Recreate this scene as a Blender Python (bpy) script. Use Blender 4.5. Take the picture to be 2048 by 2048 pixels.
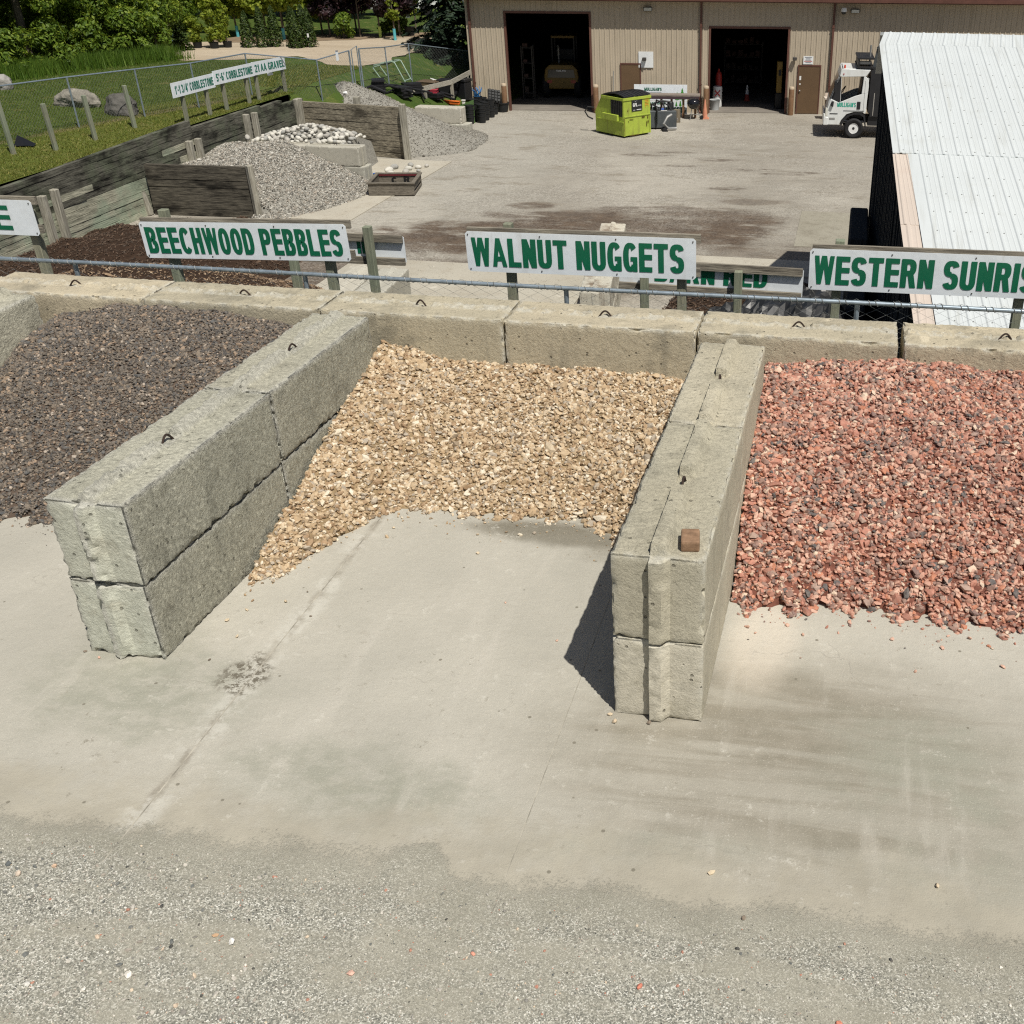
import bpy, bmesh, math, random
import numpy as np
from mathutils import Vector, Matrix, noise

for o in list(bpy.data.objects):
    bpy.data.objects.remove(o)
scene = bpy.context.scene
COL = scene.collection
rnd = random.Random(7)
rng = np.random.default_rng(11)
R = math.radians

# ------------------------------------------------------------------ camera
YAW, PITCH, ROLL = -0.1478, 0.5144, 0.0085
CAM = Vector((1.174, -9.2127, 4.514))
fwd = Vector((math.sin(YAW) * math.cos(PITCH), math.cos(YAW) * math.cos(PITCH), -math.sin(PITCH)))
rgt0 = Vector((math.cos(YAW), -math.sin(YAW), 0))
up0 = rgt0.cross(fwd)
rgt = rgt0 * math.cos(ROLL) + up0 * math.sin(ROLL)
upv = up0 * math.cos(ROLL) - rgt0 * math.sin(ROLL)
cam_d = bpy.data.cameras.new('camera')
cam = bpy.data.objects.new('camera', cam_d)
COL.objects.link(cam)
m3 = Matrix((rgt, upv, -fwd)).transposed()
cam.matrix_world = Matrix.Translation(CAM) @ m3.to_4x4()
cam_d.sensor_width = 36
cam_d.lens = 2126.5 / 2048 * 36
cam_d.shift_x = -(1365.5 - 1024) / 2048
cam_d.clip_start = 0.05
cam_d.clip_end = 3000
scene.camera = cam
scene.render.resolution_x = scene.render.resolution_y = 1024

# ------------------------------------------------------------------ light
TO_SUN = Vector((0.479, -0.512, 1.22)).normalized()
world = bpy.data.worlds.new('World')
scene.world = world
world.use_nodes = True
wn = world.node_tree
sky = wn.nodes.new('ShaderNodeTexSky')
sky.sky_type = 'NISHITA'
sky.sun_disc = False
sky.sun_elevation = math.asin(TO_SUN.z)
sky.sun_rotation = math.atan2(TO_SUN.x, TO_SUN.y)
sky.air_density = 1.0
sky.dust_density = 2.2
bg = wn.nodes['Background']
bg.inputs['Strength'].default_value = 0.05
wn.links.new(sky.outputs[0], bg.inputs['Color'])
sun_d = bpy.data.lights.new('sun', 'SUN')
sun_d.energy = 4.75
sun_d.angle = R(0.53)
sun_d.color = (1.0, 0.955, 0.87)
sun = bpy.data.objects.new('sun', sun_d)
COL.objects.link(sun)
sun.rotation_euler = TO_SUN.to_track_quat('Z', 'Y').to_euler()
sun.location = (10, -10, 30)
scene.view_settings.view_transform = 'Standard'
scene.view_settings.look = 'None'
scene.view_settings.exposure = 0.0
scene.view_settings.gamma = 1.0
try:
    scene.cycles.max_bounces = 6
    scene.cycles.transparent_max_bounces = 8
    scene.cycles.use_denoising = False
    scene.cycles.filter_width = 1.2
except Exception:
    pass

# ------------------------------------------------------------------ materials
def lin(c):
    return tuple(((x / 255 + 0.055) / 1.055) ** 2.4 if x > 10 else x / 255 / 12.92 for x in c)

class NT:
    def __init__(s, name):
        s.m = bpy.data.materials.new(name)
        s.m.use_nodes = True
        s.t = s.m.node_tree
        s.b = s.t.nodes['Principled BSDF']
        s.pos = s.n('ShaderNodeNewGeometry')
        s.P = s.pos.outputs['Position']
    def n(s, typ, **kw):
        x = s.t.nodes.new(typ)
        for k, v in kw.items():
            setattr(x, k, v)
        return x
    def l(s, a, b):
        s.t.links.new(a, b)
    def put(s, sock, v):
        if isinstance(v, bpy.types.NodeSocket):
            s.l(v, sock)
        elif isinstance(v, tuple) and len(v) == 3 and sock.type == 'RGBA':
            sock.default_value = (*v, 1)
        else:
            sock.default_value = v
    def vec(s, scale=(1, 1, 1), rot=0, src=None):
        mp = s.n('ShaderNodeMapping')
        s.l(src or s.P, mp.inputs['Vector'])
        mp.inputs['Scale'].default_value = scale
        mp.inputs['Rotation'].default_value = (0, 0, rot)
        return mp.outputs[0]
    def noise(s, scale, detail=3, rough=.55, stretch=None, rot=0, src=None, dist=0):
        x = s.n('ShaderNodeTexNoise')
        s.l(s.vec(stretch, rot, src) if stretch else (src or s.P), x.inputs['Vector'])
        x.inputs['Scale'].default_value = scale
        x.inputs['Detail'].default_value = detail
        x.inputs['Roughness'].default_value = rough
        x.inputs['Distortion'].default_value = dist
        return x.outputs['Fac']
    def voro(s, scale, feature='F1', out='Color', stretch=None, rnd=1.0):
        x = s.n('ShaderNodeTexVoronoi', feature=feature)
        s.l(s.vec(stretch) if stretch else s.P, x.inputs['Vector'])
        x.inputs['Scale'].default_value = scale
        if 'Randomness' in x.inputs:
            x.inputs['Randomness'].default_value = rnd
        return x.outputs[out]
    def ramp(s, f, stops, interp='LINEAR'):
        r = s.n('ShaderNodeValToRGB')
        r.color_ramp.interpolation = interp
        e = r.color_ramp.elements
        while len(e) < len(stops):
            e.new(0.5)
        for k, (p, c) in zip(e, stops):
            k.position = p
            k.color = (*c, 1) if len(c) == 3 else c
        s.put(r.inputs[0], f)
        return r.outputs[0]
    def step(s, f, lo, hi, a=0.0, b=1.0):
        r = s.n('ShaderNodeMapRange', interpolation_type='SMOOTHSTEP')
        s.put(r.inputs[0], f)
        for i, v in zip((1, 2, 3, 4), (lo, hi, a, b)):
            r.inputs[i].default_value = v
        return r.outputs[0]
    def math(s, op, a, b=0.0):
        x = s.n('ShaderNodeMath', operation=op)
        s.put(x.inputs[0], a)
        s.put(x.inputs[1], b)
        return x.outputs[0]
    def mix(s, f, a, b, mode='MIX'):
        x = s.n('ShaderNodeMix', data_type='RGBA', blend_type=mode)
        s.put(x.inputs[0], f)
        s.put(x.inputs[6], a)
        s.put(x.inputs[7], b)
        return x.outputs[2]
    def xyz(s, src=None):
        x = s.n('ShaderNodeSeparateXYZ')
        s.l(src or s.P, x.inputs[0])
        return x.outputs
    def blob(s, cx, cy, rx, ry, rot=0, soft=.5, wob=.5, wscale=1.5):
        """mask of a stain with its own place and outline on the surface (world x, y)"""
        x, y, z = s.xyz()
        dx = s.math('SUBTRACT', x, cx)
        dy = s.math('SUBTRACT', y, cy)
        c, q = math.cos(rot), math.sin(rot)
        u = s.math('ADD', s.math('MULTIPLY', dx, c / rx), s.math('MULTIPLY', dy, q / rx))
        v = s.math('ADD', s.math('MULTIPLY', dx, -q / ry), s.math('MULTIPLY', dy, c / ry))
        d = s.math('SQRT', s.math('ADD', s.math('MULTIPLY', u, u), s.math('MULTIPLY', v, v)))
        nz = s.noise(wscale, 4, .6)
        d = s.math('ADD', d, s.math('MULTIPLY', s.math('SUBTRACT', nz, .5), wob * 2))
        return s.step(d, 1 + soft / 2, 1 - soft / 2)
    def bump(s, h, dist, strength=1.0, prev=None):
        b = s.n('ShaderNodeBump')
        b.inputs['Strength'].default_value = strength
        b.inputs['Distance'].default_value = dist
        s.put(b.inputs['Height'], h)
        if prev:
            s.l(prev, b.inputs['Normal'])
        return b.outputs[0]
    def done(s, col, rough=.85, spec=.3, metal=0, normal=None):
        s.put(s.b.inputs['Base Color'], col)
        s.put(s.b.inputs['Roughness'], rough)
        s.b.inputs['Specular IOR Level'].default_value = spec
        s.b.inputs['Metallic'].default_value = metal
        if normal:
            s.l(normal, s.b.inputs['Normal'])
        return s.m

def plain(name, col, rough=.5, spec=.4, metal=0, var=.12, scale=3, dirt=None, dirt_amt=.35, bump=0, bscale=40, streak=None):
    n = NT(name)
    f = n.noise(scale, 4)
    dark = tuple(x * (1 - var) for x in col)
    lite = tuple(min(1, x * (1 + var)) for x in col)
    c = n.ramp(f, [(.3, dark), (.7, lite)])
    if dirt:
        c = n.mix(n.step(n.noise(scale * 2.3, 6, .65), .52, .75, 0, dirt_amt), c, dirt)
    if streak:
        st, amt, sc = streak
        c = n.mix(n.math('MULTIPLY', n.step(n.noise(1.0, 5, .65, stretch=st), .52, .70), n.step(n.noise(.7, 4), .35, .6, .3, 1)), c, n.mix(amt, c, sc))
    nm = n.bump(n.noise(bscale, 3), bump) if bump else None
    return n.done(c, rough, spec, metal, nm)

def concrete(name, light, dark, stain=None, scale=1.0, rough_bump=.006, stain_amt=.5, coarse=.0, edge=(.62, .61, .54), speck=.45, pale=(.56, .55, .46), eg=(.40, .60)):
    n = NT(name)
    big = n.noise(1.3 * scale, 5, .6)
    c = n.ramp(big, [(.3, dark), (.62, light)])
    if stain:
        c = n.mix(n.step(n.noise(2.6 * scale, 6, .68), .46, .70, 0, stain_amt), c, stain)
        run = n.noise(1.0, 5, .6, stretch=(7, 7, .7))
        c = n.mix(n.step(run, .54, .70, 0, stain_amt * .6), c, stain)
    # aggregate: dark and pale specks of several sizes
    c = n.mix(n.step(n.noise(34, 4, .75), .52, .66, 0, speck), c, tuple(x * .55 for x in dark))
    c = n.mix(n.step(n.noise(75, 3, .7), .55, .68, 0, speck), c, tuple(x * .45 for x in dark))
    c = n.mix(n.step(n.noise(95, 3, .7, src=n.vec((1, 1.2, .9))), .55, .70, 0, speck), c, tuple(min(1, x * 1.45) for x in light))
    oi = n.n('ShaderNodeObjectInfo')
    c = n.mix(1.0, c, n.ramp(oi.outputs['Random'], [(0, (.84, .85, .83)), (1, (1.0, .98, .94))]), 'MULTIPLY')
    en = n.n('ShaderNodeAttribute')
    en.attribute_name = 'endf'
    c = n.mix(n.math('MULTIPLY', en.outputs['Fac'], n.step(n.noise(5, 5, .65), .30, .52, .35, 1)), c, n.ramp(n.noise(13, 5, .7), [(.3, tuple(x * .78 for x in pale)), (.65, pale)]))
    at = n.n('ShaderNodeAttribute')
    at.attribute_name = 'edge'
    ek = n.math('MULTIPLY', at.outputs['Fac'], n.step(n.noise(9, 5, .7), *eg))
    c = n.mix(n.math('MULTIPLY', ek, .85), c, n.ramp(n.noise(40, 4, .7), [(.3, tuple(x * .6 for x in edge)), (.65, edge)]))
    # scratches from loader buckets
    sc_ = n.noise(1.0, 3, .5, stretch=(2.2, 1.4, 60), rot=.0)
    c = n.mix(n.math('MULTIPLY', n.step(sc_, .66, .70), n.step(n.noise(1.7, 3), .5, .62, 0, .4)), c, tuple(min(1, x * 1.35) for x in light))
    # small open pits
    v = n.n('ShaderNodeTexVoronoi', feature='F1')
    n.l(n.P, v.inputs['Vector'])
    v.inputs['Scale'].default_value = 17
    sc = n.n('ShaderNodeSeparateColor')
    n.l(v.outputs['Color'], sc.inputs[0])
    pit = n.math('MULTIPLY', n.step(v.outputs['Distance'], .22, .12), n.step(sc.outputs[0], .80, .82))
    c = n.mix(n.math('MULTIPLY', pit, .7), c, tuple(x * .35 for x in dark))
    b = n.bump(n.noise(80, 4, .75), rough_bump)
    b = n.bump(n.math('SUBTRACT', 1.0, pit), .012, 1, b)
    b = n.bump(n.noise(7, 4, .6), rough_bump * 1.2, 1, b)
    if coarse:
        ra = n.n('ShaderNodeAttribute')
        ra.attribute_name = 'coarse'
        h = n.math('MULTIPLY', n.math('ADD', n.noise(26, 5, .8, dist=.6), n.math('MULTIPLY', n.noise(11, 4, .7, dist=.5), .8)), ra.outputs['Fac'])
        c = n.mix(n.math('MULTIPLY', n.step(n.noise(26, 5, .82, dist=.6), .44, .30), n.math('MULTIPLY', ra.outputs['Fac'], .34)), c, tuple(x * .42 for x in dark))
        b = n.bump(h, coarse, 1, b)
    return n.done(c, .95, .15, 0, b)

# ------------------------------------------------------------------ mesh helpers
class MB:
    def __init__(s):
        s.v, s.f, s.mi = [], [], []
    def add(s, verts, faces, mi=0):
        b = len(s.v)
        s.v += [tuple(p) for p in verts]
        s.f += [tuple(i + b for i in f) for f in faces]
        s.mi += [mi] * len(faces)
        return s
    def box(s, c, d, rz=0, mi=0, tilt=None):
        hx, hy, hz = d[0] / 2, d[1] / 2, d[2] / 2
        M = Matrix.Rotation(rz, 3, 'Z')
        if tilt:
            M = M @ tilt
        vs = [Vector(c) + M @ Vector((x * hx, y * hy, z * hz)) for z in (-1, 1) for y in (-1, 1) for x in (-1, 1)]
        return s.add(vs, [(0, 2, 3, 1), (4, 5, 7, 6), (0, 1, 5, 4), (2, 6, 7, 3), (0, 4, 6, 2), (1, 3, 7, 5)], mi)
    def box2(s, a, b, mi=0):
        return s.box([(x + y) / 2 for x, y in zip(a, b)], [abs(y - x) for x, y in zip(a, b)], 0, mi)
    def beam(s, p0, p1, w, h, mi=0, up=(0, 0, 1)):
        p0, p1 = Vector(p0), Vector(p1)
        d = (p1 - p0).normalized()
        side = d.cross(Vector(up))
        if side.length < 1e-4:
            side = d.cross(Vector((0, 1, 0)))
        side.normalize()
        u = side.cross(d).normalized()
        vs = []
        for p in (p0, p1):
            for a, b in ((-1, -1), (1, -1), (1, 1), (-1, 1)):
                vs.append(p + side * a * w / 2 + u * b * h / 2)
        return s.add(vs, [(0, 1, 2, 3), (7, 6, 5, 4), (0, 4, 5, 1), (1, 5, 6, 2), (2, 6, 7, 3), (3, 7, 4, 0)], mi)
    def tube(s, pts, r, n=8, mi=0, caps=True):
        pts = [Vector(p) for p in pts]
        rs = r if isinstance(r, (list, tuple)) else [r] * len(pts)
        vs = []
        ref = None
        for i, p in enumerate(pts):
            t = (pts[min(i + 1, len(pts) - 1)] - pts[max(i - 1, 0)]).normalized()
            if ref is None:
                ref = t.orthogonal().normalized()
            ref = (ref - t * ref.dot(t))
            ref = ref.normalized() if ref.length > 1e-5 else t.orthogonal().normalized()
            q = t.cross(ref)
            for k in range(n):
                a = 2 * math.pi * k / n
                vs.append(p + (ref * math.cos(a) + q * math.sin(a)) * rs[i])
        fs = []
        for i in range(len(pts) - 1):
            for k in range(n):
                fs.append((i * n + k, i * n + (k + 1) % n, (i + 1) * n + (k + 1) % n, (i + 1) * n + k))
        if caps:
            fs.append(tuple(range(n - 1, -1, -1)))
            fs.append(tuple((len(pts) - 1) * n + k for k in range(n)))
        return s.add(vs, fs, mi)
    def lathe(s, prof, c=(0, 0, 0), n=16, mi=0, axis='Z', caps=True):
        vs, fs = [], []
        for r, z in prof:
            for k in range(n):
                a = 2 * math.pi * k / n
                p = (r * math.cos(a), r * math.sin(a), z)
                if axis == 'Y':
                    p = (p[0], p[2], p[1])
                vs.append(Vector(c) + Vector(p))
        m = len(prof)
        for i in range(m - 1):
            for k in range(n):
                fs.append((i * n + k, i * n + (k + 1) % n, (i + 1) * n + (k + 1) % n, (i + 1) * n + k))
        if caps and prof[0][0] > 1e-4:
            fs.append(tuple(range(n - 1, -1, -1)))
        if caps and prof[-1][0] > 1e-4:
            fs.append(tuple((m - 1) * n + k for k in range(n)))
        return s.add(vs, fs, mi)
    def prism(s, poly, h0, h1, plane='XZ', mi=0):
        """poly: 2D outline (counter-clockwise); extruded along the remaining axis from h0 to h1"""
        n = len(poly)
        def P(p, h):
            if plane == 'XZ':
                return (p[0], h, p[1])
            if plane == 'XY':
                return (p[0], p[1], h)
            return (h, p[0], p[1])
        vs = [P(p, h0) for p in poly] + [P(p, h1) for p in poly]
        fs = [tuple(range(n)), tuple(range(2 * n - 1, n - 1, -1))]
        fs += [(i, i + n, (i + 1) % n + n, (i + 1) % n) for i in range(n)]
        return s.add(vs, fs, mi)
    def build(s, name, mats, parent=None, world=False, bevel=0, seg=1, smooth=False, loc=None, rz=0):
        me = bpy.data.meshes.new(name)
        off = Vector((0, 0, 0))
        if parent is not None and world:
            off = parent.location
        if loc is not None and world:
            off = Vector(loc)
        me.from_pydata([(p[0] - off[0], p[1] - off[1], p[2] - off[2]) for p in s.v], [], s.f)
        if not isinstance(mats, (list, tuple)):
            mats = [mats]
        for m in mats:
            me.materials.append(m)
        me.polygons.foreach_set('material_index', s.mi)
        bm = bmesh.new()
        bm.from_mesh(me)
        bmesh.ops.recalc_face_normals(bm, faces=bm.faces)
        if bevel:
            es = [e for e in bm.edges if len(e.link_faces) == 2 and e.calc_face_angle(0) > R(35)]
            bmesh.ops.bevel(bm, geom=es, offset=bevel, segments=seg, profile=.6, affect='EDGES', clamp_overlap=True)
        bm.to_mesh(me)
        bm.free()
        if smooth:
            me.polygons.foreach_set('use_smooth', [True] * len(me.polygons))
            try:
                me.set_sharp_from_angle(angle=R(40))
            except Exception:
                pass
        return link(name, me, parent, loc, rz)

def link(name, me, parent=None, loc=None, rz=0):
    o = bpy.data.objects.new(name, me)
    COL.objects.link(o)
    if parent is not None:
        o.parent = parent
    if loc is not None:
        o.location = loc
    o.rotation_euler[2] = rz
    return o

def raw_mesh(name, v, f, mats, mi=None, smooth=False):
    """fast mesh from numpy arrays; f is (n,3) or (n,4)"""
    me = bpy.data.meshes.new(name)
    k = f.shape[1]
    me.vertices.add(len(v))
    me.vertices.foreach_set('co', np.ascontiguousarray(v, np.float32).ravel())
    me.loops.add(f.size)
    me.loops.foreach_set('vertex_index', np.ascontiguousarray(f, np.int32).ravel())
    me.polygons.add(len(f))
    me.polygons.foreach_set('loop_start', np.arange(0, f.size, k, dtype=np.int32))
    for m in (mats if isinstance(mats, (list, tuple)) else [mats]):
        me.materials.append(m)
    if mi is not None:
        me.polygons.foreach_set('material_index', np.ascontiguousarray(mi, np.int32))
    me.polygons.foreach_set('use_smooth', np.full(len(f), smooth))
    me.update(calc_edges=True)
    me.validate()
    return me

def thing(name, label, cat, loc=(0, 0, 0), rz=0, group=None):
    o = bpy.data.objects.new(name, None)
    COL.objects.link(o)
    o.location = loc
    o.rotation_euler[2] = rz
    o.empty_display_size = .2
    return tag(o, label, cat, group)

def tag(o, label, cat, group=None, kind=None):
    o['label'] = label
    o['category'] = cat
    if group:
        o['group'] = group
    if kind:
        o['kind'] = kind
    return o

def structure(o):
    o['kind'] = 'structure'
    return o

def stuff(o, label, cat):
    return tag(o, label, cat, None, 'stuff')

def copy_tree(o, parent=None):
    c = o.copy()
    COL.objects.link(c)
    if parent is not None:
        c.parent = parent
    for ch in list(o.children):
        copy_tree(ch, c)
    return c

# heavy condensed sign letters: every glyph is a set of flat strokes in a box one unit tall
LT, LH = .195, .18
def g_rect(x0, y0, x1, y1):
    return [(x0, y0), (x1, y0), (x1, y1), (x0, y1)]
def g_diag(xa, ya, xb, yb, t=LT):
    return [(xa, ya), (xa + t, ya), (xb + t, yb), (xb, yb)]
def g_ring(cx, cy, rx, ry, a0, a1, tx=LT, ty=LH, n=14, e=2.5):
    def pt(a, ax, ay):
        c, q = math.cos(a), math.sin(a)
        return (cx + ax * math.copysign(abs(c) ** (2 / e), c), cy + ay * math.copysign(abs(q) ** (2 / e), q))
    out = []
    for i in range(n):
        u, v = R(a0 + (a1 - a0) * i / n), R(a0 + (a1 - a0) * (i + 1) / n)
        q = [pt(u, rx - tx, ry - ty), pt(u, rx, ry), pt(v, rx, ry), pt(v, rx - tx, ry - ty)]
        out.append(q if a1 > a0 else q[::-1])
    return out
def glyph(ch):
    t, h, w = LT, LH, .50
    R_ = g_rect
    V = lambda x: [R_(x, 0, x + t, 1)]
    bars = lambda *ys: [R_(t * .9, y, w * .93, y + h) for y in ys]
    if ch == 'I': return V(0), t
    if ch == 'L': return V(0) + bars(0), w * .93
    if ch == 'E': return V(0) + bars(0, .43, 1 - h), w * .93
    if ch == 'F': return V(0) + bars(.42, 1 - h), w * .93
    if ch == 'T': return [R_(w / 2 - t / 2, 0, w / 2 + t / 2, 1 - h), R_(0, 1 - h, w, 1)], w
    if ch == 'H': return V(0) + V(w - t) + [R_(t, .43, w - t, .43 + h)], w
    if ch == 'N': return V(0) + V(w - t) + [g_diag(w - t, 0, 0, 1)], w
    if ch == 'M': return V(0) + V(w * 1.3 - t) + [g_diag(w * .65 - t / 2, 0, 0, 1), g_diag(w * .65 - t / 2, 0, w * 1.3 - t, 1)], w * 1.3
    if ch == 'W': return [g_diag(.10, 0, 0, 1, .15), g_diag(.10, 0, .24, 1, .15), g_diag(.42, 0, .26, 1, .15), g_diag(.42, 0, .52, 1, .15)], .67
    if ch == 'V': return [g_diag(w / 2 - t / 2, 0, 0, 1), g_diag(w / 2 - t / 2, 0, w - t, 1)], w
    if ch == 'Y': return [R_(w / 2 - t / 2, 0, w / 2 + t / 2, .45), g_diag(w / 2 - t / 2, .4, 0, 1), g_diag(w / 2 - t / 2, .4, w - t, 1)], w
    if ch == 'A': return [g_diag(0, 0, w / 2 - t / 2 + .01, 1, .155), g_diag(w - .155 + .03, 0, w / 2 - t / 2 + .01, 1, .155), R_(.14, .20, w - .12, .20 + h * .9)], w + .03
    if ch in 'O0': return g_ring(w / 2, .5, w / 2, .5, 0, 360, n=28), w
    if ch == 'C': return g_ring(w / 2, .5, w / 2, .5, 38, 322, n=24), w
    if ch == 'G': return g_ring(w / 2, .5, w / 2, .5, 38, 320, n=24) + [R_(w * .52, .36, w, .36 + h * .85), R_(w - t * .8, 0, w, .38)], w
    if ch == 'D': return V(0) + [R_(t, 0, w * .5, h), R_(t, 1 - h, w * .5, 1)] + g_ring(w * .46, .5, w * .54, .5, -90, 90, n=16), w
    if ch == 'U': return [R_(0, .28, t, 1), R_(w - t, .28, w, 1)] + g_ring(w / 2, .30, w / 2, .30, 180, 360, n=14), w
    if ch == 'J': return [R_(w - t, .28, w, 1)] + g_ring(w / 2, .30, w / 2, .30, 180, 360, n=14), w
    if ch == 'P': return V(0) + [R_(t, .40, w * .5, .40 + h), R_(t, 1 - h, w * .5, 1)] + g_ring(w * .5, .70, w * .5, .30, -90, 90), w
    if ch == 'R': return V(0) + [R_(t, .42, w * .5, .42 + h), R_(t, 1 - h, w * .5, 1), g_diag(w - t + .02, 0, w * .45, .48)] + g_ring(w * .5, .71, w * .5, .29, -90, 90), w + .02
    if ch == 'B': return V(0) + [R_(t, 0, w * .5, h), R_(t, .44, w * .48, .44 + h * .9), R_(t, 1 - h, w * .48, 1)] + g_ring(w * .48, .74, w * .48, .26, -90, 90) + g_ring(w * .5, .27, w * .5, .27, -90, 90), w
    if ch == 'S': return g_ring(w / 2, .715, w / 2, .285, 14, 274) + g_ring(w / 2, .285, w / 2, .285, -166, 94), w
    if ch == '1': return [R_(.13, 0, .13 + t, 1), g_diag(0, .72, .12, .9, .12)], .31
    if ch == '2': return [R_(0, 0, w * .9, h), g_diag(.0, h * .9, w * .9 - t, .62)] + g_ring(w * .45, .72, w * .45, .28, -10, 170), w * .9
    if ch == '3': return g_ring(w * .45, .74, w * .45, .26, -90, 165) + g_ring(w * .45, .27, w * .45, .27, -165, 90), w * .9
    if ch == '4': return [R_(w * .52, 0, w * .52 + t, 1), R_(0, .22, w, .22 + h), g_diag(0, .3, w * .45, 1, t)], w
    if ch == '5': return [R_(0, .48, t, 1), R_(t, 1 - h, w * .86, 1)] + g_ring(w * .43, .31, w * .45, .31, -165, 120), w * .9
    if ch == '6': return g_ring(w * .46, .30, w * .46, .30, 0, 360, n=20) + g_ring(w * .46, .60, w * .46, .40, 60, 190), w * .92
    if ch == '-': return [R_(0, .36, .24, .36 + h)], .24
    if ch == '/': return [g_diag(0, 0, .26, 1, .11)], .36
    if ch == "'": return [R_(0, .66, .11, 1)], .11
    if ch == '"': return [R_(0, .70, .08, 1), R_(.13, .70, .21, 1)], .21
    return [], .20
def lettering(text, w, h, mat, parent, origin, xdir=(1, 0, 0), ydir=(0, 0, 1), name='lettering', bold=0, space=1.0, thick=.003):
    """letters w wide and h tall whose lower left corner stands at origin (parent's frame)"""
    quads, x = [], 0
    for ch in text:
        g, gw = glyph(ch)
        quads += [[(px + x, py) for px, py in q] for q in g]
        x += gw + .062
    x0 = min(p[0] for q in quads for p in q)
    x1 = max(p[0] for q in quads for p in q)
    o, X, Y = Vector(origin), Vector(xdir).normalized(), Vector(ydir).normalized()
    nrm = X.cross(Y)
    vs, fs = [], []
    for k, q in enumerate(quads):
        b = len(vs)
        lift = thick + .00012 * (k % 9)
        vs += [o + X * ((p[0] - x0) / (x1 - x0) * w) + Y * (p[1] * h) + nrm * lift for p in q]
        fs.append(tuple(range(b, b + len(q))))
    me = bpy.data.meshes.new(name)
    me.from_pydata(vs, [], fs)
    me.materials.append(mat)
    return link(name, me, parent)

def sstep(a, b, x):
    t = np.clip((np.asarray(x, float) - a) / (b - a), 0, 1)
    return t * t * (3 - 2 * t)

def fbm(x, y, z=0., oct=4):
    return noise.fractal(Vector((x, y, z)), 1.0, 2.0, oct)

ICO_V = None
def ico():
    global ICO_V, ICO_F
    if ICO_V is None:
        t = (1 + 5 ** .5) / 2
        a = np.array([(-1, t, 0), (1, t, 0), (-1, -t, 0), (1, -t, 0), (0, -1, t), (0, 1, t), (0, -1, -t), (0, 1, -t), (t, 0, -1), (t, 0, 1), (-t, 0, -1), (-t, 0, 1)], float)
        ICO_V = a / np.linalg.norm(a[0])
        ICO_F = np.array([(0, 11, 5), (0, 5, 1), (0, 1, 7), (0, 7, 10), (0, 10, 11), (1, 5, 9), (5, 11, 4), (11, 10, 2), (10, 7, 6), (7, 1, 8), (3, 9, 4), (3, 4, 2), (3, 2, 6), (3, 6, 8), (3, 8, 9), (4, 9, 5), (2, 4, 11), (6, 2, 10), (8, 6, 7), (9, 8, 1)])
    return ICO_V, ICO_F

def rand_rot(n, flat=0.0):
    """random rotation matrices; flat in 0..1 keeps the short axis near vertical"""
    a = rng.uniform(0, 2 * np.pi, n)
    q = rng.normal(size=(n, 3))
    q[:, 2] += flat * 4
    q[:, 2] = np.where(flat > 0, np.abs(q[:, 2]), q[:, 2])
    w = q / np.linalg.norm(q, axis=1, keepdims=True)
    ref = np.stack([np.cos(a), np.sin(a), np.zeros(n)], 1)
    u = ref - w * (ref * w).sum(1, keepdims=True)
    u /= np.linalg.norm(u, axis=1, keepdims=True) + 1e-9
    v = np.cross(w, u)
    return np.stack([u, v, w], 2)

def stones(P, size, flat=.35, rough=.28, asp=(1.0, .75, .5)):
    """angular stones at P, half-length size (array); returns verts, faces"""
    n = len(P)
    bv, bf = ico()
    V = np.repeat(bv[None], n, 0)
    V = V * (1 + rng.uniform(-rough, rough, (n, 12, 1)))
    s = size[:, None] * np.array(asp)[None] * rng.uniform(.75, 1.25, (n, 3))
    V = V * s[:, None, :]
    Rm = rand_rot(n, flat)
    V = np.einsum('nij,nkj->nki', Rm, V) + P[:, None, :]
    F = bf[None] + (np.arange(n) * 12)[:, None, None]
    return V.reshape(-1, 3), F.reshape(-1, 3)

def grid_mesh(xs, ys, hfun):
    X, Y = np.meshgrid(xs, ys)
    Z = hfun(X, Y)
    v = np.stack([X, Y, Z], -1).reshape(-1, 3)
    nx, ny = len(xs), len(ys)
    i = (np.arange(ny - 1)[:, None] * nx + np.arange(nx - 1)[None]).ravel()
    f = np.stack([i, i + 1, i + nx + 1, i + nx], 1)
    return v, f

def vnoise(X, Y, scale, seed=0.0, oct=4):
    out = np.empty(X.size)
    xf, yf = X.ravel(), Y.ravel()
    for i in range(X.size):
        out[i] = noise.fractal(Vector((xf[i] * scale + seed, yf[i] * scale - seed, seed)), 1.0, 2.0, oct)
    return out.reshape(X.shape)
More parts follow.
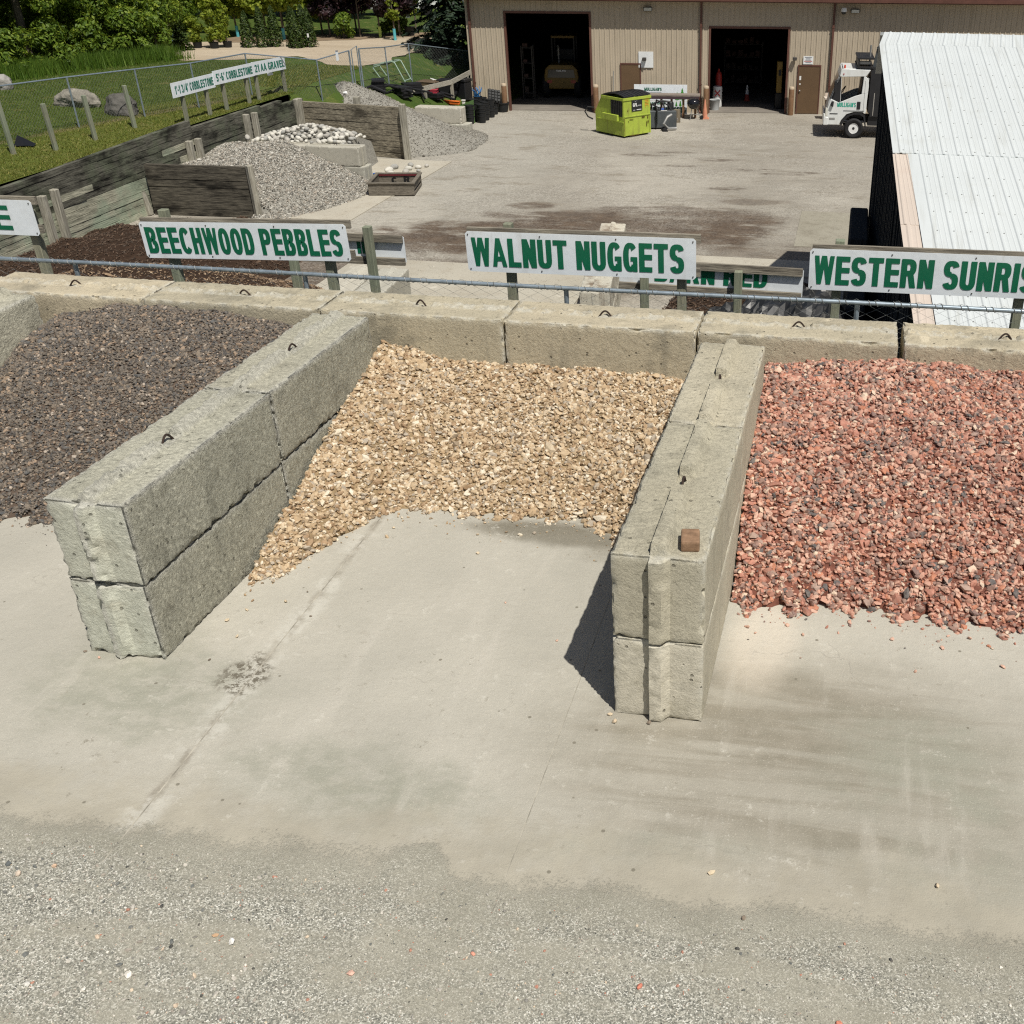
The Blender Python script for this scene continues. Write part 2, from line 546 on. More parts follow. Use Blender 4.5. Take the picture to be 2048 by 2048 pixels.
# ------------------------------------------------------------------ materials of the setting
def m_pad():
    n = NT('pad_concrete')
    c = n.ramp(n.noise(.9, 6, .62), [(.3, (.385, .37, .318)), (.7, (.47, .448, .385))])
    pale = (.50, .475, .415)
    dk = (.27, .26, .235)
    gr = (.29, .29, .235)
    dk = n.ramp(n.noise(6, 4), [(.3, (.215, .195, .15)), (.7, (.275, .25, .20))])
    # damp stain dragged sideways in front of the middle divider
    streak = n.noise(1.0, 5, .6, stretch=(.55, 5.5, 1), dist=.6)
    mk = n.math('MULTIPLY', n.blob(1.15, -4.25, 1.45, .95, 0, 1.0, .5, .9), n.step(streak, .36, .60, .50, 1))
    c = n.mix(n.math('MULTIPLY', mk, .95), c, dk)
    mk = n.math('MULTIPLY', n.blob(2.0, -4.6, .7, .7, .3, 1.0, .6, 1.6), n.step(n.noise(1.6, 5, .65), .4, .62, .1, .75))
    c = n.mix(mk, c, gr)
    # greenish worn patches on the left
    for bx, by, rx, ry, a in ((-3.0, -4.3, .62, .36, .85), (-1.75, -4.75, .55, .22, .75), (-3.5, -4.1, .5, .5, .6), (-1.25, -5.0, .55, .25, .8), (-1.0, -4.85, .35, .2, .6), (1.9, -4.0, .5, .3, .6), (.3, -5.1, .8, .12, .5), (-.1, -2.0, .5, .16, .6), (-.9, -1.72, .65, .12, .75)):
        mk = n.math('MULTIPLY', n.blob(bx, by, rx, ry, .15, 1.3, .9, 2.0), n.math('MULTIPLY', n.step(n.noise(5, 6, .72, stretch=(1, 1.7, 1)), .34, .62, .25, 1), a))
        c = n.mix(mk, c, gr if by < -3 else (.2, .18, .14))
    # pale scuffs and dust
    c = n.mix(n.math('MULTIPLY', n.blob(.85, -3.05, .22, .55, -.1, 1.0, .4, 2), .6), c, (.62, .56, .47))
    c = n.mix(n.step(n.noise(1.4, 6, .6, stretch=(2.2, .35, 1), rot=.25), .54, .72, 0, .5), c, pale)
    sc = n.noise(3.0, 6, .7, stretch=(5, .6, 1), rot=1.0)
    c = n.mix(n.step(sc, .66, .74, 0, .35), c, (.6, .57, .5))
    c = n.mix(n.step(n.noise(3.3, 7, .7), .62, .70, 0, .30), c, (.33, .30, .25))
    # hairline cracks
    cr = n.voro(.55, 'DISTANCE_TO_EDGE', 'Distance')
    w = n.n('ShaderNodeTexVoronoi', feature='DISTANCE_TO_EDGE')
    wv = n.n('ShaderNodeVectorMath', operation='ADD')
    nz = n.n('ShaderNodeTexNoise')
    n.l(n.P, nz.inputs['Vector'])
    nz.inputs['Scale'].default_value = 3
    nz.inputs['Detail'].default_value = 5
    sc2 = n.n('ShaderNodeVectorMath', operation='SCALE')
    n.l(nz.outputs['Color'], sc2.inputs[0])
    sc2.inputs['Scale'].default_value = .5
    n.l(n.P, wv.inputs[0])
    n.l(sc2.outputs[0], wv.inputs[1])
    n.l(wv.outputs[0], w.inputs['Vector'])
    w.inputs['Scale'].default_value = .42
    crk = n.math('MULTIPLY', n.step(w.outputs['Distance'], .0024, .0006), n.step(n.noise(.8, 2), .52, .62, 0, .3))
    scr = n.noise(1.0, 6, .7, stretch=(24, 1.6, 1), rot=-.12)
    c = n.mix(n.math('MULTIPLY', n.step(scr, .60, .67), n.step(n.noise(1.1, 4), .46, .62, 0, .14)), c, (.60, .575, .50))
    scr = n.noise(1.0, 4, .6, stretch=(1.3, 40, 1), rot=.2)
    c = n.mix(n.math('MULTIPLY', n.step(scr, .62, .69), n.step(n.noise(.9, 4, src=n.vec((1, 1, 1), 2)), .5, .64, 0, .4)), c, (.27, .25, .21))
    damp = n.math('MULTIPLY', n.blob(-.98, -1.86, .62, .17, -.06, .8, .5, 3), .75)
    c = n.mix(damp, c, (.15, .135, .10))
    c = n.mix(crk, c, (.2, .185, .16))
    # sand grain
    c = n.mix(n.step(n.noise(110, 3, .75), .52, .72, 0, .5), c, (.26, .24, .195))
    c = n.mix(n.step(n.noise(95, 3, .7, src=n.vec((1, 1, 1.3))), .56, .74, 0, .5), c, (.70, .66, .56))
    c = n.mix(n.step(n.noise(22, 5, .75), .50, .75, 0, .28), c, (.33, .30, .24))
    yy = n.xyz()[1]
    dusty = n.step(n.math('ADD', yy, n.math('MULTIPLY', n.math('SUBTRACT', n.noise(2.5, 6, .7), .5), 1.2)), -4.85, -5.35)
    c = n.mix(n.math('MULTIPLY', dusty, .8), c, n.ramp(n.noise(3, 4), [(.3, (.32, .295, .235)), (.7, (.41, .38, .305))]))
    # crisp marks: spalls, crumbs of dirt, pale flaked skin
    c = n.mix(n.math('MULTIPLY', n.step(n.noise(7, 9, .82), .575, .60), n.step(n.noise(.9, 4), .42, .60, 0, .5)), c, (.57, .55, .485))
    c = n.mix(n.math('MULTIPLY', n.step(n.noise(9, 9, .80, src=n.vec((1, 1, 1), .8)), .60, .62), n.step(n.noise(.7, 4, src=n.vec((1, 1, 1), 1.7)), .48, .62, 0, .75)), c, (.235, .215, .17))
    vs = n.n('ShaderNodeTexVoronoi', feature='F1')
    n.l(n.P, vs.inputs['Vector'])
    vs.inputs['Scale'].default_value = 9
    vc = n.n('ShaderNodeSeparateColor')
    n.l(vs.outputs['Color'], vc.inputs[0])
    c = n.mix(n.math('MULTIPLY', n.step(vs.outputs['Distance'], .13, .08), n.step(vc.outputs[0], .86, .88, 0, .8)), c, (.17, .155, .12))
    xj = n.math('ABSOLUTE', n.math('ADD', n.math('ADD', n.xyz()[0], 2.52), n.math('MULTIPLY', n.math('SUBTRACT', n.noise(3, 5, .7), .5), .10)))
    c = n.mix(n.math('MULTIPLY', n.step(xj, .05, .012), n.step(n.noise(5, 6, .7), .38, .60, .15, .8)), c, (.27, .245, .20))
    c = n.mix(n.math('MULTIPLY', n.step(xj, .16, .05), n.step(n.noise(2.2, 7, .75, src=n.vec((1, 1, 1), .5)), .48, .58, 0, .55)), c, (.56, .545, .485))
    c = n.mix(n.math('MULTIPLY', n.blob(-2.58, -4.0, .16, .22, .3, .6, .9, 5), n.step(n.noise(16, 7, .8), .48, .54)), c, (.15, .135, .105))
    gc, gh, cover = gravel_look(n)
    c = n.mix(cover, c, gc)
    b = n.bump(n.noise(120, 3, .7), .0035)
    b = n.bump(n.noise(14, 4, .6), .006, 1, b)
    b = n.bump(n.math('MULTIPLY', gh, cover), .006, 1, b)
    return n.done(c, .93, .2, 0, b)

def gravel_look(n):
    """colour and grain height of the fine gravel, and how far it covers the slab (world position)"""
    cell = n.voro(150)
    x = n.n('ShaderNodeSeparateColor')
    n.l(cell, x.inputs[0])
    g = n.ramp(x.outputs[0], [(0, (.045, .05, .043)), (.25, (.18, .182, .15)), (.6, (.34, .335, .28)), (.85, (.54, .53, .455)), (1, (.84, .83, .76))])
    g = n.mix(.2, g, n.ramp(x.outputs[1], [(0, (.42, .3, .24)), (.08, (.4, .38, .34)), (1, (.4, .39, .35))]))
    dust = n.ramp(n.noise(3, 4), [(.3, (.31, .295, .235)), (.7, (.40, .38, .31))])
    dust = n.mix(n.step(n.noise(70, 4, .75), .5, .7, 0, .4), dust, (.22, .205, .165))
    dm = n.step(n.noise(1.3, 6, .7, stretch=(.7, 1.5, 1)), .40, .60, .05, .92)
    yy = n.xyz()[1]
    wob = n.math('ADD', n.math('MULTIPLY', n.math('SUBTRACT', n.noise(1.1, 3), .5), .34), n.math('MULTIPLY', n.math('SUBTRACT', n.noise(6, 5, .7), .5), .26))
    notch = n.math('MULTIPLY', n.blob(-.83, -5.42, .16, .24, .2, .9, .5, 4), -.22)
    e = n.math('ADD', n.math('ADD', yy, wob), notch)
    dm = n.math('MAXIMUM', dm, n.step(e, -5.80, -5.5, 0, .9))
    c = n.mix(n.math('MULTIPLY', dm, .80), g, dust)
    gr = n.math('MULTIPLY', n.math('SUBTRACT', n.noise(48, 4, .8), .5), .30)
    cover = n.step(n.math('ADD', e, gr), -5.34, -5.50)
    return c, x.outputs[0], cover

def m_gravel():
    n = NT('fine_gravel')
    c, h, cover = gravel_look(n)
    b = n.bump(h, .006)
    b = n.bump(n.noise(6, 5, .6), .012, 1, b)
    return n.done(c, .95, .2, 0, b)

def m_yard():
    n = NT('yard_dirt')
    c = n.ramp(n.noise(.22, 6, .62), [(.3, (.25, .228, .19)), (.55, (.315, .29, .245)), (.75, (.385, .36, .305))])
    c = n.mix(n.step(n.noise(.5, 6, .65, stretch=(.5, 1.4, 1), rot=.25), .50, .68, 0, .6), c, (.385, .365, .315))
    grey = n.math('MULTIPLY', n.blob(-13.0, 29, 3.5, 13, .1, .8, .35, .5), .55)
    c = n.mix(grey, c, (.40, .385, .335))
    c = n.mix(n.step(n.noise(.14, 4, .6), .46, .64, 0, .55), c, (.47, .44, .375))
    c = n.mix(n.step(n.noise(.9, 7, .78, stretch=(.6, 1.5, 1), rot=.2), .52, .66, 0, .7), c, (.20, .17, .125))
    c = n.mix(n.step(n.noise(4, 6, .75, stretch=(.7, 1.4, 1)), .55, .68, 0, .35), c, (.20, .17, .13))
    c = n.mix(n.step(n.noise(1.7, 6, .7, stretch=(.6, 1.6, 1), rot=.3), .60, .70, 0, .45), c, (.27, .225, .17))
    # mulch spilled across the near side of the yard, and small dark spills
    br = n.ramp(n.noise(2.2, 5, .7), [(.35, (.06, .038, .025)), (.7, (.13, .09, .06))])
    for cx, cy, rx, ry, a in ((-8.6, 19.4, 3.4, 1.7, 1.0), (-5.2, 20.6, 4.2, 1.7, 1.0), (-3.4, 21.6, 2.6, 1.8, .9), (-6.0, 16.4, 5.0, 1.5, .8), (-4.0, 23.4, 2.6, .55, .8), (-7.5, 22.0, 2.0, .6, .8), (-12.5, 14.6, 3.0, 3.0, .95), (-2.0, 18.6, 3.2, 2.0, .5), (-8.5, 23.2, .7, .45, .8), (-1.9, 22.8, 1.2, .7, .7), (-1.8, 24.9, 1.0, .45, .55), (-6.8, 22.4, 1.6, .5, .45), (-4.7, 21.6, 2.2, .5, .5)):
        mk = n.math('MULTIPLY', n.math('MULTIPLY', n.blob(cx, cy, rx, ry, .12, .5, .7, .9), a), n.step(n.noise(1.2, 7, .75, stretch=(.45, 1.5, 1)), .34, .50))
        c = n.mix(mk, c, br)
    for cx, cy, rx, ry in ((-6.4, 31.6, 1.1, .3), (-2.2, 29.7, 1.0, .25), (-1.0, 29.2, .9, .2), (-4.8, 29.9, .7, .22), (-5.4, 32.3, .7, .25), (-3.6, 31.2, .8, .3), (-.3, 29.6, .5, .2), (-2.8, 26.6, .7, .3)):
        mk = n.math('MULTIPLY', n.math('MULTIPLY', n.blob(cx, cy, rx * .9, ry * .8, .1, .8, 1.0, 2.5), .9), n.step(n.noise(3.0, 6, .75, stretch=(.5, 1.6, 1)), .40, .56))
        c = n.mix(mk, c, (.10, .075, .055))
    x = n.n('ShaderNodeSeparateColor')
    n.l(n.voro(26), x.inputs[0])
    sp = n.ramp(x.outputs[0], [(0, (.14, .125, .105)), (.5, (.31, .29, .245)), (1, (.58, .55, .49))])
    c = n.mix(n.step(n.noise(.35, 4), .4, .65, .12, .4), c, sp)
    b = n.bump(n.noise(18, 4, .7), .03)
    b = n.bump(n.noise(1.6, 5, .6), .08, 1, b)
    return n.done(c, .95, .2, 0, b)

def m_grass():
    n = NT('lawn_grass')
    c = n.ramp(n.noise(.5, 5, .6), [(.3, (.085, .112, .018)), (.7, (.14, .165, .032))])
    far = n.step(n.xyz()[1], 24, 34)
    c = n.mix(far, c, n.ramp(n.noise(.35, 5), [(.3, (.040, .078, .012)), (.7, (.068, .112, .02))]))
    green = n.step(n.math('ADD', n.xyz()[0], n.math('MULTIPLY', n.noise(.6, 3), .8)), -21.2, -22.3, 0, .8)
    c = n.mix(green, c, (.058, .095, .014))
    c = n.mix(n.step(n.noise(1.6, 6, .7), .52, .70, 0, .55), c, (.24, .20, .07))
    c = n.mix(n.math('MULTIPLY', n.blob(-21.6, 23.5, 7, .22, 1.353, 1.0, .5, 1.5), .7), c, (.20, .155, .09))
    c = n.mix(n.step(n.noise(.7, 6, .7), .58, .70, 0, .55), c, (.23, .20, .08))
    c = n.mix(n.step(n.noise(11, 4, .7), .5, .72, 0, .5), c, (.032, .052, .01))
    c = n.mix(n.step(n.noise(9, 4, .7, src=n.vec((1, 1, 1), .7)), .55, .75, 0, .35), c, (.17, .19, .055))
    b = n.bump(n.noise(30, 3, .7), .04)
    b = n.bump(n.noise(5, 4, .6), .06, 1, b)
    return n.done(c, .9, .2, 0, b)

def m_track():
    n = NT('sandy_track')
    c = n.ramp(n.noise(.35, 6, .62, stretch=(.4, 1.6, 1), rot=.5), [(.3, (.36, .295, .21)), (.7, (.49, .415, .315))])
    c = n.mix(n.step(n.noise(2, 6, .7), .56, .7, 0, .5), c, (.33, .26, .18))
    return n.done(c, .95, .2, 0, n.bump(n.noise(8, 5, .65), .06))

def m_wood(name, pale, dark, green=None, along=(1, 0, 0), blacken=.5, plank=None):
    """weathered timber; along = grain direction in world axes"""
    n = NT(name)
    st = tuple(2.2 if a else 26 for a in along)
    g = n.noise(1.0, 5, .7, stretch=st)
    c = n.ramp(g, [(.32, dark), (.66, pale)])
    if green:
        c = n.mix(n.step(n.noise(.8, 4, .6), .42, .62, 0, .7), c, green)
    if blacken:
        c = n.mix(n.step(n.noise(1.1, 5, .65, stretch=tuple(.8 if a else 2.2 for a in along)), .45, .68, 0, blacken), c, tuple(x * .22 for x in dark))
    st2 = tuple(1.2 if a else 60 for a in along)
    ck = n.noise(1.0, 4, .75, stretch=st2)
    c = n.mix(n.step(ck, .60, .70, 0, .75), c, tuple(x * .3 for x in dark))
    b = n.bump(g, .012)
    return n.done(c, .88, .2, 0, b)

def m_stones(name, stops, vary=.15):
    n = NT(name)
    r = n.pos.outputs['Random Per Island']
    c = n.ramp(r, stops, 'CONSTANT')
    c = n.mix(n.step(n.noise(45, 4, .7), .35, .7, 0, .35), c, n.mix(.5, c, (.5, .42, .33)))
    c = n.mix(vary, c, n.ramp(n.noise(30, 3), [(.3, (.08, .07, .06)), (.7, (.8, .76, .7))]), 'OVERLAY')
    return n.done(c, .85, .25, 0, n.bump(n.noise(120, 3), .003))

MAT = {}
MAT['pad'] = m_pad()
MAT['gravel'] = m_gravel()
MAT['yard'] = m_yard()
MAT['grass'] = m_grass()
MAT['track'] = m_track()
MAT['walnut'] = m_stones('walnut_stone', [(0, (.42, .305, .185)), (.16, (.52, .40, .26)), (.34, (.34, .23, .135)), (.46, (.59, .49, .35)), (.63, (.46, .35, .225)), (.74, (.28, .215, .145)), (.82, (.69, .615, .495)), (.91, (.40, .345, .275))])
MAT['red'] = m_stones('red_stone', [(0, (.45, .205, .15)), (.15, (.53, .295, .22)), (.31, (.33, .15, .11)), (.43, (.28, .17, .14)), (.55, (.58, .37, .285)), (.66, (.21, .135, .12)), (.74, (.49, .205, .125)), (.81, (.64, .50, .385)), (.87, (.115, .105, .105)), (.91, (.37, .26, .215))])
MAT['beech'] = m_stones('beechwood_stone', [(0, (.12, .105, .09)), (.2, (.165, .14, .115)), (.36, (.07, .067, .066)), (.54, (.19, .155, .12)), (.66, (.135, .12, .105)), (.80, (.29, .215, .155)), (.88, (.095, .098, .10)), (.965, (.42, .36, .30))])
MAT['white_chip'] = m_stones('white_chip', [(0, (.29, .28, .245)), (.25, (.41, .40, .36)), (.43, (.17, .165, .145)), (.58, (.53, .52, .475)), (.72, (.09, .09, .083)), (.86, (.35, .31, .26))])
MAT['grey_chip'] = m_stones('grey_chip', [(0, (.20, .193, .17)), (.3, (.27, .26, .23)), (.55, (.135, .13, .115)), (.8, (.35, .335, .295))])
MAT['cobble'] = plain('cobble', (.60, .58, .52), .8, .3, 0, .25, 5, (.36, .35, .32), .6)
MAT['bed_walnut'] = plain('stone_fines_tan', (.26, .19, .11), .95, .1, 0, .3, 20)
MAT['bed_red'] = plain('stone_fines_red', (.17, .07, .05), .95, .1, 0, .3, 20)
MAT['bed_beech'] = plain('stone_fines_brown', (.10, .075, .058), .95, .1, 0, .3, 20)
MAT['bed_grey'] = plain('stone_fines_grey', (.26, .25, .22), .95, .1, 0, .25, 12, (.3, .28, .24), .5, .02, 30)
MAT['block_a'] = concrete('block_weathered', (.70, .675, .56), (.50, .485, .395), (.25, .24, .195), .8, .003, .75, .06, pale=(.62, .63, .53), speck=.3, eg=(.22, .42))
MAT['block_b'] = concrete('block_warm', (.60, .555, .44), (.46, .42, .325), (.28, .26, .205), 1.0, .0035, .55, .03, speck=.5, pale=(.66, .62, .51))
MAT['block_back'] = concrete('block_back', (.59, .525, .395), (.44, .395, .305), (.22, .205, .165), .7, .003, .7, .02)
MAT['block_far'] = concrete('block_pale', (.52, .50, .44), (.42, .40, .345), (.33, .31, .26), .7, .004, .4)
MAT['rust'] = plain('rusty_bar', (.045, .030, .024), .8, .3, .2, .3, 30)
MAT['joint'] = plain('joint_dirt', (.33, .31, .26), .98, .1, 0, .5, 6)
MAT['sign_white'] = plain('sign_panel', (.73, .78, .82), .42, .4, 0, .04, 1.5, (.60, .60, .56), .3, .012, 2.2, ((9, 9, 1.2), .35, (.45, .43, .38)))
MAT['sign_green'] = plain('sign_green', (.0035, .125, .062), .4, .4, 0, .06, 3)
MAT['black'] = plain('black_paint', (.012, .012, .013), .5, .4)
MAT['galv'] = plain('galvanised_rail', (.30, .36, .41), .42, .5, .55, .2, 12, (.16, .19, .22), .6)
MAT['wire'] = plain('fence_wire', (.30, .31, .30), .5, .4, .6, .2, 30)
MAT['post_wood'] = m_wood('post_wood', (.31, .30, .22), (.16, .165, .12), (.22, .26, .19), (0, 0, 1), .25)
MAT['rail_wood'] = m_wood('rail_wood', (.33, .30, .24), (.12, .105, .085), None, (1, 0, 0), .4)
MAT['screw'] = plain('screw_head', (.12, .11, .1), .4, .5, .6)

# ------------------------------------------------------------------ ground
def slab(name, x0, x1, y0, y1, top, thick=.25):
    b = MB().box2((x0, y0, top - thick), (x1, y1, top))
    o = b.build(name, MAT['pad'], bevel=.003)
    return structure(o)
slab('concrete_pad', -12.0, -2.5275, -5.75, .6, .0)
slab('concrete_pad', -2.5205, -.3405, -5.72, .6, .0006)
slab('concrete_pad', -.338, 9.0, -5.78, .6, -.0002)
structure(MB().box2((-2.533, -5.7, -.25), (-2.514, .5, -.0022)).build('joint_fill', MAT['joint']))
structure(MB().box2((-.343, -5.7, -.25), (-.336, .5, -.0016)).build('joint_fill', MAT['joint']))
structure(MB().box2((-12, -5.6, -3.8), (9, .55, -.26)).build('pad_subgrade', MAT['joint']))

xs, ys = np.arange(-7, 6.01, .07), np.arange(-13, -4.99, .05)
def gravel_h(X, Y):
    n1 = vnoise(X, Y, .9, 3.1, 3)
    n2 = vnoise(X, Y, 5.0, 8.3, 2)
    d = -5.66 - Y
    k = np.clip(d / .3, 0, 1)
    return np.clip(d * .12, -.03, .010) + k * (n1 * .006 + n2 * .003)
v, f = grid_mesh(xs, ys, gravel_h)
structure(link('gravel_drive', raw_mesh('gravel_drive', v, f, MAT['gravel'], smooth=True)))

# loose chips lying in the drive
def gravel_chips(n, y0, y1, smin, smax, x0=-3.6, x1=2.9):
    x = rng.uniform(x0, x1, n)
    y = y1 - (y1 - y0) * rng.uniform(0, 1, n) ** .9
    s = smin * (smax / smin) ** (rng.uniform(0, 1, n) ** 2.2)
    z = gravel_h(x[None], y[None])[0]
    z = np.maximum(z, .001)
    keep = y < -5.45 + .12 * np.sin(x * 3.1) * np.sin(x * 1.3 + 1)
    return np.stack([x, y, z + s * .15], 1)[keep], s[keep]
P1, s1 = gravel_chips(15000, -7.0, -5.5, .0026, .006)
P2, s2 = gravel_chips(900, -7.0, -5.5, .006, .013)
P3, s3 = gravel_chips(800, -7.0, -5.55, .006, .017, -3.6, -1.2)
P2, s2 = np.concatenate([P2, P3]), np.concatenate([s2, s3])
v1, f1 = stones(np.concatenate([P1, P2]), np.concatenate([s1, s2]), .5, .25, (1, .8, .55))
MAT['chip_mix'] = m_stones('drive_chip', [(0, (.23, .225, .205)), (.22, (.40, .385, .345)), (.42, (.14, .15, .145)), (.55, (.50, .48, .43)), (.72, (.33, .30, .26)), (.84, (.72, .69, .62)), (.90, (.44, .21, .15)), (.935, (.05, .055, .055)), (.965, (.60, .50, .38))])
stuff(link('loose_gravel', raw_mesh('loose_gravel', v1, f1, MAT['chip_mix'])), 'loose mixed chips and small stones strewn over the gravel drive', 'gravel')

# ------------------------------------------------------------------ concrete blocks
def block_mesh(L, W, H, seed, tongue=.06, endt=.045, loop_gap=True, wear=1.0, erode=0.0, sides=1.0, pale=0.0):
    xs = np.unique(np.round(np.concatenate([[-L / 2, -L / 2 + .015, L / 2 - .015, L / 2], np.linspace(-L / 2 + .04, L / 2 - .04, int(L / .03)), [-.13, -.10, .10, .13]]), 4))
    ys = np.unique(np.round(np.concatenate([[-W / 2, -W / 2 + .015, W / 2 - .015, W / 2, -.053, -.047, -.022, .0, .028, .05, .076], np.linspace(.105, W / 2 - .04, 5), -np.linspace(.09, W / 2 - .04, 6)]), 4))
    zs = np.unique(np.round(np.concatenate([[0, .015, H - .015, H], np.linspace(.04, H - .04, 18)]), 4))
    bm = bmesh.new()
    def face(us, vs, fn):
        g = [[bm.verts.new(fn(u, v)) for u in us] for v in vs]
        for j in range(len(vs) - 1):
            for i in range(len(us) - 1):
                bm.faces.new((g[j][i], g[j][i + 1], g[j + 1][i + 1], g[j + 1][i]))
    for z in (0, H):
        face(xs, ys, lambda u, v: (u, v, z))
    for y in (-W / 2, W / 2):
        face(xs, zs, lambda u, v: (u, y, v))
    for x in (-L / 2, L / 2):
        face(ys, zs, lambda u, v: (x, u, v))
    bmesh.ops.remove_doubles(bm, verts=bm.verts, dist=.0008)
    bmesh.ops.recalc_face_normals(bm, faces=bm.faces)
    ed = bm.verts.layers.float.new('edge')
    co_ = bm.verts.layers.float.new('coarse')
    en_ = bm.verts.layers.float.new('endf')
    for vt in bm.verts:
        x, y, z = vt.co
        dx, dy, dz = L / 2 - abs(x), W / 2 - abs(y), min(z, H - z)
        q = vt.co + Vector((seed * 13.1, seed * 7.7, seed * 3.3))
        n1 = noise.fractal(q * 3.5, 1.0, 2.0, 3)
        n2 = noise.fractal(q * 14, 1.0, 2.0, 3)
        n3 = noise.fractal(q * 30, 1.0, 2.0, 2)
        chip = .0045 + wear * (.006 * max(0, n1) + .040 * max(0, n2 - .12) + .020 * max(0, n3 - .1))
        near = [dx < .016, dy < .016, dz < .016]
        onx, ony = dx < .002, dy < .002
        vt[co_] = sides if ony else (.5 if z > H - .002 else (.22 if onx else .3))
        vt[en_] = pale if (x > 0 and onx) else (pale * .25 if (ony and y > 0) else 0)
        mind = sorted((dx, dy, dz))[1]
        vt[ed] = max(0, 1 - mind / .045) * (wear * .75) * (1.0 if z > .3 * H else .6)
        if sum(near) >= 2:
            k = chip if sum((dx < .002, dy < .002, dz < .002)) >= 2 else chip * .4
            if near[0]: vt.co.x -= math.copysign(k, x)
            if near[1]: vt.co.y -= math.copysign(k, y)
            if near[2]: vt.co.z += k if z < H / 2 else -k
        # tongue along the top and down the front end: steep left flank, sloping right flank
        prof = float(np.interp(y, [-.053, -.047, -.022, .028, .076], [0, .95, 1, .92, 0]))
        if z > H - .002 and tongue and dx > .02:
            t = tongue
            if loop_gap and abs(x) < .115:
                t = -.014
            e = erode * max(0, min(1, .55 + n1 * 1.1))
            t = t * (1 - e) + e * tongue * .9 * max(0, n2 * 1.3 + .25) + .012 * n3 * (1 + erode * 2)
            vt.co.z += t * prof
            if prof > .3:
                vt[ed] = max(vt[ed], erode * 1.1)
        if x > L / 2 - .002 and endt and z < H - .012:
            vt.co.x += endt * prof * (1 - .55 * max(0, n2) * wear - .3 * max(0, n3))
            if y < -.02 and prof > .5 and wear > 1:
                vt[ed] = .9
        amp = (.0045 if sides > .5 else .0015) if ony else .0014
        vt.co += Vector((n2, n2 if ony else n1, n2)) * amp + Vector((n3, n3, n3)) * (.002 if ony and sides > .5 else .0009)
    me = bpy.data.meshes.new('concrete_block')
    bm.to_mesh(me)
    bm.free()
    me.polygons.foreach_set('use_smooth', [True] * len(me.polygons))
    me.set_sharp_from_angle(angle=R(38))
    return me

def loop_mesh(h=.055, w=.10, r=.0085):
    pts = [(-w * .75, 0, -.02)] + [(-w * .5 + w * i / 8 * 1.0, 0, h * math.sin(math.pi * (i + .6) / 9.2)) for i in range(9)] + [(w * .75, 0, -.02)]
    return MB().tube(pts, r, 7)

_bs = [0]
def block(label, cx, cy, z, rz, L=1.83, W=.6, H=.61, mat='block_b', tongue=.05, endt=.03, loop=True, wear=1.0, erode=0., group=None, pale=0., sides=.5):
    """+x of the block points along rz"""
    _bs[0] += 1
    o = thing('concrete_block', label, 'concrete block', (cx, cy, z), rz, group)
    me = block_mesh(L, W, H, _bs[0], tongue, endt, loop, wear, erode, sides, pale)
    me.materials.append(MAT[mat])
    link('block_body', me, o)
    if loop:
        lp = loop_mesh().build('lifting_loop', MAT['rust'], o)
        lp.location = (0, 0, H - .012)
        lp.rotation_euler[2] = rnd.uniform(-.3, .3)
    return o

def divider(x0, y0, ang, W, lens, labs, mat, pales=(0, 0), **kw):
    d = Vector((math.sin(ang), -math.cos(ang)))
    rz = math.atan2(d.y, d.x)
    s = 0
    for k, Ln in enumerate(lens):
        c = Vector((x0, y0)) + d * (s + Ln / 2)
        for lev in (0, 1):
            jit = rnd.uniform(-.008, .008)
            block(labs[k][lev], c.x + jit, c.y, lev * .61, rz + rnd.uniform(-.004, .004), Ln - .008, W, .606, mat, endt=.055, loop=lev == 1, tongue=.06 if lev else 0, group='concrete blocks of the bin dividers', pale=pales[lev], **kw)
        s += Ln

divider(.2877, -.3916, -.0097, .575, (1.719, 1.888), (
    ('lower concrete block at the back wall end between tan stone and red stone', 'upper concrete block meeting the back wall between tan stone and red stone'),
    ('lower front concrete block of the divider beside the red stone', 'upper front concrete block carrying the small brown paver')), 'block_b', pales=(.85, .2), wear=.9, sides=.15)
divider(-3.4039, -.2591, -.0206, .572, (1.836, 1.851), (
    ('lower concrete block at the back wall end between brown stone and tan stone', 'upper concrete block meeting the back wall between brown stone and tan stone'),
    ('lower front concrete block of the grey divider beside the brown stone', 'upper front concrete block with crumbled whitish ridge beside the brown stone')), 'block_a', pales=(1.0, .8), wear=1.5, erode=.6, sides=1.0)
divider(-6.86, -.2, -.02, .575, (1.83,), (('lower concrete block at the left end of the brown stone', 'upper greyish concrete block closing the left side of the brown stone bin'),), 'block_a', wear=1.2)

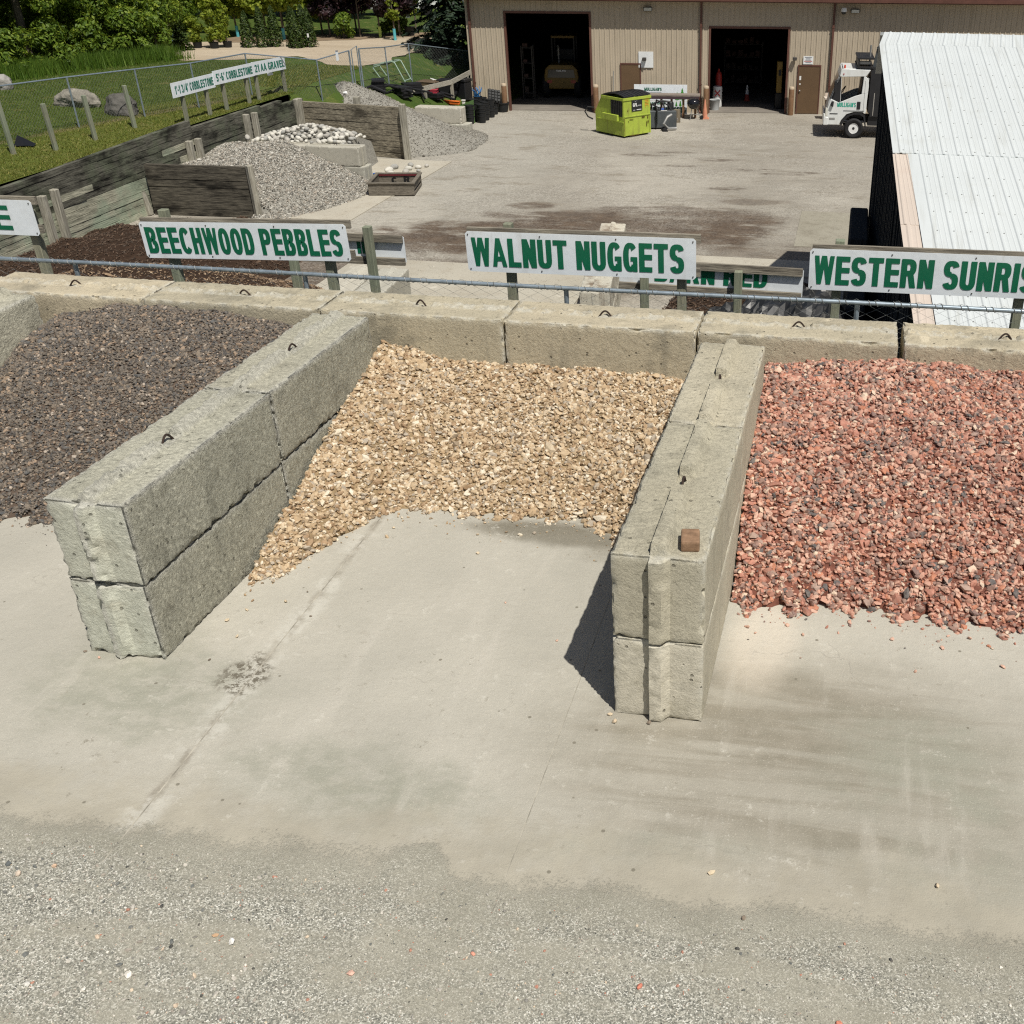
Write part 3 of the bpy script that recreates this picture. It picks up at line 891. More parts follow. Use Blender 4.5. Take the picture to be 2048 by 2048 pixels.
bx = -5.59
back_labels = {-2: 'back wall concrete block farthest along beyond the brown stone bin', -1: 'back wall concrete block behind the left block of the brown stone bin',
               0: 'back wall concrete block behind the middle of the brown stone', 1: 'back wall concrete block behind the joint of brown stone and grey divider',
               2: 'tan stained back wall concrete block left half behind the tan stone', 3: 'back wall concrete block with a chipped corner at the start of the red stone',
               4: 'back wall concrete block after the open black joint behind the red stone', 5: 'back wall concrete block beyond the right edge of the red stone'}
back_labels[1] = 'back wall concrete block behind the right part of the brown stone'
back_labels[2] = 'back wall concrete block behind the left half of the tan stone'
for i in range(-1, 5):
    x0 = -5.59 + 1.835 * i
    if i == 2: lab = 'tan stained back wall concrete block behind the right half of the tan stone'
    elif i == 1: lab = 'back wall concrete block behind the left half of the tan stone'
    elif i == 0: lab = 'back wall concrete block behind the right part of the brown stone'
    elif i == -1: lab = 'back wall concrete block behind the left part of the brown stone'
    elif i == 3: lab = 'back wall concrete block behind the start of the red stone'
    else: lab = 'back wall concrete block right of the open black joint behind the red stone'
    gap = .035 if i == 4 else 0
    block(lab, x0 + .9175 + gap, .305 + rnd.uniform(-.012, .012), .553, math.pi + rnd.uniform(-.006, .006), 1.822, .61, .607, 'block_back', tongue=.022, endt=0, wear=1.1, erode=.6, group='concrete blocks along the back wall')
rw = thing('retaining_wall', 'lower course of the concrete back wall behind the stone bins', 'wall', (-2, .3, -3.6))
MB().box2((-9.3, .03, .0), (5.5, .585, .545)).build('wall_course', MAT['block_back'], rw, True)
MB().box2((-9.6, .02, -3.6), (5.8, .58, -.002)).build('footing', MAT['block_back'], rw, True)

# brown paver left on the middle divider
o = thing('paver', 'small brown tumbled paver lying on the end of the middle divider', 'paver', (.42, -3.83, 1.215), R(8))
MB().box((0, 0, .035), (.112, .165, .07)).build('paver_body', plain('paver_brown', (.25, .155, .095), .85, .2, 0, .25, 20, (.36, .25, .17), .5, .002, 90), o, bevel=.013, seg=2)

# ------------------------------------------------------------------ stone heaps
def heap(name, label, xr, yr, hfun, mat, bed, size, n, loose=None, flat=.35, asp=(1, .75, .5), step=.06, rough=.28, cat='gravel'):
    xs, ys = np.arange(xr[0], xr[1] + step, step), np.arange(yr[0], yr[1] + step, step)
    v, f = grid_mesh(np.clip(xs, *xr), np.clip(ys, *yr), lambda X, Y: hfun(X, Y) - size * .55)
    f = np.concatenate([f[:, [0, 1, 2]], f[:, [0, 2, 3]]])
    x = rng.uniform(*xr, n * 2)
    y = rng.uniform(*yr, n * 2)
    h = hfun(x, y)
    k = np.flatnonzero(h > .004 + hbase(name))[:n]
    s = size * np.exp(rng.normal(0, .30, len(k))) * np.where(rng.random(len(k)) < .22, .6, 1.0)
    P = np.stack([x[k], y[k], h[k] + rng.uniform(-.9, .35, len(k)) * size], 1)
    if loose:
        m, xk, Ek, z0 = loose
        lx = rng.uniform(xr[0] + .03, xr[1] - .03, m)
        ly = -np.interp(lx, xk, Ek) - .01 - rng.exponential(.11, m)
        ls = size * rng.uniform(.25, .9, m) * np.where(rng.random(m) < .5, .5, 1)
        P = np.concatenate([P, np.stack([lx, ly, z0 + ls * .35], 1)])
        s = np.concatenate([s, ls])
    sv, sf = stones(P, s, flat, rough, asp)
    V = np.concatenate([v, sv])
    F = np.concatenate([f, sf + len(v)])
    mi = np.concatenate([np.zeros(len(f)), np.ones(len(sf))])
    me = raw_mesh(name, V, F, [bed, mat], mi)
    return stuff(link(name, me), label, cat)
HB = {}
def hbase(nm):
    return HB.get(nm, 0.)

def bin_h(xk, Ek, tk_x, tk, p, amp=.035, seed=1.):
    def h(X, Y):
        X, Y = np.asarray(X, float), np.asarray(Y, float)
        E = np.interp(X, xk, Ek)
        top = np.interp(X, tk_x, tk)
        t = np.clip(-Y / E, 0, 1.3)
        n = amp * (np.sin(X * 5.1 + seed) * np.cos(Y * 4.3 + seed * 2) + .6 * np.sin(X * 11 + Y * 9 + seed))
        z = top * (1 - np.clip(t, 0, 1) ** p)
        z = z + n * np.clip(z / .25, 0, 1) * .6
        e2 = 1 + .025 * np.sin(X * 17 + seed) + .02 * np.sin(X * 41 + 2 * seed)
        return np.where(t < e2, np.maximum(z, .012 * (t < e2)), -.06)
    return h
walnut_h = bin_h([-3.2, -3.14, -2.94, -2.68, -2.58, -2.2, -1.69, -1.18, -.79, -.55, -.3, 0], [3.15, 3.06, 2.81, 2.19, 1.78, 1.64, 1.69, 1.65, 1.63, 1.84, 2.25, 2.6],
                 [-3.2, -3.0, -2.6, -2.2, -1.7, -1.2, -.3, 0], [.92, .84, .75, .72, .72, .74, .70, .69], 1.12)
heap('walnut_stone_heap', 'heap of tan and cream broken stone in the middle bin', (-3.13, -.01), (-3.2, .02), walnut_h, MAT['walnut'], MAT['bed_walnut'], .0215, 19000, rough=.3, loose=(170, [-3.14, -2.94, -2.68, -2.58, -2.2, -1.69, -1.18, -.79, -.55, -.3, 0], [3.06, 2.81, 2.19, 1.78, 1.64, 1.69, 1.65, 1.63, 1.84, 2.25, 2.6], .004))
red_h = bin_h([.55, .6, .94, 1.45, 2.0, 2.4, 4], [2.62, 2.66, 2.69, 2.57, 2.64, 2.66, 2.7], [.5, .7, 1.24, 1.77, 2.21, 2.86, 4], [.86, .90, .97, .99, 1.0, .94, .9], 2.1, seed=2.2)
heap('red_stone_heap', 'heap of red and salmon broken stone in the right bin', (.57, 3.75), (-2.85, .02), red_h, MAT['red'], MAT['bed_red'], .022, 25000, rough=.3, loose=(130, [.55, .94, 1.45, 2.0, 2.4, 4], [2.64, 2.69, 2.57, 2.64, 2.66, 2.7], .0))
beech_h = bin_h([-7, -6, -5.3, -3.6], [2.3, 2.36, 2.37, 2.4], [-7.3, -6.9, -6.47, -5.77, -5.24, -4.57, -4.19, -3.6], [.5, .78, .95, 1.1, 1.09, 1.06, 1.0, .92], 1.7, seed=4.)
heap('brown_stone_heap', 'heap of small dark brown stone in the left bin', (-6.58, -3.68), (-2.6, .02), beech_h, MAT['beech'], MAT['bed_beech'], .0150, 38000, rough=.3, loose=(150, [-7, -6, -5.3, -3.6], [2.3, 2.36, 2.37, 2.4], .002))

# stray stones that rolled out on to the concrete
spots = [(-1.62, -1.98, 'walnut', .02), (-2.72, -3.15, 'walnut', .02), (-2.95, -3.3, 'walnut', .018), (-2.85, -3.62, 'walnut', .018), (-3.02, -3.45, 'walnut', .022), (-2.9, -3.9, 'beech', .012), (-2.45, -3.3, 'beech', .012), (-2.62, -3.0, 'beech', .01),
         (.2, -4.06, 'beech', .018), (-.02, -4.08, 'walnut', .022), (-.06, -4.02, 'walnut', .02), (.72, -2.92, 'red', .022), (1.0, -2.85, 'red', .02), (.78, -2.98, 'red', .015), (1.12, -2.95, 'red', .018), (1.45, -2.75, 'red', .02), (2.1, -2.95, 'red', .024), (2.3, -2.8, 'red', .02), (1.75, -2.9, 'red', .018), (2.5, -3.1, 'red', .02), (1.9, -3.25, 'red', .015), (-3.72, -3.9, 'walnut', .018), (-3.66, -4.0, 'red', .014), (-3.8, -3.95, 'beech', .014),
         (.75, -5.2, 'walnut', .02), (1.95, -5.1, 'walnut', .02), (.95, -5.47, 'beech', .016), (-1.1, -2.9, 'red', .012), (-.6, -3.3, 'red', .011), (-4.1, -3.1, 'beech', .015), (-4.4, -2.75, 'beech', .016), (-3.95, -3.6, 'red', .012), (.5, -2.75, 'red', .02)]
sl = {'walnut': 'tan stray stone lying loose on the concrete pad', 'red': 'reddish stray stone lying loose on the concrete pad', 'beech': 'dark stray pebble lying loose on the concrete pad'}
for (x, y, k, s) in spots:
    sv, sf = stones(np.array([[0, 0, s * .42]]), np.array([s]), .8, .25)
    me = raw_mesh('stray_stone', sv, sf, MAT[k])
    tag(link('stray_stone', me, None, (x, y, .002)), sl[k], 'stone', k.replace('beech', 'dark') + ' stray stones')
big = [(-1.56, -6.02, .028, (.74, .72, .68)), (-1.95, -6.28, .03, (.72, .68, .6)), (-1.66, -6.0, .018, (.5, .33, .2)), (-.9, -6.1, .022, (.66, .42, .33)), (-3.0, -5.75, .02, (.10, .11, .11)), (-2.9, -5.8, .024, (.6, .5, .4)), (-2.75, -5.72, .02, (.56, .4, .28)), (.5, -5.95, .024, (.6, .22, .15)), (1.45, -6.0, .02, (.62, .24, .16)), (.95, -6.1, .02, (.6, .26, .18)), (-.35, -5.9, .016, (.6, .28, .2)), (-2.4, -6.4, .024, (.68, .66, .6))]
for i, (x, y, s, c) in enumerate(big):
    sv, sf = stones(np.array([[0, 0, s * .4]]), np.array([s]), .8, .22)
    me = raw_mesh('stray_stone', sv, sf, plain('drive_stone', c, .8, .3, 0, .2, 40))
    kind = 'pale' if c[0] > .55 and c[1] > .45 else ('dark' if c[0] < .2 else 'reddish')
    tag(link('stray_stone', me, None, (x, y, float(gravel_h(np.array([[x]]), np.array([[y]]))[0, 0]))), kind + ' larger stone lying in the fine gravel drive', 'stone', kind + ' stones in the drive')

# ------------------------------------------------------------------ bin signs and near fence
def sign(label, x0, x1, zl0, zr0, hgt, y, text, tx, tz, posts, ztop_extra=.06, yard=-3.5, rails='back', part_text=None, bold=.05):
    """panel from x0 to x1 with lower edge zl0 (left) to zr0 (right)"""
    o = thing('bin_sign', label, 'sign', ((x0 + x1) / 2, y, yard), 0, 'white signs behind the stone bins')
    sl = (zr0 - zl0) / (x1 - x0)
    xd = Vector((1, 0, sl)).normalized()
    zd = Vector((-sl, 0, 1)).normalized()
    A = Vector((x0, y, zl0))
    w = (x1 - x0)
    def at(u, t, dy=0):
        return A + xd * u + zd * t + Vector((0, dy, 0))
    b = MB()
    r = .025
    pl = [(r, 0), (w - r, 0), (w, r), (w, hgt - r), (w - r, hgt), (r, hgt), (0, hgt - r), (0, r)]
    fr = [at(u, t, 0) for u, t in pl]
    bk = [at(u, t, .006) for u, t in pl]
    nn = len(pl)
    b.add(fr + bk, [tuple(range(nn)), tuple(range(2 * nn - 1, nn - 1, -1))] + [(i, (i + 1) % nn, (i + 1) % nn + nn, i + nn) for i in range(nn)])
    s = b
    for u in (.03, w * .33, w * .66, w - .03):
        for t in (.03, hgt - .03):
            p = at(u, t)
            s.box((p.x, p.y - .004, p.z), (.011, .006, .011), 0, 1)
    b.build('panel', [MAT['sign_white'], MAT['screw']], o, True)
    if rails == 'back':
        rb = MB()
        rb.beam(at(.02, hgt - .005, .028), at(w + .045, hgt - .005, .028), .038, .085)
        rb.build('top_rail', MAT['rail_wood'], o, True)
        rb = MB()
        rb.beam(at(.02, .07, .028), at(w + .04, .07, .028), .038, .085)
        rb.build('bottom_rail', MAT['rail_wood'], o, True)
        py = y + .095
    else:
        rb = MB()
        rb.beam(at(0, hgt - .035, -.025), at(w - .01, hgt - .035, -.025), .04, .085)
        rb.build('top_rail', MAT['rail_wood'], o, True)
        rb = MB()
        rb.beam(at(0, .03, -.025), at(w - .01, .03, -.025), .04, .085)
        rb.build('bottom_rail', MAT['rail_wood'], o, True)
        py = y - .095
    for (px, pz) in posts:
        MB().box2((px - .045, py - .045, yard), (px + .045, py + .045, pz)).build('post', MAT['post_wood'], o, True, bevel=.006)
    if text:
        p = at(tx[0], tz[0], -.001) - o.location
        lettering(text, tx[1] - tx[0], tz[1] - tz[0], MAT['sign_green'], o, p, xd, zd, bold=bold, space=.93)
    return o

SY = 1.2
sign('white sign reading BEECHWOOD PEBBLES behind the brown stone', -6.28, -3.93, 1.19, 1.27, .39, SY, 'BEECHWOOD PEBBLES', (.05, 2.28), (.055, .335), [(-6.03, 1.70), (-4.22, 1.60)])
sign('white sign reading WALNUT NUGGETS behind the tan stone', -2.65, -.26, 1.235, 1.27, .415, SY, 'WALNUT NUGGETS', (.06, 2.27), (.06, .355), [(-2.22, 1.73), (-.42, 1.60)])
sign('white sign reading WESTERN SUNRISE behind the red stone', .87, 3.28, 1.235, 1.26, .41, SY, 'WESTERN SUNRISE', (.05, 2.33), (.06, .345), [(1.15, 1.72), (2.93, 1.62)])
sign('white sign ending in the letter E at the left edge', -9.6, -7.5, 1.34, 1.37, .38, SY, 'E', (1.56, 1.80), (.055, .32), [(-9.3, 1.7), (-7.63, 1.62)])
sign('lower white sign with weathered rails reading BARN RED', -1.33, .77, .73, .71, .345, 2.5, 'BARN RED', (.41, 1.70), (.10, .33), [(-1.02, .95), (.05, 1.02)], rails='front')
sign('lower white sign with weathered rails ending in IE', -5.70, -3.88, .86, .87, .335, 2.5, 'IE', (1.23, 1.40), (.10, .33), [(-5.25, 1.15), (-4.27, 1.32)], rails='front')

fence = thing('chain_link_fence', 'galvanised chain link fence with blue grey top rail behind the back wall', 'fence', (-2.5, .72, 0))
FY = .73
def zr(x):
    return 1.265 + .004 * math.sin(x * .9) + .003 * (x + 2)
MB().tube([(x, FY, zr(x)) for x in np.linspace(-11, 6, 35)], .021, 10).build('top_rail', MAT['galv'], fence, True, smooth=True)
for px in (-9.0, -6.83, -4.25, -1.50, 1.36, 4.1):
    MB().tube([(px, FY + .035, -.3), (px, FY + .035, zr(px) - .005)], .024, 10).build('post', MAT['galv'], fence, True)
w = MB()
p = .098
zb = .25
H = 1.255 - zb
for k in range(int(17 / p)):
    x0 = -11 + k * p
    z1 = zr(x0)
    for sgn in (1,):
        # zigzag wire woven from the rail down
        pts = []
        m = int(H / (p * .5))
        for j in range(m + 1):
            pts.append((x0 + (p if (j + k) % 2 else 0), FY + .024 + (.003 if j % 2 else -.003), z1 + .03 - j * p * .5))
        w.tube(pts, .0019, 3, 0, False)
for k in range(int(17 / .23)):
    x0 = -11 + k * .23 + rnd.uniform(-.05, .05)
    z = zr(x0)
    pts = [(x0 + .10 * t, FY + .026 * math.cos(2 * math.pi * (t * 1.6 + .2)), z + .026 * math.sin(2 * math.pi * (t * 1.6 + .2))) for t in np.linspace(0, 1, 16)]
    w.tube(pts, .0032, 4, 0, False)
w.build('mesh', MAT['wire'], fence, True)
# ------------------------------------------------------------------ yard, bank and terrain
def T_np(X, Y):
    """height of the grassed bank"""
    X, Y = np.asarray(X, float), np.asarray(Y, float)
    bank = -1.47 + .13 * sstep(0, 2.5, -19.4 - X)
    near = np.where(X > -19.40, -3.55, bank)
    s = np.clip((-15.0 - X) / 4.4, 0, 1)
    far = -3.53 + 2.19 * s
    far = far - np.clip((X + 19.7) / .6, 0, 1) * (1 - sstep(30.4, 32.2, Y)) * np.clip((-15.2 - X) / 2, 0, 1) * .62
    k = sstep(29.9, 30.9, Y)
    return np.where(Y < 30.4, near, far)
def T(x, y):
    return float(T_np(np.array(x), np.array(y)))

structure(MB().box2((-60, .5, -3.9), (60, 140, -3.5)).build('yard_ground', MAT['yard']))
# the bank: fine near the wall, coarse far away
def bank_patch(name, xs, ys):
    v, f = grid_mesh(xs, ys, lambda X, Y: T_np(X, Y))
    if name == 'grass_bank' and ys[0] > 30:
        v[:len(xs), 2] = np.where(v[:len(xs), 0] > -19.5, -3.6, v[:len(xs), 2])
        v[:len(xs), 1] += .39
    return structure(link(name, raw_mesh(name, v, f, MAT['grass'], smooth=True)))
bank_patch('grass_bank', np.concatenate([np.arange(-60, -24, 2.0), np.arange(-24, -19.44, .25), [-19.46]]), np.arange(6, 30.5, .5))
bank_patch('grass_bank', np.concatenate([[-400, -250, -150, -100, -70], np.arange(-60, -24, 2.0), np.arange(-24, -14.4, .4)]), np.concatenate([[30.0], np.arange(30.4, 60, .8), [62, 66, 72, 80, 95, 120, 160, 220, 320, 500]]))
structure(MB().box2((-400, 128, -3.6), (400, 900, -3.0)).build('far_ground', MAT['grass']))

# dirt track with the nursery bed behind it
def flat_patch(name, outline, z, mat, sub=.5, wob=.25):
    pts = []
    n = len(outline)
    for i in range(n):
        a, b = Vector(outline[i]), Vector(outline[(i + 1) % n])
        m = max(1, int((b - a).length / sub))
        for k in range(m):
            p = a.lerp(b, k / m)
            q = p + Vector((noise.noise(Vector((p.x * .7, p.y * .7, 1))), noise.noise(Vector((p.x * .7, p.y * .7, 9))))) * wob * 2
            pts.append((q.x, q.y, z))
    me = bpy.data.meshes.new(name)
    bm = bmesh.new()
    vs = [bm.verts.new(p) for p in pts]
    fc = bm.faces.new(vs)
    if fc.normal.z < 0:
        fc.normal_flip()
    bmesh.ops.triangulate(bm, faces=[fc])
    bm.to_mesh(me)
    bm.free()
    me.materials.append(mat)
    return structure(link(name, me))
flat_patch('dirt_track', [(-31.5, 38.0), (-27.8, 37.2), (-26.0, 37.6), (-23.9, 39.6), (-21.2, 37.0), (-19.6, 36.4), (-19.45, 38.5), (-19.5, 42), (-19.6, 50), (-22.5, 48.6), (-25.5, 46.0), (-27.5, 44.8), (-30.5, 44.2), (-33, 43)], -1.325, MAT['track'])
MAT['bed'] = plain('nursery_bed_soil', (.20, .15, .10), .95, .1, 0, .3, 1.2, (.36, .28, .19), .5)
flat_patch('nursery_bed', [(-31, 43.9), (-27.5, 44.6), (-25.5, 45.8), (-22.5, 48.2), (-20.0, 49.6), (-21, 51.6), (-25.5, 49.5), (-31, 47.5)], -1.315, MAT['bed'])
MAT['road'] = plain('far_road', (.22, .21, .20), .9, .2, 0, .15, .3)
flat_patch('far_road', [(-60, 66.5), (-20, 71.5), (60, 82), (60, 90), (-20, 78), (-60, 72.5)], -1.31, MAT['road'], 5, .2)

# ------------------------------------------------------------------ timber walls of the lower bays
MAT['timber_dark'] = m_wood('timber_dark', (.15, .135, .105), (.02, .018, .015), None, (1, 0, 0), .85)
MAT['timber_grey'] = m_wood('timber_grey', (.38, .34, .255), (.10, .085, .065), None, (1, 0, 0), .75)
MAT['timber_green'] = m_wood('timber_green', (.56, .54, .42), (.20, .20, .15), (.33, .41, .30), (0, 1, 0), .5)
MAT['timber_black'] = m_wood('timber_black', (.19, .185, .15), (.03, .028, .023), (.13, .15, .10), (0, 1, 0), .9)
MAT['timber_post'] = m_wood('timber_post', (.45, .43, .36), (.18, .165, .13), None, (0, 0, 1), .25)

def plank_wall(mb, p0, p1, z0, z1a, z1b, hgt=.19, th=.15, mi_top=0, mi_low=0, low=.5, cut=(1.8, 2.6)):
    """stacked timbers from p0 to p1, top running from z1a to z1b"""
    p0, p1 = Vector(p0), Vector(p1)
    d = (p1 - p0)
    Ln = d.length
    d.normalize()
    sd = Vector((-d.y, d.x))
    n = max(1, round(((z1a + z1b) / 2 - z0) / hgt))
    for k in range(n):
        u = 0
        while u < Ln - .05:
            w = min(rnd.uniform(*cut), Ln - u)
            if Ln - u - w < .6:
                w = Ln - u
            j = rnd.uniform(-.012, .012)
            g0, g1 = rnd.uniform(.002, .012), rnd.uniform(.002, .010)
            def zz(s, m):
                return z0 + (z1a + (z1b - z1a) * s / Ln - z0) * m / n
            mi = mi_low if (k + .5) / n < low + rnd.uniform(-.12, .12) else mi_top
            vs = []
            segs = max(2, int(w / .35))
            ring = []
            for q in range(segs + 1):
                s_ = u + (w - .008) * q / segs
                c = p0 + d * s_
                jj = j + .010 * noise.noise(Vector((c.x * 2, c.y * 2, k * 3.1)))
                zb, zt = zz(s_, k) + g0 + .006 * noise.noise(Vector((c.x * 3, c.y * 3, k))), zz(s_, k + 1) - g1 + .006 * noise.noise(Vector((c.x * 3, c.y * 3, k + 40)))
                for (o_, z_) in ((-th / 2 + jj, zb), (th / 2 + jj, zb), (th / 2 + jj, zt), (-th / 2 + jj, zt)):
                    ring.append((c.x + sd.x * o_, c.y + sd.y * o_, z_))
            fs = [(0, 1, 2, 3), tuple(segs * 4 + i for i in (3, 2, 1, 0))]
            for q in range(segs):
                a_ = q * 4
                fs += [(a_ + i, a_ + (i + 1) % 4, a_ + 4 + (i + 1) % 4, a_ + 4 + i) for i in range(4)]
            mb.add(ring, fs, mi)
            u += w
    # dark core that closes the joints
    mid0, mid1 = p0 + d * .01, p1 - d * .01
    vs = []
    for P, zt in ((mid0, z1a), (mid1, z1b)):
        for o_, z_ in ((-th * .36, z0), (th * .36, z0), (th * .36, zt - .02), (-th * .36, zt - .02)):
            vs.append((P.x + sd.x * o_, P.y + sd.y * o_, z_))
    mb.add(vs, [(0, 1, 2, 3), (7, 6, 5, 4), (0, 4, 5, 1), (1, 5, 6, 2), (2, 6, 7, 3), (3, 7, 4, 0)], mi_top)

o = thing('timber_wall', 'long black and green weathered timber wall holding back the grass bank', 'timber wall', (-19.45, 20, -3.5))
mb = MB()
plank_wall(mb, (-19.42, 9.5), (-19.42, 23.05), -3.5, -1.66, -1.31, .17, .16, 1, 0, .62)
plank_wall(mb, (-19.40, 23.07), (-19.40, 27.4), -3.5, -1.52, -1.50, .17, .16, 1, 0, .1)
plank_wall(mb, (-19.38, 27.42), (-19.38, 28.9), -3.5, -1.56, -1.54, .17, .16, 1, 0, .1)
plank_wall(mb, (-19.36, 28.92), (-19.36, 30.5), -3.5, -1.66, -1.70, .17, .16, 1, 0, .1)
mb.build('timbers', [MAT['timber_green'], MAT['timber_black']], o, True, bevel=0)
for y, zt in ((15.7, -1.93), (16.2, -1.95), (22.6, -1.86), (23.1, -1.80), (26.2, -1.62), (26.75, -1.62), (29.85, -1.62)):
    MB().box2((-19.32, y - .09, -3.5), (-19.14, y + .09, zt + rnd.uniform(-.05, .05))).build('post', MAT['timber_post'], o, True, bevel=.015)

o = thing('timber_divider', 'short dark timber wall between the brown mulch and the white gravel', 'timber wall', (-17.9, 20.2, -3.5))
mb = MB()
plank_wall(mb, (-19.2, 20.15), (-16.0, 20.33), -3.5, -2.03, -2.04, .21, .16, 0, 0, 0, (3.2, 3.4))
mb.build('timbers', MAT['timber_dark'], o, True)
for x, y, dx in ((-19.3, 19.98, -.28), (-15.95, 20.2, -.03)):
    MB().beam((x, y, -3.5), (x + dx, y + .02, -1.98), .17, .17).build('post', MAT['timber_post'], o, True, bevel=.015)

o = thing('timber_divider', 'tall brown timber wall between the cobbles and the grey gravel', 'timber wall', (-17, 29.6, -3.5))
mb = MB()
plank_wall(mb, (-19.25, 30.15), (-14.85, 29.22), -3.5, -1.74, -1.70, .20, .16, 0, 0, 0, (1.9, 2.9))
mb.build('timbers', MAT['timber_grey'], o, True)
for x, y, zt in ((-19.18, 29.95, -1.62), (-14.8, 29.05, -1.56), (-16.9, 29.95, -1.5)):
    MB().box2((x - .1, y - .1, -3.5), (x + .1, y + .1, zt)).build('post', MAT['timber_post'], o, True, bevel=.015)

# concrete apron and divider blocks of the lower bays
MAT['apron'] = concrete('apron_concrete', (.50, .475, .41), (.41, .385, .33), (.33, .29, .23), .5, .004, .5)
MAT['yard_slab'] = concrete('yard_slab', (.40, .375, .315), (.32, .295, .24), (.19, .165, .125), .5, .004, .6)
structure(MB().box2((-19.3, 20.35, -3.6), (-13.2, 23.55, -3.475)).build('concrete_apron', MAT['apron']))
structure(MB().box2((-19.3, 23.56, -3.6), (-13.12, 29.0, -3.472)).build('concrete_apron', MAT['apron']))
structure(MB().box2((-11.4, 6.0, -3.6), (-4.9, 16.8, -3.47)).build('concrete_apron', MAT['apron']))
structure(MB().box2((-.15, 20.0, -3.6), (3.2, 24.0, -3.485)).build('concrete_apron', MAT['yard_slab']))
structure(MB().box2((-3.6, 17.2, -3.6), (1.2, 18.6, -3.48)).build('concrete_apron', MAT['apron']))
PB = 'pale concrete blocks in the yard'
for i, (x, lab) in enumerate(((-15.60, 'pale'), (-17.45, 'pale'))):
    t = ('with its grooved end towards the yard', 'half buried under the white gravel')[i]
    block('upper pale concrete block below the cobbles ' + t, x, 25.08, -2.885, 0, 1.82, .62, .605, 'block_far', .03, .04, i == 0, .7, 0, PB)
    block('lower pale concrete block below the cobbles ' + t, x + .12, 25.08, -3.5, 0, 1.82, .62, .61, 'block_far', 0, .04, False, .7, 0, PB)
block('upper grey concrete block beside the green board at the gravel spill', -15.55, 34.75, -3.12, 0, 1.95, .62, .61, 'block_far', .02, .03, False, 1.4, 0, PB)
block('lower grey concrete block half buried in the gravel spill', -15.3, 34.7, -3.73, 0, 1.95, .66, .61, 'block_far', 0, .03, False, 1.4, 0, PB)
MAT['block_white'] = concrete('block_whitish', (.62, .59, .51), (.50, .47, .40), (.16, .105, .07), .9, .005, .85)
for i in range(3):
    u = .9 + i * 1.84
    for lev in range(2):
        block(('farthest', 'middle', 'nearest')[i] + (' lower', ' upper')[lev] + ' whitish block of the divider below the sign WALNUT NUGGETS', -4.52 + .135 * u, 16.9 - .99 * u, -3.5 + .61 * lev, R(-82), 1.82, .62, .605, 'block_white', .05 if lev else 0, .02, lev == 1 and i == 0, 1.3, .3, PB)
for i in range(3):
    for j in range(2):
        block(('outer', 'inner')[j] + (' far', ' middle', ' near')[i] + ' greyish block seen through the fence under the sign PEBBLES', -9.0 + .66 * j + .12 * i, 11.4 - 1.85 * i, -2.89, R(-86), 1.82, .62, .605, 'block_far', .03, .02, False, 1.1, .3, PB)
MB0 = thing('block_base', 'lower course of the greyish double divider seen through the fence', 'concrete block', (-8.6, 9.5, -3.5))
MB().box2((-9.25, 6.8, -3.5), (-7.9, 12.2, -2.9)).build('course', MAT['block_far'], MB0, True)

# ------------------------------------------------------------------ heaps in the yard
def yard_heap(name, label, cat, xr, yr, hf, mat, bed, size, n, **kw):
    HB[name] = -3.5
    def h2(X, Y):
        return -3.5 + hf(np.asarray(X, float), np.asarray(Y, float))
    return heap(name, label, xr, yr, h2, mat, bed, size, n, step=.14, cat=cat, **kw)
def h_white(X, Y):
    crest = np.interp(Y, [20.3, 21.4, 22.5, 23.5, 24.74], [.85, 1.14, 1.20, 1.32, 1.38]) * np.interp(X, [-19.3, -18.2, -17.2], [.86, .96, 1.0])
    reach = np.interp(Y, [20.3, 21.5, 23, 24.7], [4.3, 4.9, 5.3, 5.3])
    t = np.clip((X + 19.3) / reach, 0, 1.2)
    z = crest * (1 - np.clip((t - .36) / .64, 0, 1) ** 1.2)
    z += .05 * np.sin(X * 3.1 + 1) * np.cos(Y * 2.7) * np.clip(z, 0, 1)
    side = np.interp(Y, [19.5, 21.6], [0, 1]) ** .8
    z = np.where(X > -16.05, z * np.minimum(1, side + np.clip((-15.6 - X) / .5, 0, 1) * (Y > 20.4)), np.where(Y < 20.42, -.1, z))
    return np.where((t < 1) & (z > .01), z, -.1)
yard_heap('white_gravel_heap', 'heap of white and grey gravel chips beside the dark timber divider', 'gravel', (-19.3, -13.9), (19.5, 24.74), h_white, MAT['white_chip'], MAT['bed_grey'], .025, 30000)
def h_grey(X, Y):
    r = np.hypot((X + 18.6) / 2.6, (Y - 33.0) / 2.2)
    a = 2.05 * np.clip(1.06 - r * .60, 0, 1)
    r2 = np.hypot((X + 17.2) / 3.6, (Y - 31.6) / 2.2)
    b = 1.65 * np.clip(1.12 - r2 * .95, 0, 1)
    r3 = np.hypot((X + 15.4) / 2.6, (Y - 32.6) / 3.4)
    c = .62 * np.clip(1.05 - r3 * 1.12, 0, 1)
    z = np.maximum(np.maximum(a, b), c) 
    z = z + .06 * np.sin(X * 2.2) * np.sin(Y * 2.9) * np.clip(z * 3, 0, 1)
    z = np.where(Y < 30.2 - (X + 19.3) * .21, -.2, z)
    return np.where(z > .03, z, -.1)
yard_heap('grey_gravel_heap', 'heap of fine grey gravel spilling past the end of the tall timber wall', 'gravel', (-21.9, -12.2), (28.6, 38.4), h_grey, MAT['grey_chip'], MAT['bed_grey'], .022, 14000)
MAT['mulch'] = m_stones('mulch_shred', [(0, (.045, .026, .017)), (.3, (.075, .044, .028)), (.6, (.03, .019, .014)), (.85, (.11, .066, .042))])
MAT['mulch_pale'] = m_stones('mulch_chip', [(0, (.17, .11, .065)), (.3, (.27, .185, .115)), (.55, (.11, .07, .045)), (.8, (.36, .26, .17)), (.93, (.46, .36, .25))])
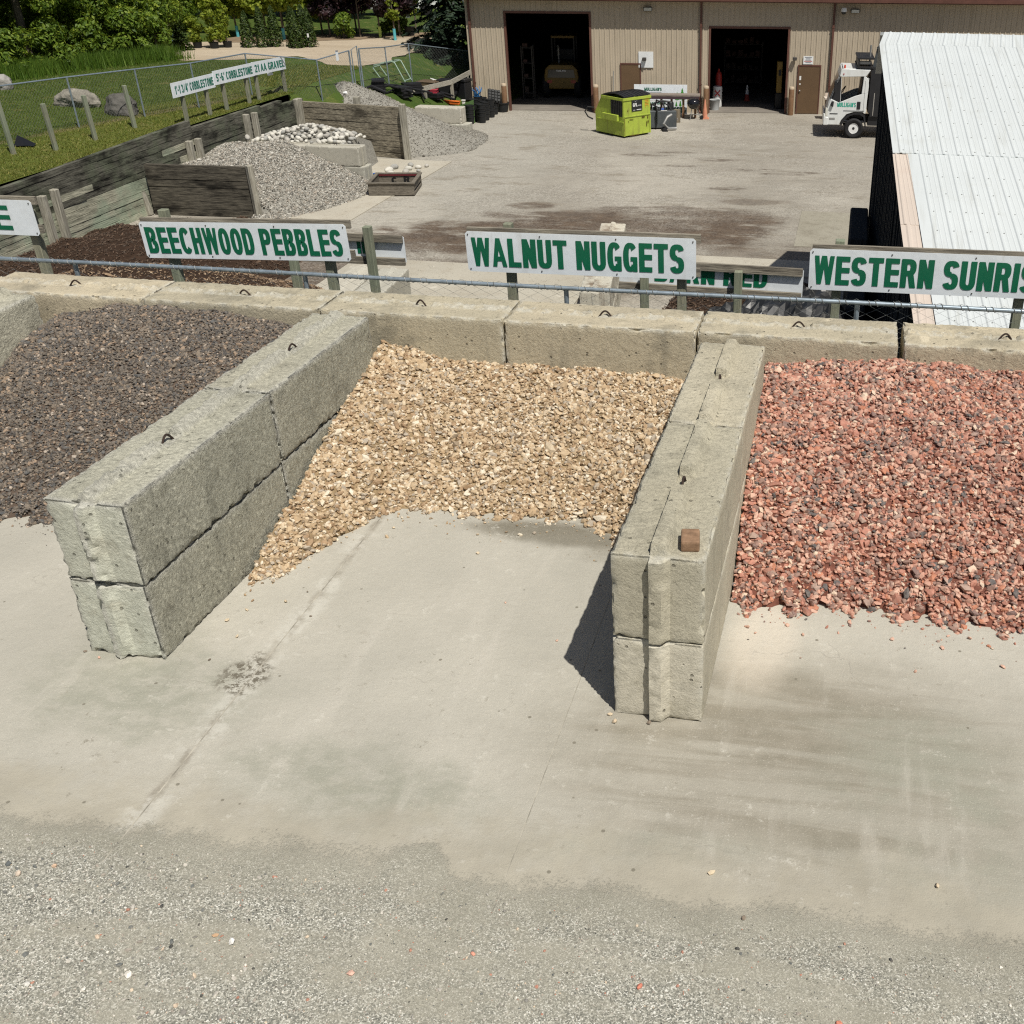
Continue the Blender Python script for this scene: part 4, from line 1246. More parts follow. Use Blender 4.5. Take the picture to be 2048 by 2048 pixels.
MAT['bed_mulch'] = plain('mulch_bed', (.040, .025, .017), .98, .1, 0, .3, 8)
def h_dark(X, Y):
    a = .80 * np.clip(1.1 - np.hypot((X + 16.6) / 3.9, (Y - 14.2) / 5.2), 0, 1) ** .8
    z = a + .08 * np.sin(X * 2.3 + Y) * np.cos(Y * 1.9) + .05 * np.sin(X * 6 + 1) * np.sin(Y * 5)
    return np.where(a > .02, z, -.1)
yard_heap('dark_mulch_heap', 'heap of dark brown shredded mulch against the timber wall', 'mulch', (-19.3, -12.0), (10.0, 19.9), h_dark, MAT['mulch'], MAT['bed_mulch'], .034, 12000, asp=(1, .35, .25), flat=.2)
def h_chip(X, Y):
    a = 1.7 * np.clip(1.12 - np.hypot((X + 13.3) / 4.6, (Y - 9.6) / 4.4), 0, 1) ** .85
    z = a + .07 * np.sin(X * 2.0 + Y * 1.3) * np.cos(Y * 2.3)
    return np.where(a > .02, z, -.1)
yard_heap('pale_mulch_heap', 'heap of pale brown wood chips seen through the near fence', 'mulch', (-18.6, -8.9), (4.5, 14.4), h_chip, MAT['mulch_pale'], MAT['bed_mulch'], .030, 18000, asp=(1, .4, .25), flat=.3)

# cobbles lying on and behind the pale blocks
def cob_top(x, y):
    d = math.hypot((x + 17.05) / 1.25, (y - 26.35) / 1.0)
    return -1.93 - .30 * d ** 1.15 if d < 4 else -3.5
cob = []
for k in range(190):
    for tr in range(80):
        x, y = rnd.uniform(-18.9, -15.45), rnd.uniform(25.05, 27.2)
        s = rnd.uniform(.06, .11)
        if y < 25.45 and rnd.random() < .55: continue
        if cob_top(x, y) < -2.5: continue
        if all((x - a) ** 2 + (y - b) ** 2 > (.62 * (s + q)) ** 2 for a, b, q in cob):
            break
    else:
        continue
    cob.append((x, y, s))
def cob_z(x, y):
    return max(cob_top(x, y), -2.25 if y < 25.4 else -9)
cb = []
for i in range(4):
    bm = bmesh.new()
    bmesh.ops.create_icosphere(bm, subdivisions=2, radius=1)
    for vt in bm.verts:
        vt.co *= 1 + .16 * noise.noise(vt.co * 1.3 + Vector((i * 5, 0, 0)))
        vt.co.z *= .72
        vt.co.y *= .85
    me = bpy.data.meshes.new('cobblestone')
    bm.to_mesh(me)
    bm.free()
    me.polygons.foreach_set('use_smooth', [True] * len(me.polygons))
    me.materials.append(plain('cobble_%s' % 'abcd'[i], ((.50, .485, .43), (.40, .38, .34), (.56, .54, .48), (.33, .325, .30))[i], .8, .3, 0, .2, 6, (.38, .36, .33), .5))
    cb.append(me)
for (x, y, s) in cob:
    o = link('cobblestone', rnd.choice(cb), None, (x, y, cob_z(x, y) + s * .5), rnd.uniform(0, 6))
    o.scale = (s * rnd.uniform(.9, 1.25), s, s)
    o.rotation_euler = (rnd.uniform(-.5, .5), rnd.uniform(-.5, .5), rnd.uniform(0, 6.2))
    tag(o, 'rounded whitish cobble in the pile on the pale blocks', 'cobblestone', 'cobbles piled on the pale blocks')
for (x, y, s) in ((-14.25, 26.8, .16), (-14.0, 26.3, .15), (-13.75, 27.3, .12), (-13.9, 27.9, .11), (-13.5, 27.6, .10), (-13.3, 27.9, .09), (-14.1, 25.9, .17), (-13.6, 26.7, .14), (-13.3, 27.1, .08), (-14.3, 27.4, .14)):
    o = link('cobblestone', rnd.choice(cb), None, (x - .35, y, -3.47 + s * .5), rnd.uniform(0, 6))
    o.scale = (s * 1.2, s, s)
    tag(o, 'whitish cobble that rolled down to the apron before the tall timber wall', 'cobblestone', 'cobbles on the apron')
heap_core = thing('cobble_core', 'packed grey core under the cobble pile', 'gravel', (-17.6, 27, -3.5))
heap_core['kind'] = 'stuff'
mbc = MB()
v, f = grid_mesh(np.arange(-19.25, -15.1, .1), np.arange(25.42, 28.6, .2), lambda X, Y: np.maximum(-1.99 - .30 * np.hypot((X + 17.05) / 1.25, (Y - 26.35) / 1.0) ** 1.15 - 4.0 * np.maximum(0, X + 15.85), -3.6))
mbc.add([tuple(p) for p in v], [tuple(int(i) for i in q) for q in f])
mbc.build('core', MAT['bed_grey'], heap_core, True)

# mortar tray on the apron
tray = thing('wooden_tray', 'shallow grey wooden tray with lettered sides at the edge of the apron', 'tray', (-13.35, 24.3, -3.47), R(12))
wd = m_wood('tray_wood', (.23, .205, .165), (.10, .088, .07), None, (1, 0, 0), .3)
MB().box2((-.68, -.72, .02), (.68, .72, .06)).build('floor', wd, tray)
for a, b in (((-.72, -.76, 0), (.72, -.70, .36)), ((-.72, .70, 0), (.72, .76, .36)), ((-.72, -.70, 0), (-.66, .70, .36)), ((.66, -.70, .16), (.72, .70, .36))):
    MB().box2(a, b).build('side_board', wd, tray, bevel=.006)
MB().box2((.66, -.70, 0), (.72, .70, .07)).build('skid', wd, tray)
cp = MB()
for a, b in (((-.76, -.80, .36), (.76, -.68, .40)), ((-.76, .68, .36), (.76, .80, .40)), ((-.76, -.68, .36), (-.64, .68, .40)), ((.64, -.68, .36), (.76, .68, .40))):
    cp.box2(a, b)
cp.build('rim', wd, tray, bevel=.006)
MB().box2((-.64, .672, .31), (.64, .698, .36)).build('red_strip', plain('red_strip', (.12, .015, .02), .7), tray)
lettering('R', .2, .2, MAT['black'], tray, (.15, .697, .08), (-1, 0, 0) if False else (1, 0, 0), (0, 0, 1), thick=.004)
lettering('C', .17, .18, MAT['black'], tray, (-.25, .697, .08), (1, 0, 0), (0, 0, 1), thick=.004)
lettering('MOR', .55, .12, MAT['black'], tray, (.722, -.4, .2), (0, 1, 0), (0, 0, 1))
o = thing('blue_bucket', 'small blue plastic bucket behind the wooden tray', 'bucket', (-14.35, 25.15, -3.47))
MB().lathe([(.07, 0), (.10, .3), (.105, .32), (.09, .31), (.065, .03), (0, .03)], n=14).build('pail', plain('blue_plastic', (.02, .12, .42), .45), o, smooth=True)

# signs on the bank
MAT['bank_letters'] = plain('bank_letters', (.012, .16, .11), .5)
for i, (y0, y1, zl, zr_, text, lab) in enumerate(((23.02, 25.5, -.66, -.66, '1"-1 3/4" COBBLESTONE', '1 3/4 inch COBBLESTONE'), (25.44, 28.06, -.60, -.63, '5"-6" COBBLESTONE', '5 to 6 inch COBBLESTONE'), (28.02, 30.4, -.62, -.68, '21 AA GRAVEL', '21 AA GRAVEL'))):
    xo = -19.70 + (.012 if i == 1 else 0)
    o = thing('bay_sign', 'white sign on the bank reading ' + lab, 'sign', (xo, (y0 + y1) / 2, -1.45), 0, 'signs along the bank')
    b = MB()
    hh = .43
    b.add([(xo, y0, zl), (xo, y1, zr_), (xo, y1, zr_ + hh), (xo, y0, zl + hh), (xo - .02, y0, zl), (xo - .02, y1, zr_), (xo - .02, y1, zr_ + hh), (xo - .02, y0, zl + hh)], [(0, 1, 2, 3), (7, 6, 5, 4), (0, 4, 5, 1), (1, 5, 6, 2), (2, 6, 7, 3), (3, 7, 4, 0)])
    b.build('panel', MAT['sign_white'], o, True)
    for py in ((y0 + .6, y1 - .5) if i < 2 else (y0 + .25, y1 - .15)):
        MB().box2((xo - .14, py - .055, -1.6), (xo - .03, py + .055, zl + .35)).build('post', MAT['post_wood'], o, True, bevel=.01)
    lettering(text, (y1 - y0) * .9, .24, MAT['bank_letters'], o, Vector((xo + .002, y0 + (y1 - y0) * .06, zl + .09)) - o.location, (0, 1, (zr_ - zl) / (y1 - y0)), (0, 0, 1))

# loose wooden posts standing on the bank
for k, (x, y, h, lab) in enumerate(((-21.25, 17.6, 1.45, 'nearest to the dark plastic scrap'), (-20.65, 18.5, 1.22, 'second from the left on the bank'), (-20.55, 20.1, 1.22, 'standing before the long boulder'), (-20.6, 22.1, 1.22, 'standing before the dark boulder'))):
    o = thing('wooden_post', 'greenish bare wooden post ' + lab, 'post', (x, y, T(x, y) - .1), 0, 'bare posts on the bank')
    MB().beam((0, 0, 0), (-.05, .01, h + .1), .115, .10).build('timber', MAT['post_wood'], o, bevel=.012)
o = thing('plastic_scrap', 'crumpled black plastic sheet lying on the grass by the first post', 'plastic sheet', (-21.7, 18.5, T(-21.7, 18.5)))
mb = MB()
mb.add([(-.45, -.1, .02), (-.1, -.16, .03), (.22, -.1, .05), (.38, .0, .02), (-.08, .05, .30), (-.15, .2, .06), (.28, .25, .04)], [(0, 1, 5), (1, 4, 5), (1, 2, 4), (2, 3, 6), (2, 6, 4), (4, 6, 5)])
mb.build('sheet', plain('black_plastic', (.012, .012, .014), .35, .5), o)

# boulders
for (x, y, s, rz, lab, c) in ((-24.6, 25.2, (.92, .45, .40), -.12, 'long pale flat boulder on the lawn behind the fence', (.22, .205, .17)), (-22.25, 24.0, (.72, .45, .50), -.5, 'dark slanted boulder on the lawn behind the fence', (.10, .095, .085)), (-29.75, 28.0, (.5, .4, .42), .2, 'rounded grey boulder at the left edge of the lawn', (.26, .25, .23))):
    bm = bmesh.new()
    bmesh.ops.create_icosphere(bm, subdivisions=4, radius=1)
    sd = x * 3.3
    for vt in bm.verts:
        q = vt.co * 1.1 + Vector((sd, 0, 0))
        vt.co *= 1 + .28 * noise.noise(q) + .09 * noise.noise(q * 3) + .05 * (noise.cell(q * 2.2) - .5)
        vt.co = Vector((vt.co.x * s[0], vt.co.y * s[1], max(vt.co.z, -.35) * s[2]))
    me = bpy.data.meshes.new('boulder')
    bm.to_mesh(me)
    bm.free()
    me.materials.append(plain('boulder_stone', c, .9, .2, 0, .35, 2.5, tuple(q * .4 for q in c), .7, .04, 6))
    tag(link('boulder', me, None, (x, y, T(x, y) + .12), rz), lab, 'boulder')

# fence on the bank
fz = lambda x, y: T(x, y)
fl = [(-23.6, 15.0), (-22.75, 18.6), (-22.03, 21.5), (-21.27, 23.7), (-20.7, 25.9), (-20.44, 29.0), (-18.9, 31.3), (-18.45, 33.2)]
fr = [(-18.35, 33.9), (-18.15, 36.0), (-17.97, 38.1), (-16.6, 42.2)]
def far_fence(name, lab, pts, hs, cat='fence', extra=()):
    o = thing(name, lab, cat, (pts[0][0], pts[0][1], T(*pts[0])))
    top = []
    for i, (x, y) in enumerate(pts):
        z = T(x, y)
        MB().tube([(x, y, z - .1), (x, y, z + hs[i])], .035 if i in (0, len(pts) - 1) else .027, 8).build('post', MAT['galv'], o, True)
        top.append((x, y, z + hs[i]))
    MB().tube(top, .022, 6).build('top_rail', MAT['galv'], o, True)
    w = MB()
    for (a, b) in zip(top[:-1], top[1:]):
        a, b = Vector(a), Vector(b)
        Ln = (b - a).length
        za, zb_ = T(a.x, a.y), T(b.x, b.y)
        m = int(Ln / .10)
        for k in range(-12, m):
            for s in (0, 1):
                u0, u1 = k / m, (k + 12) / m
                p = []
                for u, hi in ((u0, s), (u1, 1 - s)):
                    p.append((u, hi))
                (ua, ha), (ub, hb) = p
                def cl(u, hu, uo, ho):
                    if u < 0:
                        tt = (0 - uo) / (u - uo)
                        return 0, ho + (hu - ho) * tt
                    if u > 1:
                        tt = (1 - uo) / (u - uo)
                        return 1, ho + (hu - ho) * tt
                    return u, hu
                A_, B_ = cl(ua, ha, ub, hb), cl(ub, hb, ua, ha)
                q = []
                for u, hu in (A_, B_):
                    P = a.lerp(b, u)
                    g = za + (zb_ - za) * u + .03
                    q.append((P.x, P.y, g + (P.z - g) * hu))
                w.beam(q[0], q[1], .0026, .0026)
    w.build('mesh', MAT['wire'], o, True)
    return o
ff = far_fence('chain_link_fence', 'thin galvanised chain link fence along the lawn behind the bank signs', fl, [1.45, 1.45, 1.42, 1.42, 1.40, 1.40, 1.45, 1.5])
far_fence('chain_link_fence', 'galvanised chain link fence running from the gate to the building corner', fr, [1.55, 1.5, 1.52, 1.5])
g = thing('fence_gate', 'narrow open chain link gate leaf between the two fences', 'gate', (-18.4, 33.3, T(-18.4, 33.3)))
MB().tube([(-18.42, 33.35, -1.7), (-18.42, 33.35, -.3), (-18.38, 33.8, -.2), (-18.38, 33.8, -1.7)], .022, 6).build('frame', MAT['galv'], g, True)
for (x, y, z, w_, h, lab) in ((-19.95, 29.55, -.55, .30, .5, 'small white notice with a grey top on the lawn fence'), (-18.62, 32.4, -.42, .16, .34, 'narrow white notice hanging near the fence gate')):
    o = thing('notice', lab, 'notice', (x, y, z))
    MB().box((.04, 0, 0), (.015, w_, h), R(-8)).build('card', MAT['sign_white'], o)
    MB().box((.045, 0, h * .5), (.012, w_ * .95, h * .16), R(-8)).build('header', plain('notice_grey', (.25, .26, .28), .6), o)
# ------------------------------------------------------------------ the metal building
MAT['siding'] = plain('tan_siding', (.44, .375, .285), .55, .35, .0, .05, .8, (.34, .30, .22), .3, 0, 40, ((5, 5, .35), .4, (.20, .17, .12)))
MAT['trim'] = plain('brown_trim', (.115, .052, .038), .5, .35, 0, .15, 3)
MAT['door'] = plain('brown_door', (.125, .078, .042), .6, .3, 0, .08, 2)
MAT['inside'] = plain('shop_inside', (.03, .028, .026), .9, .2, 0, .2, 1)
MAT['shopfloor'] = plain('shop_floor', (.20, .18, .155), .9, .2, 0, .25, .8, (.1, .09, .08), .5)
MAT['bollard'] = plain('bollard_brown', (.17, .095, .05), .7, .3, 0, .2, 4, (.35, .26, .17), .4)
MAT['rubber'] = plain('rubber_black', (.018, .018, .019), .75, .3, 0, .3, 10)
MAT['glass'] = plain('dark_glass', (.015, .017, .018), .12, .6)
MAT['white'] = plain('white_paint', (.78, .79, .78), .35, .5, 0, .04, 2, (.55, .52, .47), .25)
MAT['galv_small'] = plain('grey_metal', (.33, .33, .32), .45, .5, .4)

BO, BA = Vector((-.448, 42.26, -3.5)), .131
def bw(s, off, z):
    """building frame to world: along the wall, into the building, up"""
    return Vector((BO.x + s * math.cos(BA) - off * math.sin(BA), BO.y + s * math.sin(BA) + off * math.cos(BA), BO.z + z))

def ribbed(mb, x0, x1, z0, z1, y=0., pitch=.2286, rib=.022, mi=0):
    """upright sheet with raised ribs, lower edge z0, facing -y"""
    prof = []
    k0 = math.floor(x0 / pitch)
    x = k0 * pitch
    prof.append((x0, y))
    while x < x1 + pitch:
        for dx, d in ((-.030, 0), (-.014, rib), (.014, rib), (.030, 0), (pitch * .5 - .02, 0), (pitch * .5 - .01, .005), (pitch * .5 + .01, .005), (pitch * .5 + .02, 0)):
            q = x + dx
            if x0 < q < x1:
                prof.append((q, y - d))
        x += pitch
    prof.append((x1, y))
    vs = [(a, b, z0) for a, b in prof] + [(a, b, z1) for a, b in prof]
    n = len(prof)
    mb.add(vs, [(i, i + 1, i + 1 + n, i + n) for i in range(n - 1)], mi)

XL, XR, HB_ = -15.7, 15.0, 4.62
bd = thing('workshop_building', 'long tan ribbed metal workshop with two dark open bays', 'building', BO, BA)
openings = [(-14.05, -10.2, 4.15), (-5.0, -1.42, 3.62)]
wl = MB()
ribbed(wl, XL, -14.05, 0, HB_)
ribbed(wl, -14.05, -10.2, 4.15, HB_)
ribbed(wl, -10.2, -5.0, 0, HB_)
ribbed(wl, -5.0, -1.42, 3.62, HB_)
ribbed(wl, -1.42, XR, 0, HB_)
wl.box2((XL, .03, 0), (-14.07, .09, HB_)).box2((-14.05, .03, 4.17), (-10.2, .09, HB_)).box2((-10.18, .03, 0), (-5.02, .09, HB_)).box2((-5.0, .03, 3.64), (-1.42, .09, HB_)).box2((-1.40, .03, 0), (XR, .09, HB_))
wl.box2((XL, .10, 0), (XL + .06, 14, HB_)).box2((XR - .06, .10, 0), (XR, 14, HB_)).box2((XL, 14, 0), (XR, 14.06, HB_))
wl.build('wall', MAT['siding'], bd)
MB().box2((XL + .08, .1, -.05), (XR - .08, 13.95, .03)).build('shop_floor', MAT['shopfloor'], bd)
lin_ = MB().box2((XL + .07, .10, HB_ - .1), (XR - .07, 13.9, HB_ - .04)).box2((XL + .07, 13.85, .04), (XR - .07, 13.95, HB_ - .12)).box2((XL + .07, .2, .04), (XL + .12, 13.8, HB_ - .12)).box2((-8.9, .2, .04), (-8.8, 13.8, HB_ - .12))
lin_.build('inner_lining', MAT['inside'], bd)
rf = MB().prism([(-.42, HB_ + .02), (14.5, HB_ + 1.9), (14.5, HB_ + 2.0), (-.42, HB_ + .12)], XL - .3, XR + .3, 'YZ')
rf.build('roof', MAT['trim'], bd)
fa = MB().box2((XL - .3, -.46, HB_ - .02), (XR + .3, -.425, HB_ + .17)).build('fascia', MAT['trim'], bd)
MB().box2((XL - .3, -.56, HB_ + .02), (XR + .3, -.465, HB_ + .13)).build('gutter', MAT['trim'], bd)
MB().box2((XL - .3, -.42, HB_ - .02), (XR + .3, -.03, HB_ - .005)).build('soffit', MAT['siding'], bd)
for (x0, x1, zt) in openings:
    fr_ = MB().box2((x0 - .0, -.035, 0), (x0 + .09, .12, zt)).box2((x1 - .09, -.035, 0), (x1, .12, zt)).box2((x0 + .09, -.035, zt - .09), (x1 - .09, .12, zt))
    fr_.build('bay_frame', MAT['trim'], bd)
MB().box2((XL - .02, -.05, 0), (XL + .14, -.03, HB_ - .03)).build('corner_trim', MAT['siding'], bd)
for x in (-15.55, -5.35, .45):
    d = MB()
    d.box2((x - .045, -.13, .12), (x + .045, -.035, HB_ - .03))
    d.beam((x, -.085, .14), (x, -.24, .03), .09, .08)
    for z in (1.2, 3.6):
        d.box2((x - .07, -.14, z), (x + .07, -.03, z + .03))
    d.build('downspout', MAT['trim'], bd)
for (x0, x1, extra) in ((-8.95, -8.02, False), (-1.0, .04, True)):
    dr = MB().box2((x0 + .05, -.045, .03), (x1 - .05, -.028, 2.02)).build('door', MAT['door'], bd)
    MB().box2((x0, -.06, .0), (x0 + .05, -.025, 2.08)).box2((x1 - .05, -.06, 0), (x1, -.025, 2.08)).box2((x0 + .05, -.06, 2.02), (x1 - .05, -.025, 2.08)).build('door_frame', MAT['trim'], bd)
    hx = x0 + .13 if extra else x1 - .13
    MB().lathe([(.028, 0), (.03, -.03), (.034, -.05), (.0, -.07)], (hx, -.046, 1.0), 10, 0, 'Y').build('handle', MAT['galv_small'], dr)
    if extra:
        MB().box2((x0 + .09, -.052, 1.45), (x0 + .17, -.047, 1.62)).box2((x0 + .1, -.052, 1.25), (x0 + .16, -.047, 1.31)).build('keypad', MAT['white'], dr)
MAT['lamp_lens'] = plain('lamp_lens', (.62, .62, .56), .3, .5)
MAT['lamp_box'] = plain('lamp_box', (.06, .055, .05), .6, .4)
for i, x in enumerate((-7.69, 1.34)):
    o = thing('wall_light', ('bronze floodlight on the wall above the first brown door', 'bronze floodlight beside the dome camera high on the wall')[i], 'wall light', bw(x, -.03, 4.2), BA, 'floodlights on the workshop wall')
    MB().box2((-.19, -.16, 0), (.19, 0, .17)).build('housing', MAT['lamp_box'], o, bevel=.02)
    MB().box2((-.165, -.17, .02), (.165, -.158, .14)).build('lens', MAT['lamp_lens'], o)
o = thing('dome_camera', 'white dome security camera beside the right floodlight', 'camera', bw(.84, -.03, 4.2), BA)
MB().box2((-.03, -.22, .1), (.03, 0, .15)).lathe([(.10, .22), (.13, .12), (.13, .06)], (0, -.2, 0), 14).build('bracket', MAT['white'], o, smooth=True)
MB().lathe([(.0, -.06), (.07, -.04), (.11, .02), (.11, .06)], (0, -.2, 0), 14).build('dome', MAT['glass'], o, smooth=True)
for i, (x, z) in enumerate(((-7.86, 2.2), (-1.17, 2.28))):
    o = thing('door_lamp', ('small dark lamp on a stalk over the white wall notice', 'small dark lamp left of the framed wall notice')[i], 'wall lamp', bw(x, -.03, z), BA)
    MB().box2((-.09, -.22, 0), (.09, -.05, .13)).box2((-.03, -.06, .03), (.03, 0, .1)).build('housing', MAT['lamp_box'], o, bevel=.015)
    MB().box2((-.07, -.2, -.006), (.07, -.07, .001)).build('lens', MAT['lamp_lens'], o)
MAT['notice_white'] = plain('notice_white', (.72, .74, .74), .5, .3, 0, .05, 3)
o = thing('wall_notice', 'blank whitish board on the wall above the first brown door', 'notice', bw(-7.79, -.03, 1.9), BA)
MB().box2((-.33, -.025, 0), (.33, 0, .66)).build('board', MAT['notice_white'], o)
o = thing('wall_notice', 'small white notice with lines of print over the second brown door', 'notice', bw(-.56, -.03, 2.11), BA)
MB().box2((-.22, -.028, 0), (.22, 0, .33)).build('board', MAT['notice_white'], o)
tx = MB()
for k in range(5):
    wv = (.3, .2, .26, .36, .24)[k]
    tx.box2((-wv / 2, -.034, .27 - k * .052), (wv / 2, -.0285, .29 - k * .052), 1 if k == 3 else 0)
tx.build('print', [plain('notice_print', (.12, .13, .16), .6), plain('notice_red', (.5, .09, .07), .6)], o)
for i, (x, lab) in enumerate(((-14.2, 'at the left jamb of the left bay'), (-10.05, 'at the right jamb of the left bay'), (-5.08, 'at the left jamb of the right bay'), (-1.25, 'at the right jamb of the right bay'))):
    o = thing('bollard', 'brown steel bollard ' + lab, 'bollard', bw(x, -.35 if i else -.3, 0), BA, 'bollards at the workshop bays')
    MB().lathe([(.12, 0), (.12, 1.16), (.09, 1.2), (0, 1.21)], n=14).build('pipe', MAT['bollard'], o, smooth=True)
    MB().lathe([(.123, 1.1), (.123, 1.165), (.09, 1.205), (0, 1.214)], n=14).build('cap', MAT['bed_walnut'] if False else plain('bollard_cap', (.45, .36, .26), .7), o, smooth=True)
o = thing('air_pipe', 'thin pale pipe leaning on the wall behind the dumpster', 'pipe', bw(-9.3, -.12, 0), BA)
MB().tube([(-.05, -.1, 0), (.02, -.03, .9), (.05, 0, 1.75)], .02, 7).build('tube', MAT['galv_small'], o)

# wheel loader parked in the left bay
MAT['loader_yellow'] = plain('loader_yellow', (.23, .145, .028), .5, .4, 0, .12, 3, (.2, .14, .05), .4)
ld = thing('wheel_loader', 'yellow wheel loader seen from behind inside the left bay', 'wheel loader', bw(-12.05, 3.4, .03), BA)
ld.scale = (.92, .92, .95)
b = MB()
b.prism([(-.86, .62), (-.8, .48), (.8, .48), (.86, .62), (.9, 1.05), (.84, 1.42), (.6, 1.62), (-.6, 1.62), (-.84, 1.42), (-.9, 1.05)], 0, 1.9, 'XZ')
b.build('body', MAT['loader_yellow'], ld, bevel=.06, seg=2)
MB().prism([(-.72, 1.02), (.72, 1.02), (.66, 1.40), (-.66, 1.40)], -.03, -.003, 'XZ').build('grille', MAT['glass'], ld)
lettering('VOLVO', .5, .085, MAT['white'], ld, (-.25, -.032, 1.30), (1, 0, 0), (0, 0, 1))
for sx in (-1, 1):
    MB().box2((sx * .62 - .13, -.02, .76), (sx * .62 + .13, .0, .90)).build('tail_light', plain('tail_red', (.4, .05, .03), .3), ld)
    for yy in (.55, 2.9):
        MB().lathe([(.3, -.2), (.52, -.2), (.6, -.12), (.6, .12), (.52, .2), (.3, .2)], (0, 0, 0), 22, 0, 'Y').build('wheel', MAT['rubber'], ld, smooth=True)
        wobj = ld.children[-1]
        wobj.rotation_euler[2] = R(90)
        wobj.location = (sx * .82, yy, .6)
MB().tube([(-.2, .9, 1.6), (-.2, .9, 2.3), (-.22, .8, 2.42)], .06, 10).build('exhaust', MAT['galv_small'], ld, smooth=True)
MB().box2((-.62, 1.2, 2.74), (.62, 2.5, 2.86)).build('cab_roof', MAT['loader_yellow'], ld, bevel=.04, seg=2)
cbm = MB()
for x in (-.58, .58):
    for yy in (1.25, 2.45):
        cbm.box2((x - .035, yy - .035, 1.6), (x + .035, yy + .035, 2.75))
cbm.build('cab_posts', MAT['black'], ld)
MB().box2((-.5, 1.8, 1.62), (.5, 2.4, 2.2)).build('seat', MAT['black'], ld, bevel=.08, seg=2)

# things standing in the right bay
o = thing('machine_mast', 'yellow upright machine mast just inside the right bay', 'machine', bw(-1.72, 1.2, .03), BA)
MB().box2((-.12, -.1, .7), (.12, .35, 2.05)).build('mast', MAT['loader_yellow'], o, bevel=.02)
MB().box2((-.06, -.12, 1.45), (.06, -.1, 1.7)).build('control', MAT['black'], o)
MB().box2((-.16, -.15, 0), (.16, .6, .7)).build('base', MAT['black'], o, bevel=.03)
o = thing('drum', 'white drum with a red cross band inside the right bay', 'drum', bw(-4.55, 1.6, .03), BA)
MB().lathe([(.2, 0), (.22, .05), (.22, .85), (.2, .9), (0, .9)], n=16).build('barrel', MAT['white'], o, smooth=True)
x_ = MB().beam((-.12, -.225, .5), (.12, -.225, .75), .01, .045).beam((-.12, -.23, .75), (.12, -.23, .5), .01, .045)
x_.build('cross', plain('red_mark', (.5, .03, .03), .5), o)
o = thing('gas_bottle', 'red gas bottle behind the white drum', 'gas bottle', bw(-4.5, 2.1, .03), BA)
MB().lathe([(.15, 0), (.15, 1.3), (.1, 1.45), (.04, 1.5), (.04, 1.6), (0, 1.6)], n=14).build('bottle', plain('bottle_red', (.42, .04, .03), .4), o, smooth=True)
o = thing('grey_tub', 'pale grey tub on the floor at the left side of the right bay', 'tub', bw(-4.68, .75, .03), BA)
MB().lathe([(.2, 0), (.24, .42), (.26, .44), (.23, .43), (.18, .03), (0, .03)], n=16).build('tub', plain('tub_grey', (.42, .44, .44), .6), o, smooth=True)
for i, (s_, off, w_, hgt, lab) in enumerate(((-3.2, 7.5, 1.9, 2.2, 'dark steel shelving deep inside the right bay'), (-13.6, 3.0, .5, 2.4, 'narrow steel rack at the left side of the left bay'))):
    o = thing('shelf_rack', lab, 'shelf', bw(s_, off, .03), BA)
    m = MB()
    for x in (-w_ / 2, w_ / 2):
        for y in (0, .5):
            m.box2((x - .025, y - .025, 0), (x + .025, y + .025, hgt))
    m.build('uprights', MAT['lamp_box'], o)
    for z in np.linspace(.3, hgt - .1, 4):
        MB().box2((-w_ / 2 + .03, 0, z), (w_ / 2 - .03, .5, z + .03)).build('shelf', MAT['lamp_box'], o)
        bx_ = MB()
        for k in range(int(w_ / .3)):
            hh = rnd.uniform(.12, .32)
            bx_.box2((-w_ / 2 + .06 + k * .3, .1, z + .031), (-w_ / 2 + .06 + k * .3 + rnd.uniform(.15, .26), .4, z + .031 + hh))
        bx_.build('stock', plain('stock_%d' % int(z * 10), (.06 + .06 * rnd.random(), .05, .04), .7), o)
o = thing('traffic_cone', 'small dark and white cone standing inside the right bay', 'cone', bw(-3.1, 3.5, .03), BA)
MB().lathe([(.16, 0), (.16, .03), (.13, .03), (.09, .3)], n=14).build('base', plain('cone_red', (.35, .05, .03), .6), o, smooth=True)
MB().lathe([(.09, .3), (.03, .72), (0, .72)], n=14).build('sleeve', MAT['white'], o, smooth=True)

# ------------------------------------------------------------------ lime dumpster
MAT['lime'] = plain('lime_paint', (.36, .45, .06), .55, .35, 0, .14, 1.6, (.20, .17, .06), .6, .01, 4, ((5, 5, .8), .6, (.16, .13, .05)))
du = thing('dumpster', 'lime green front load dumpster with black lids', 'dumpster', (-7.9, 34.75, -3.5), R(52))
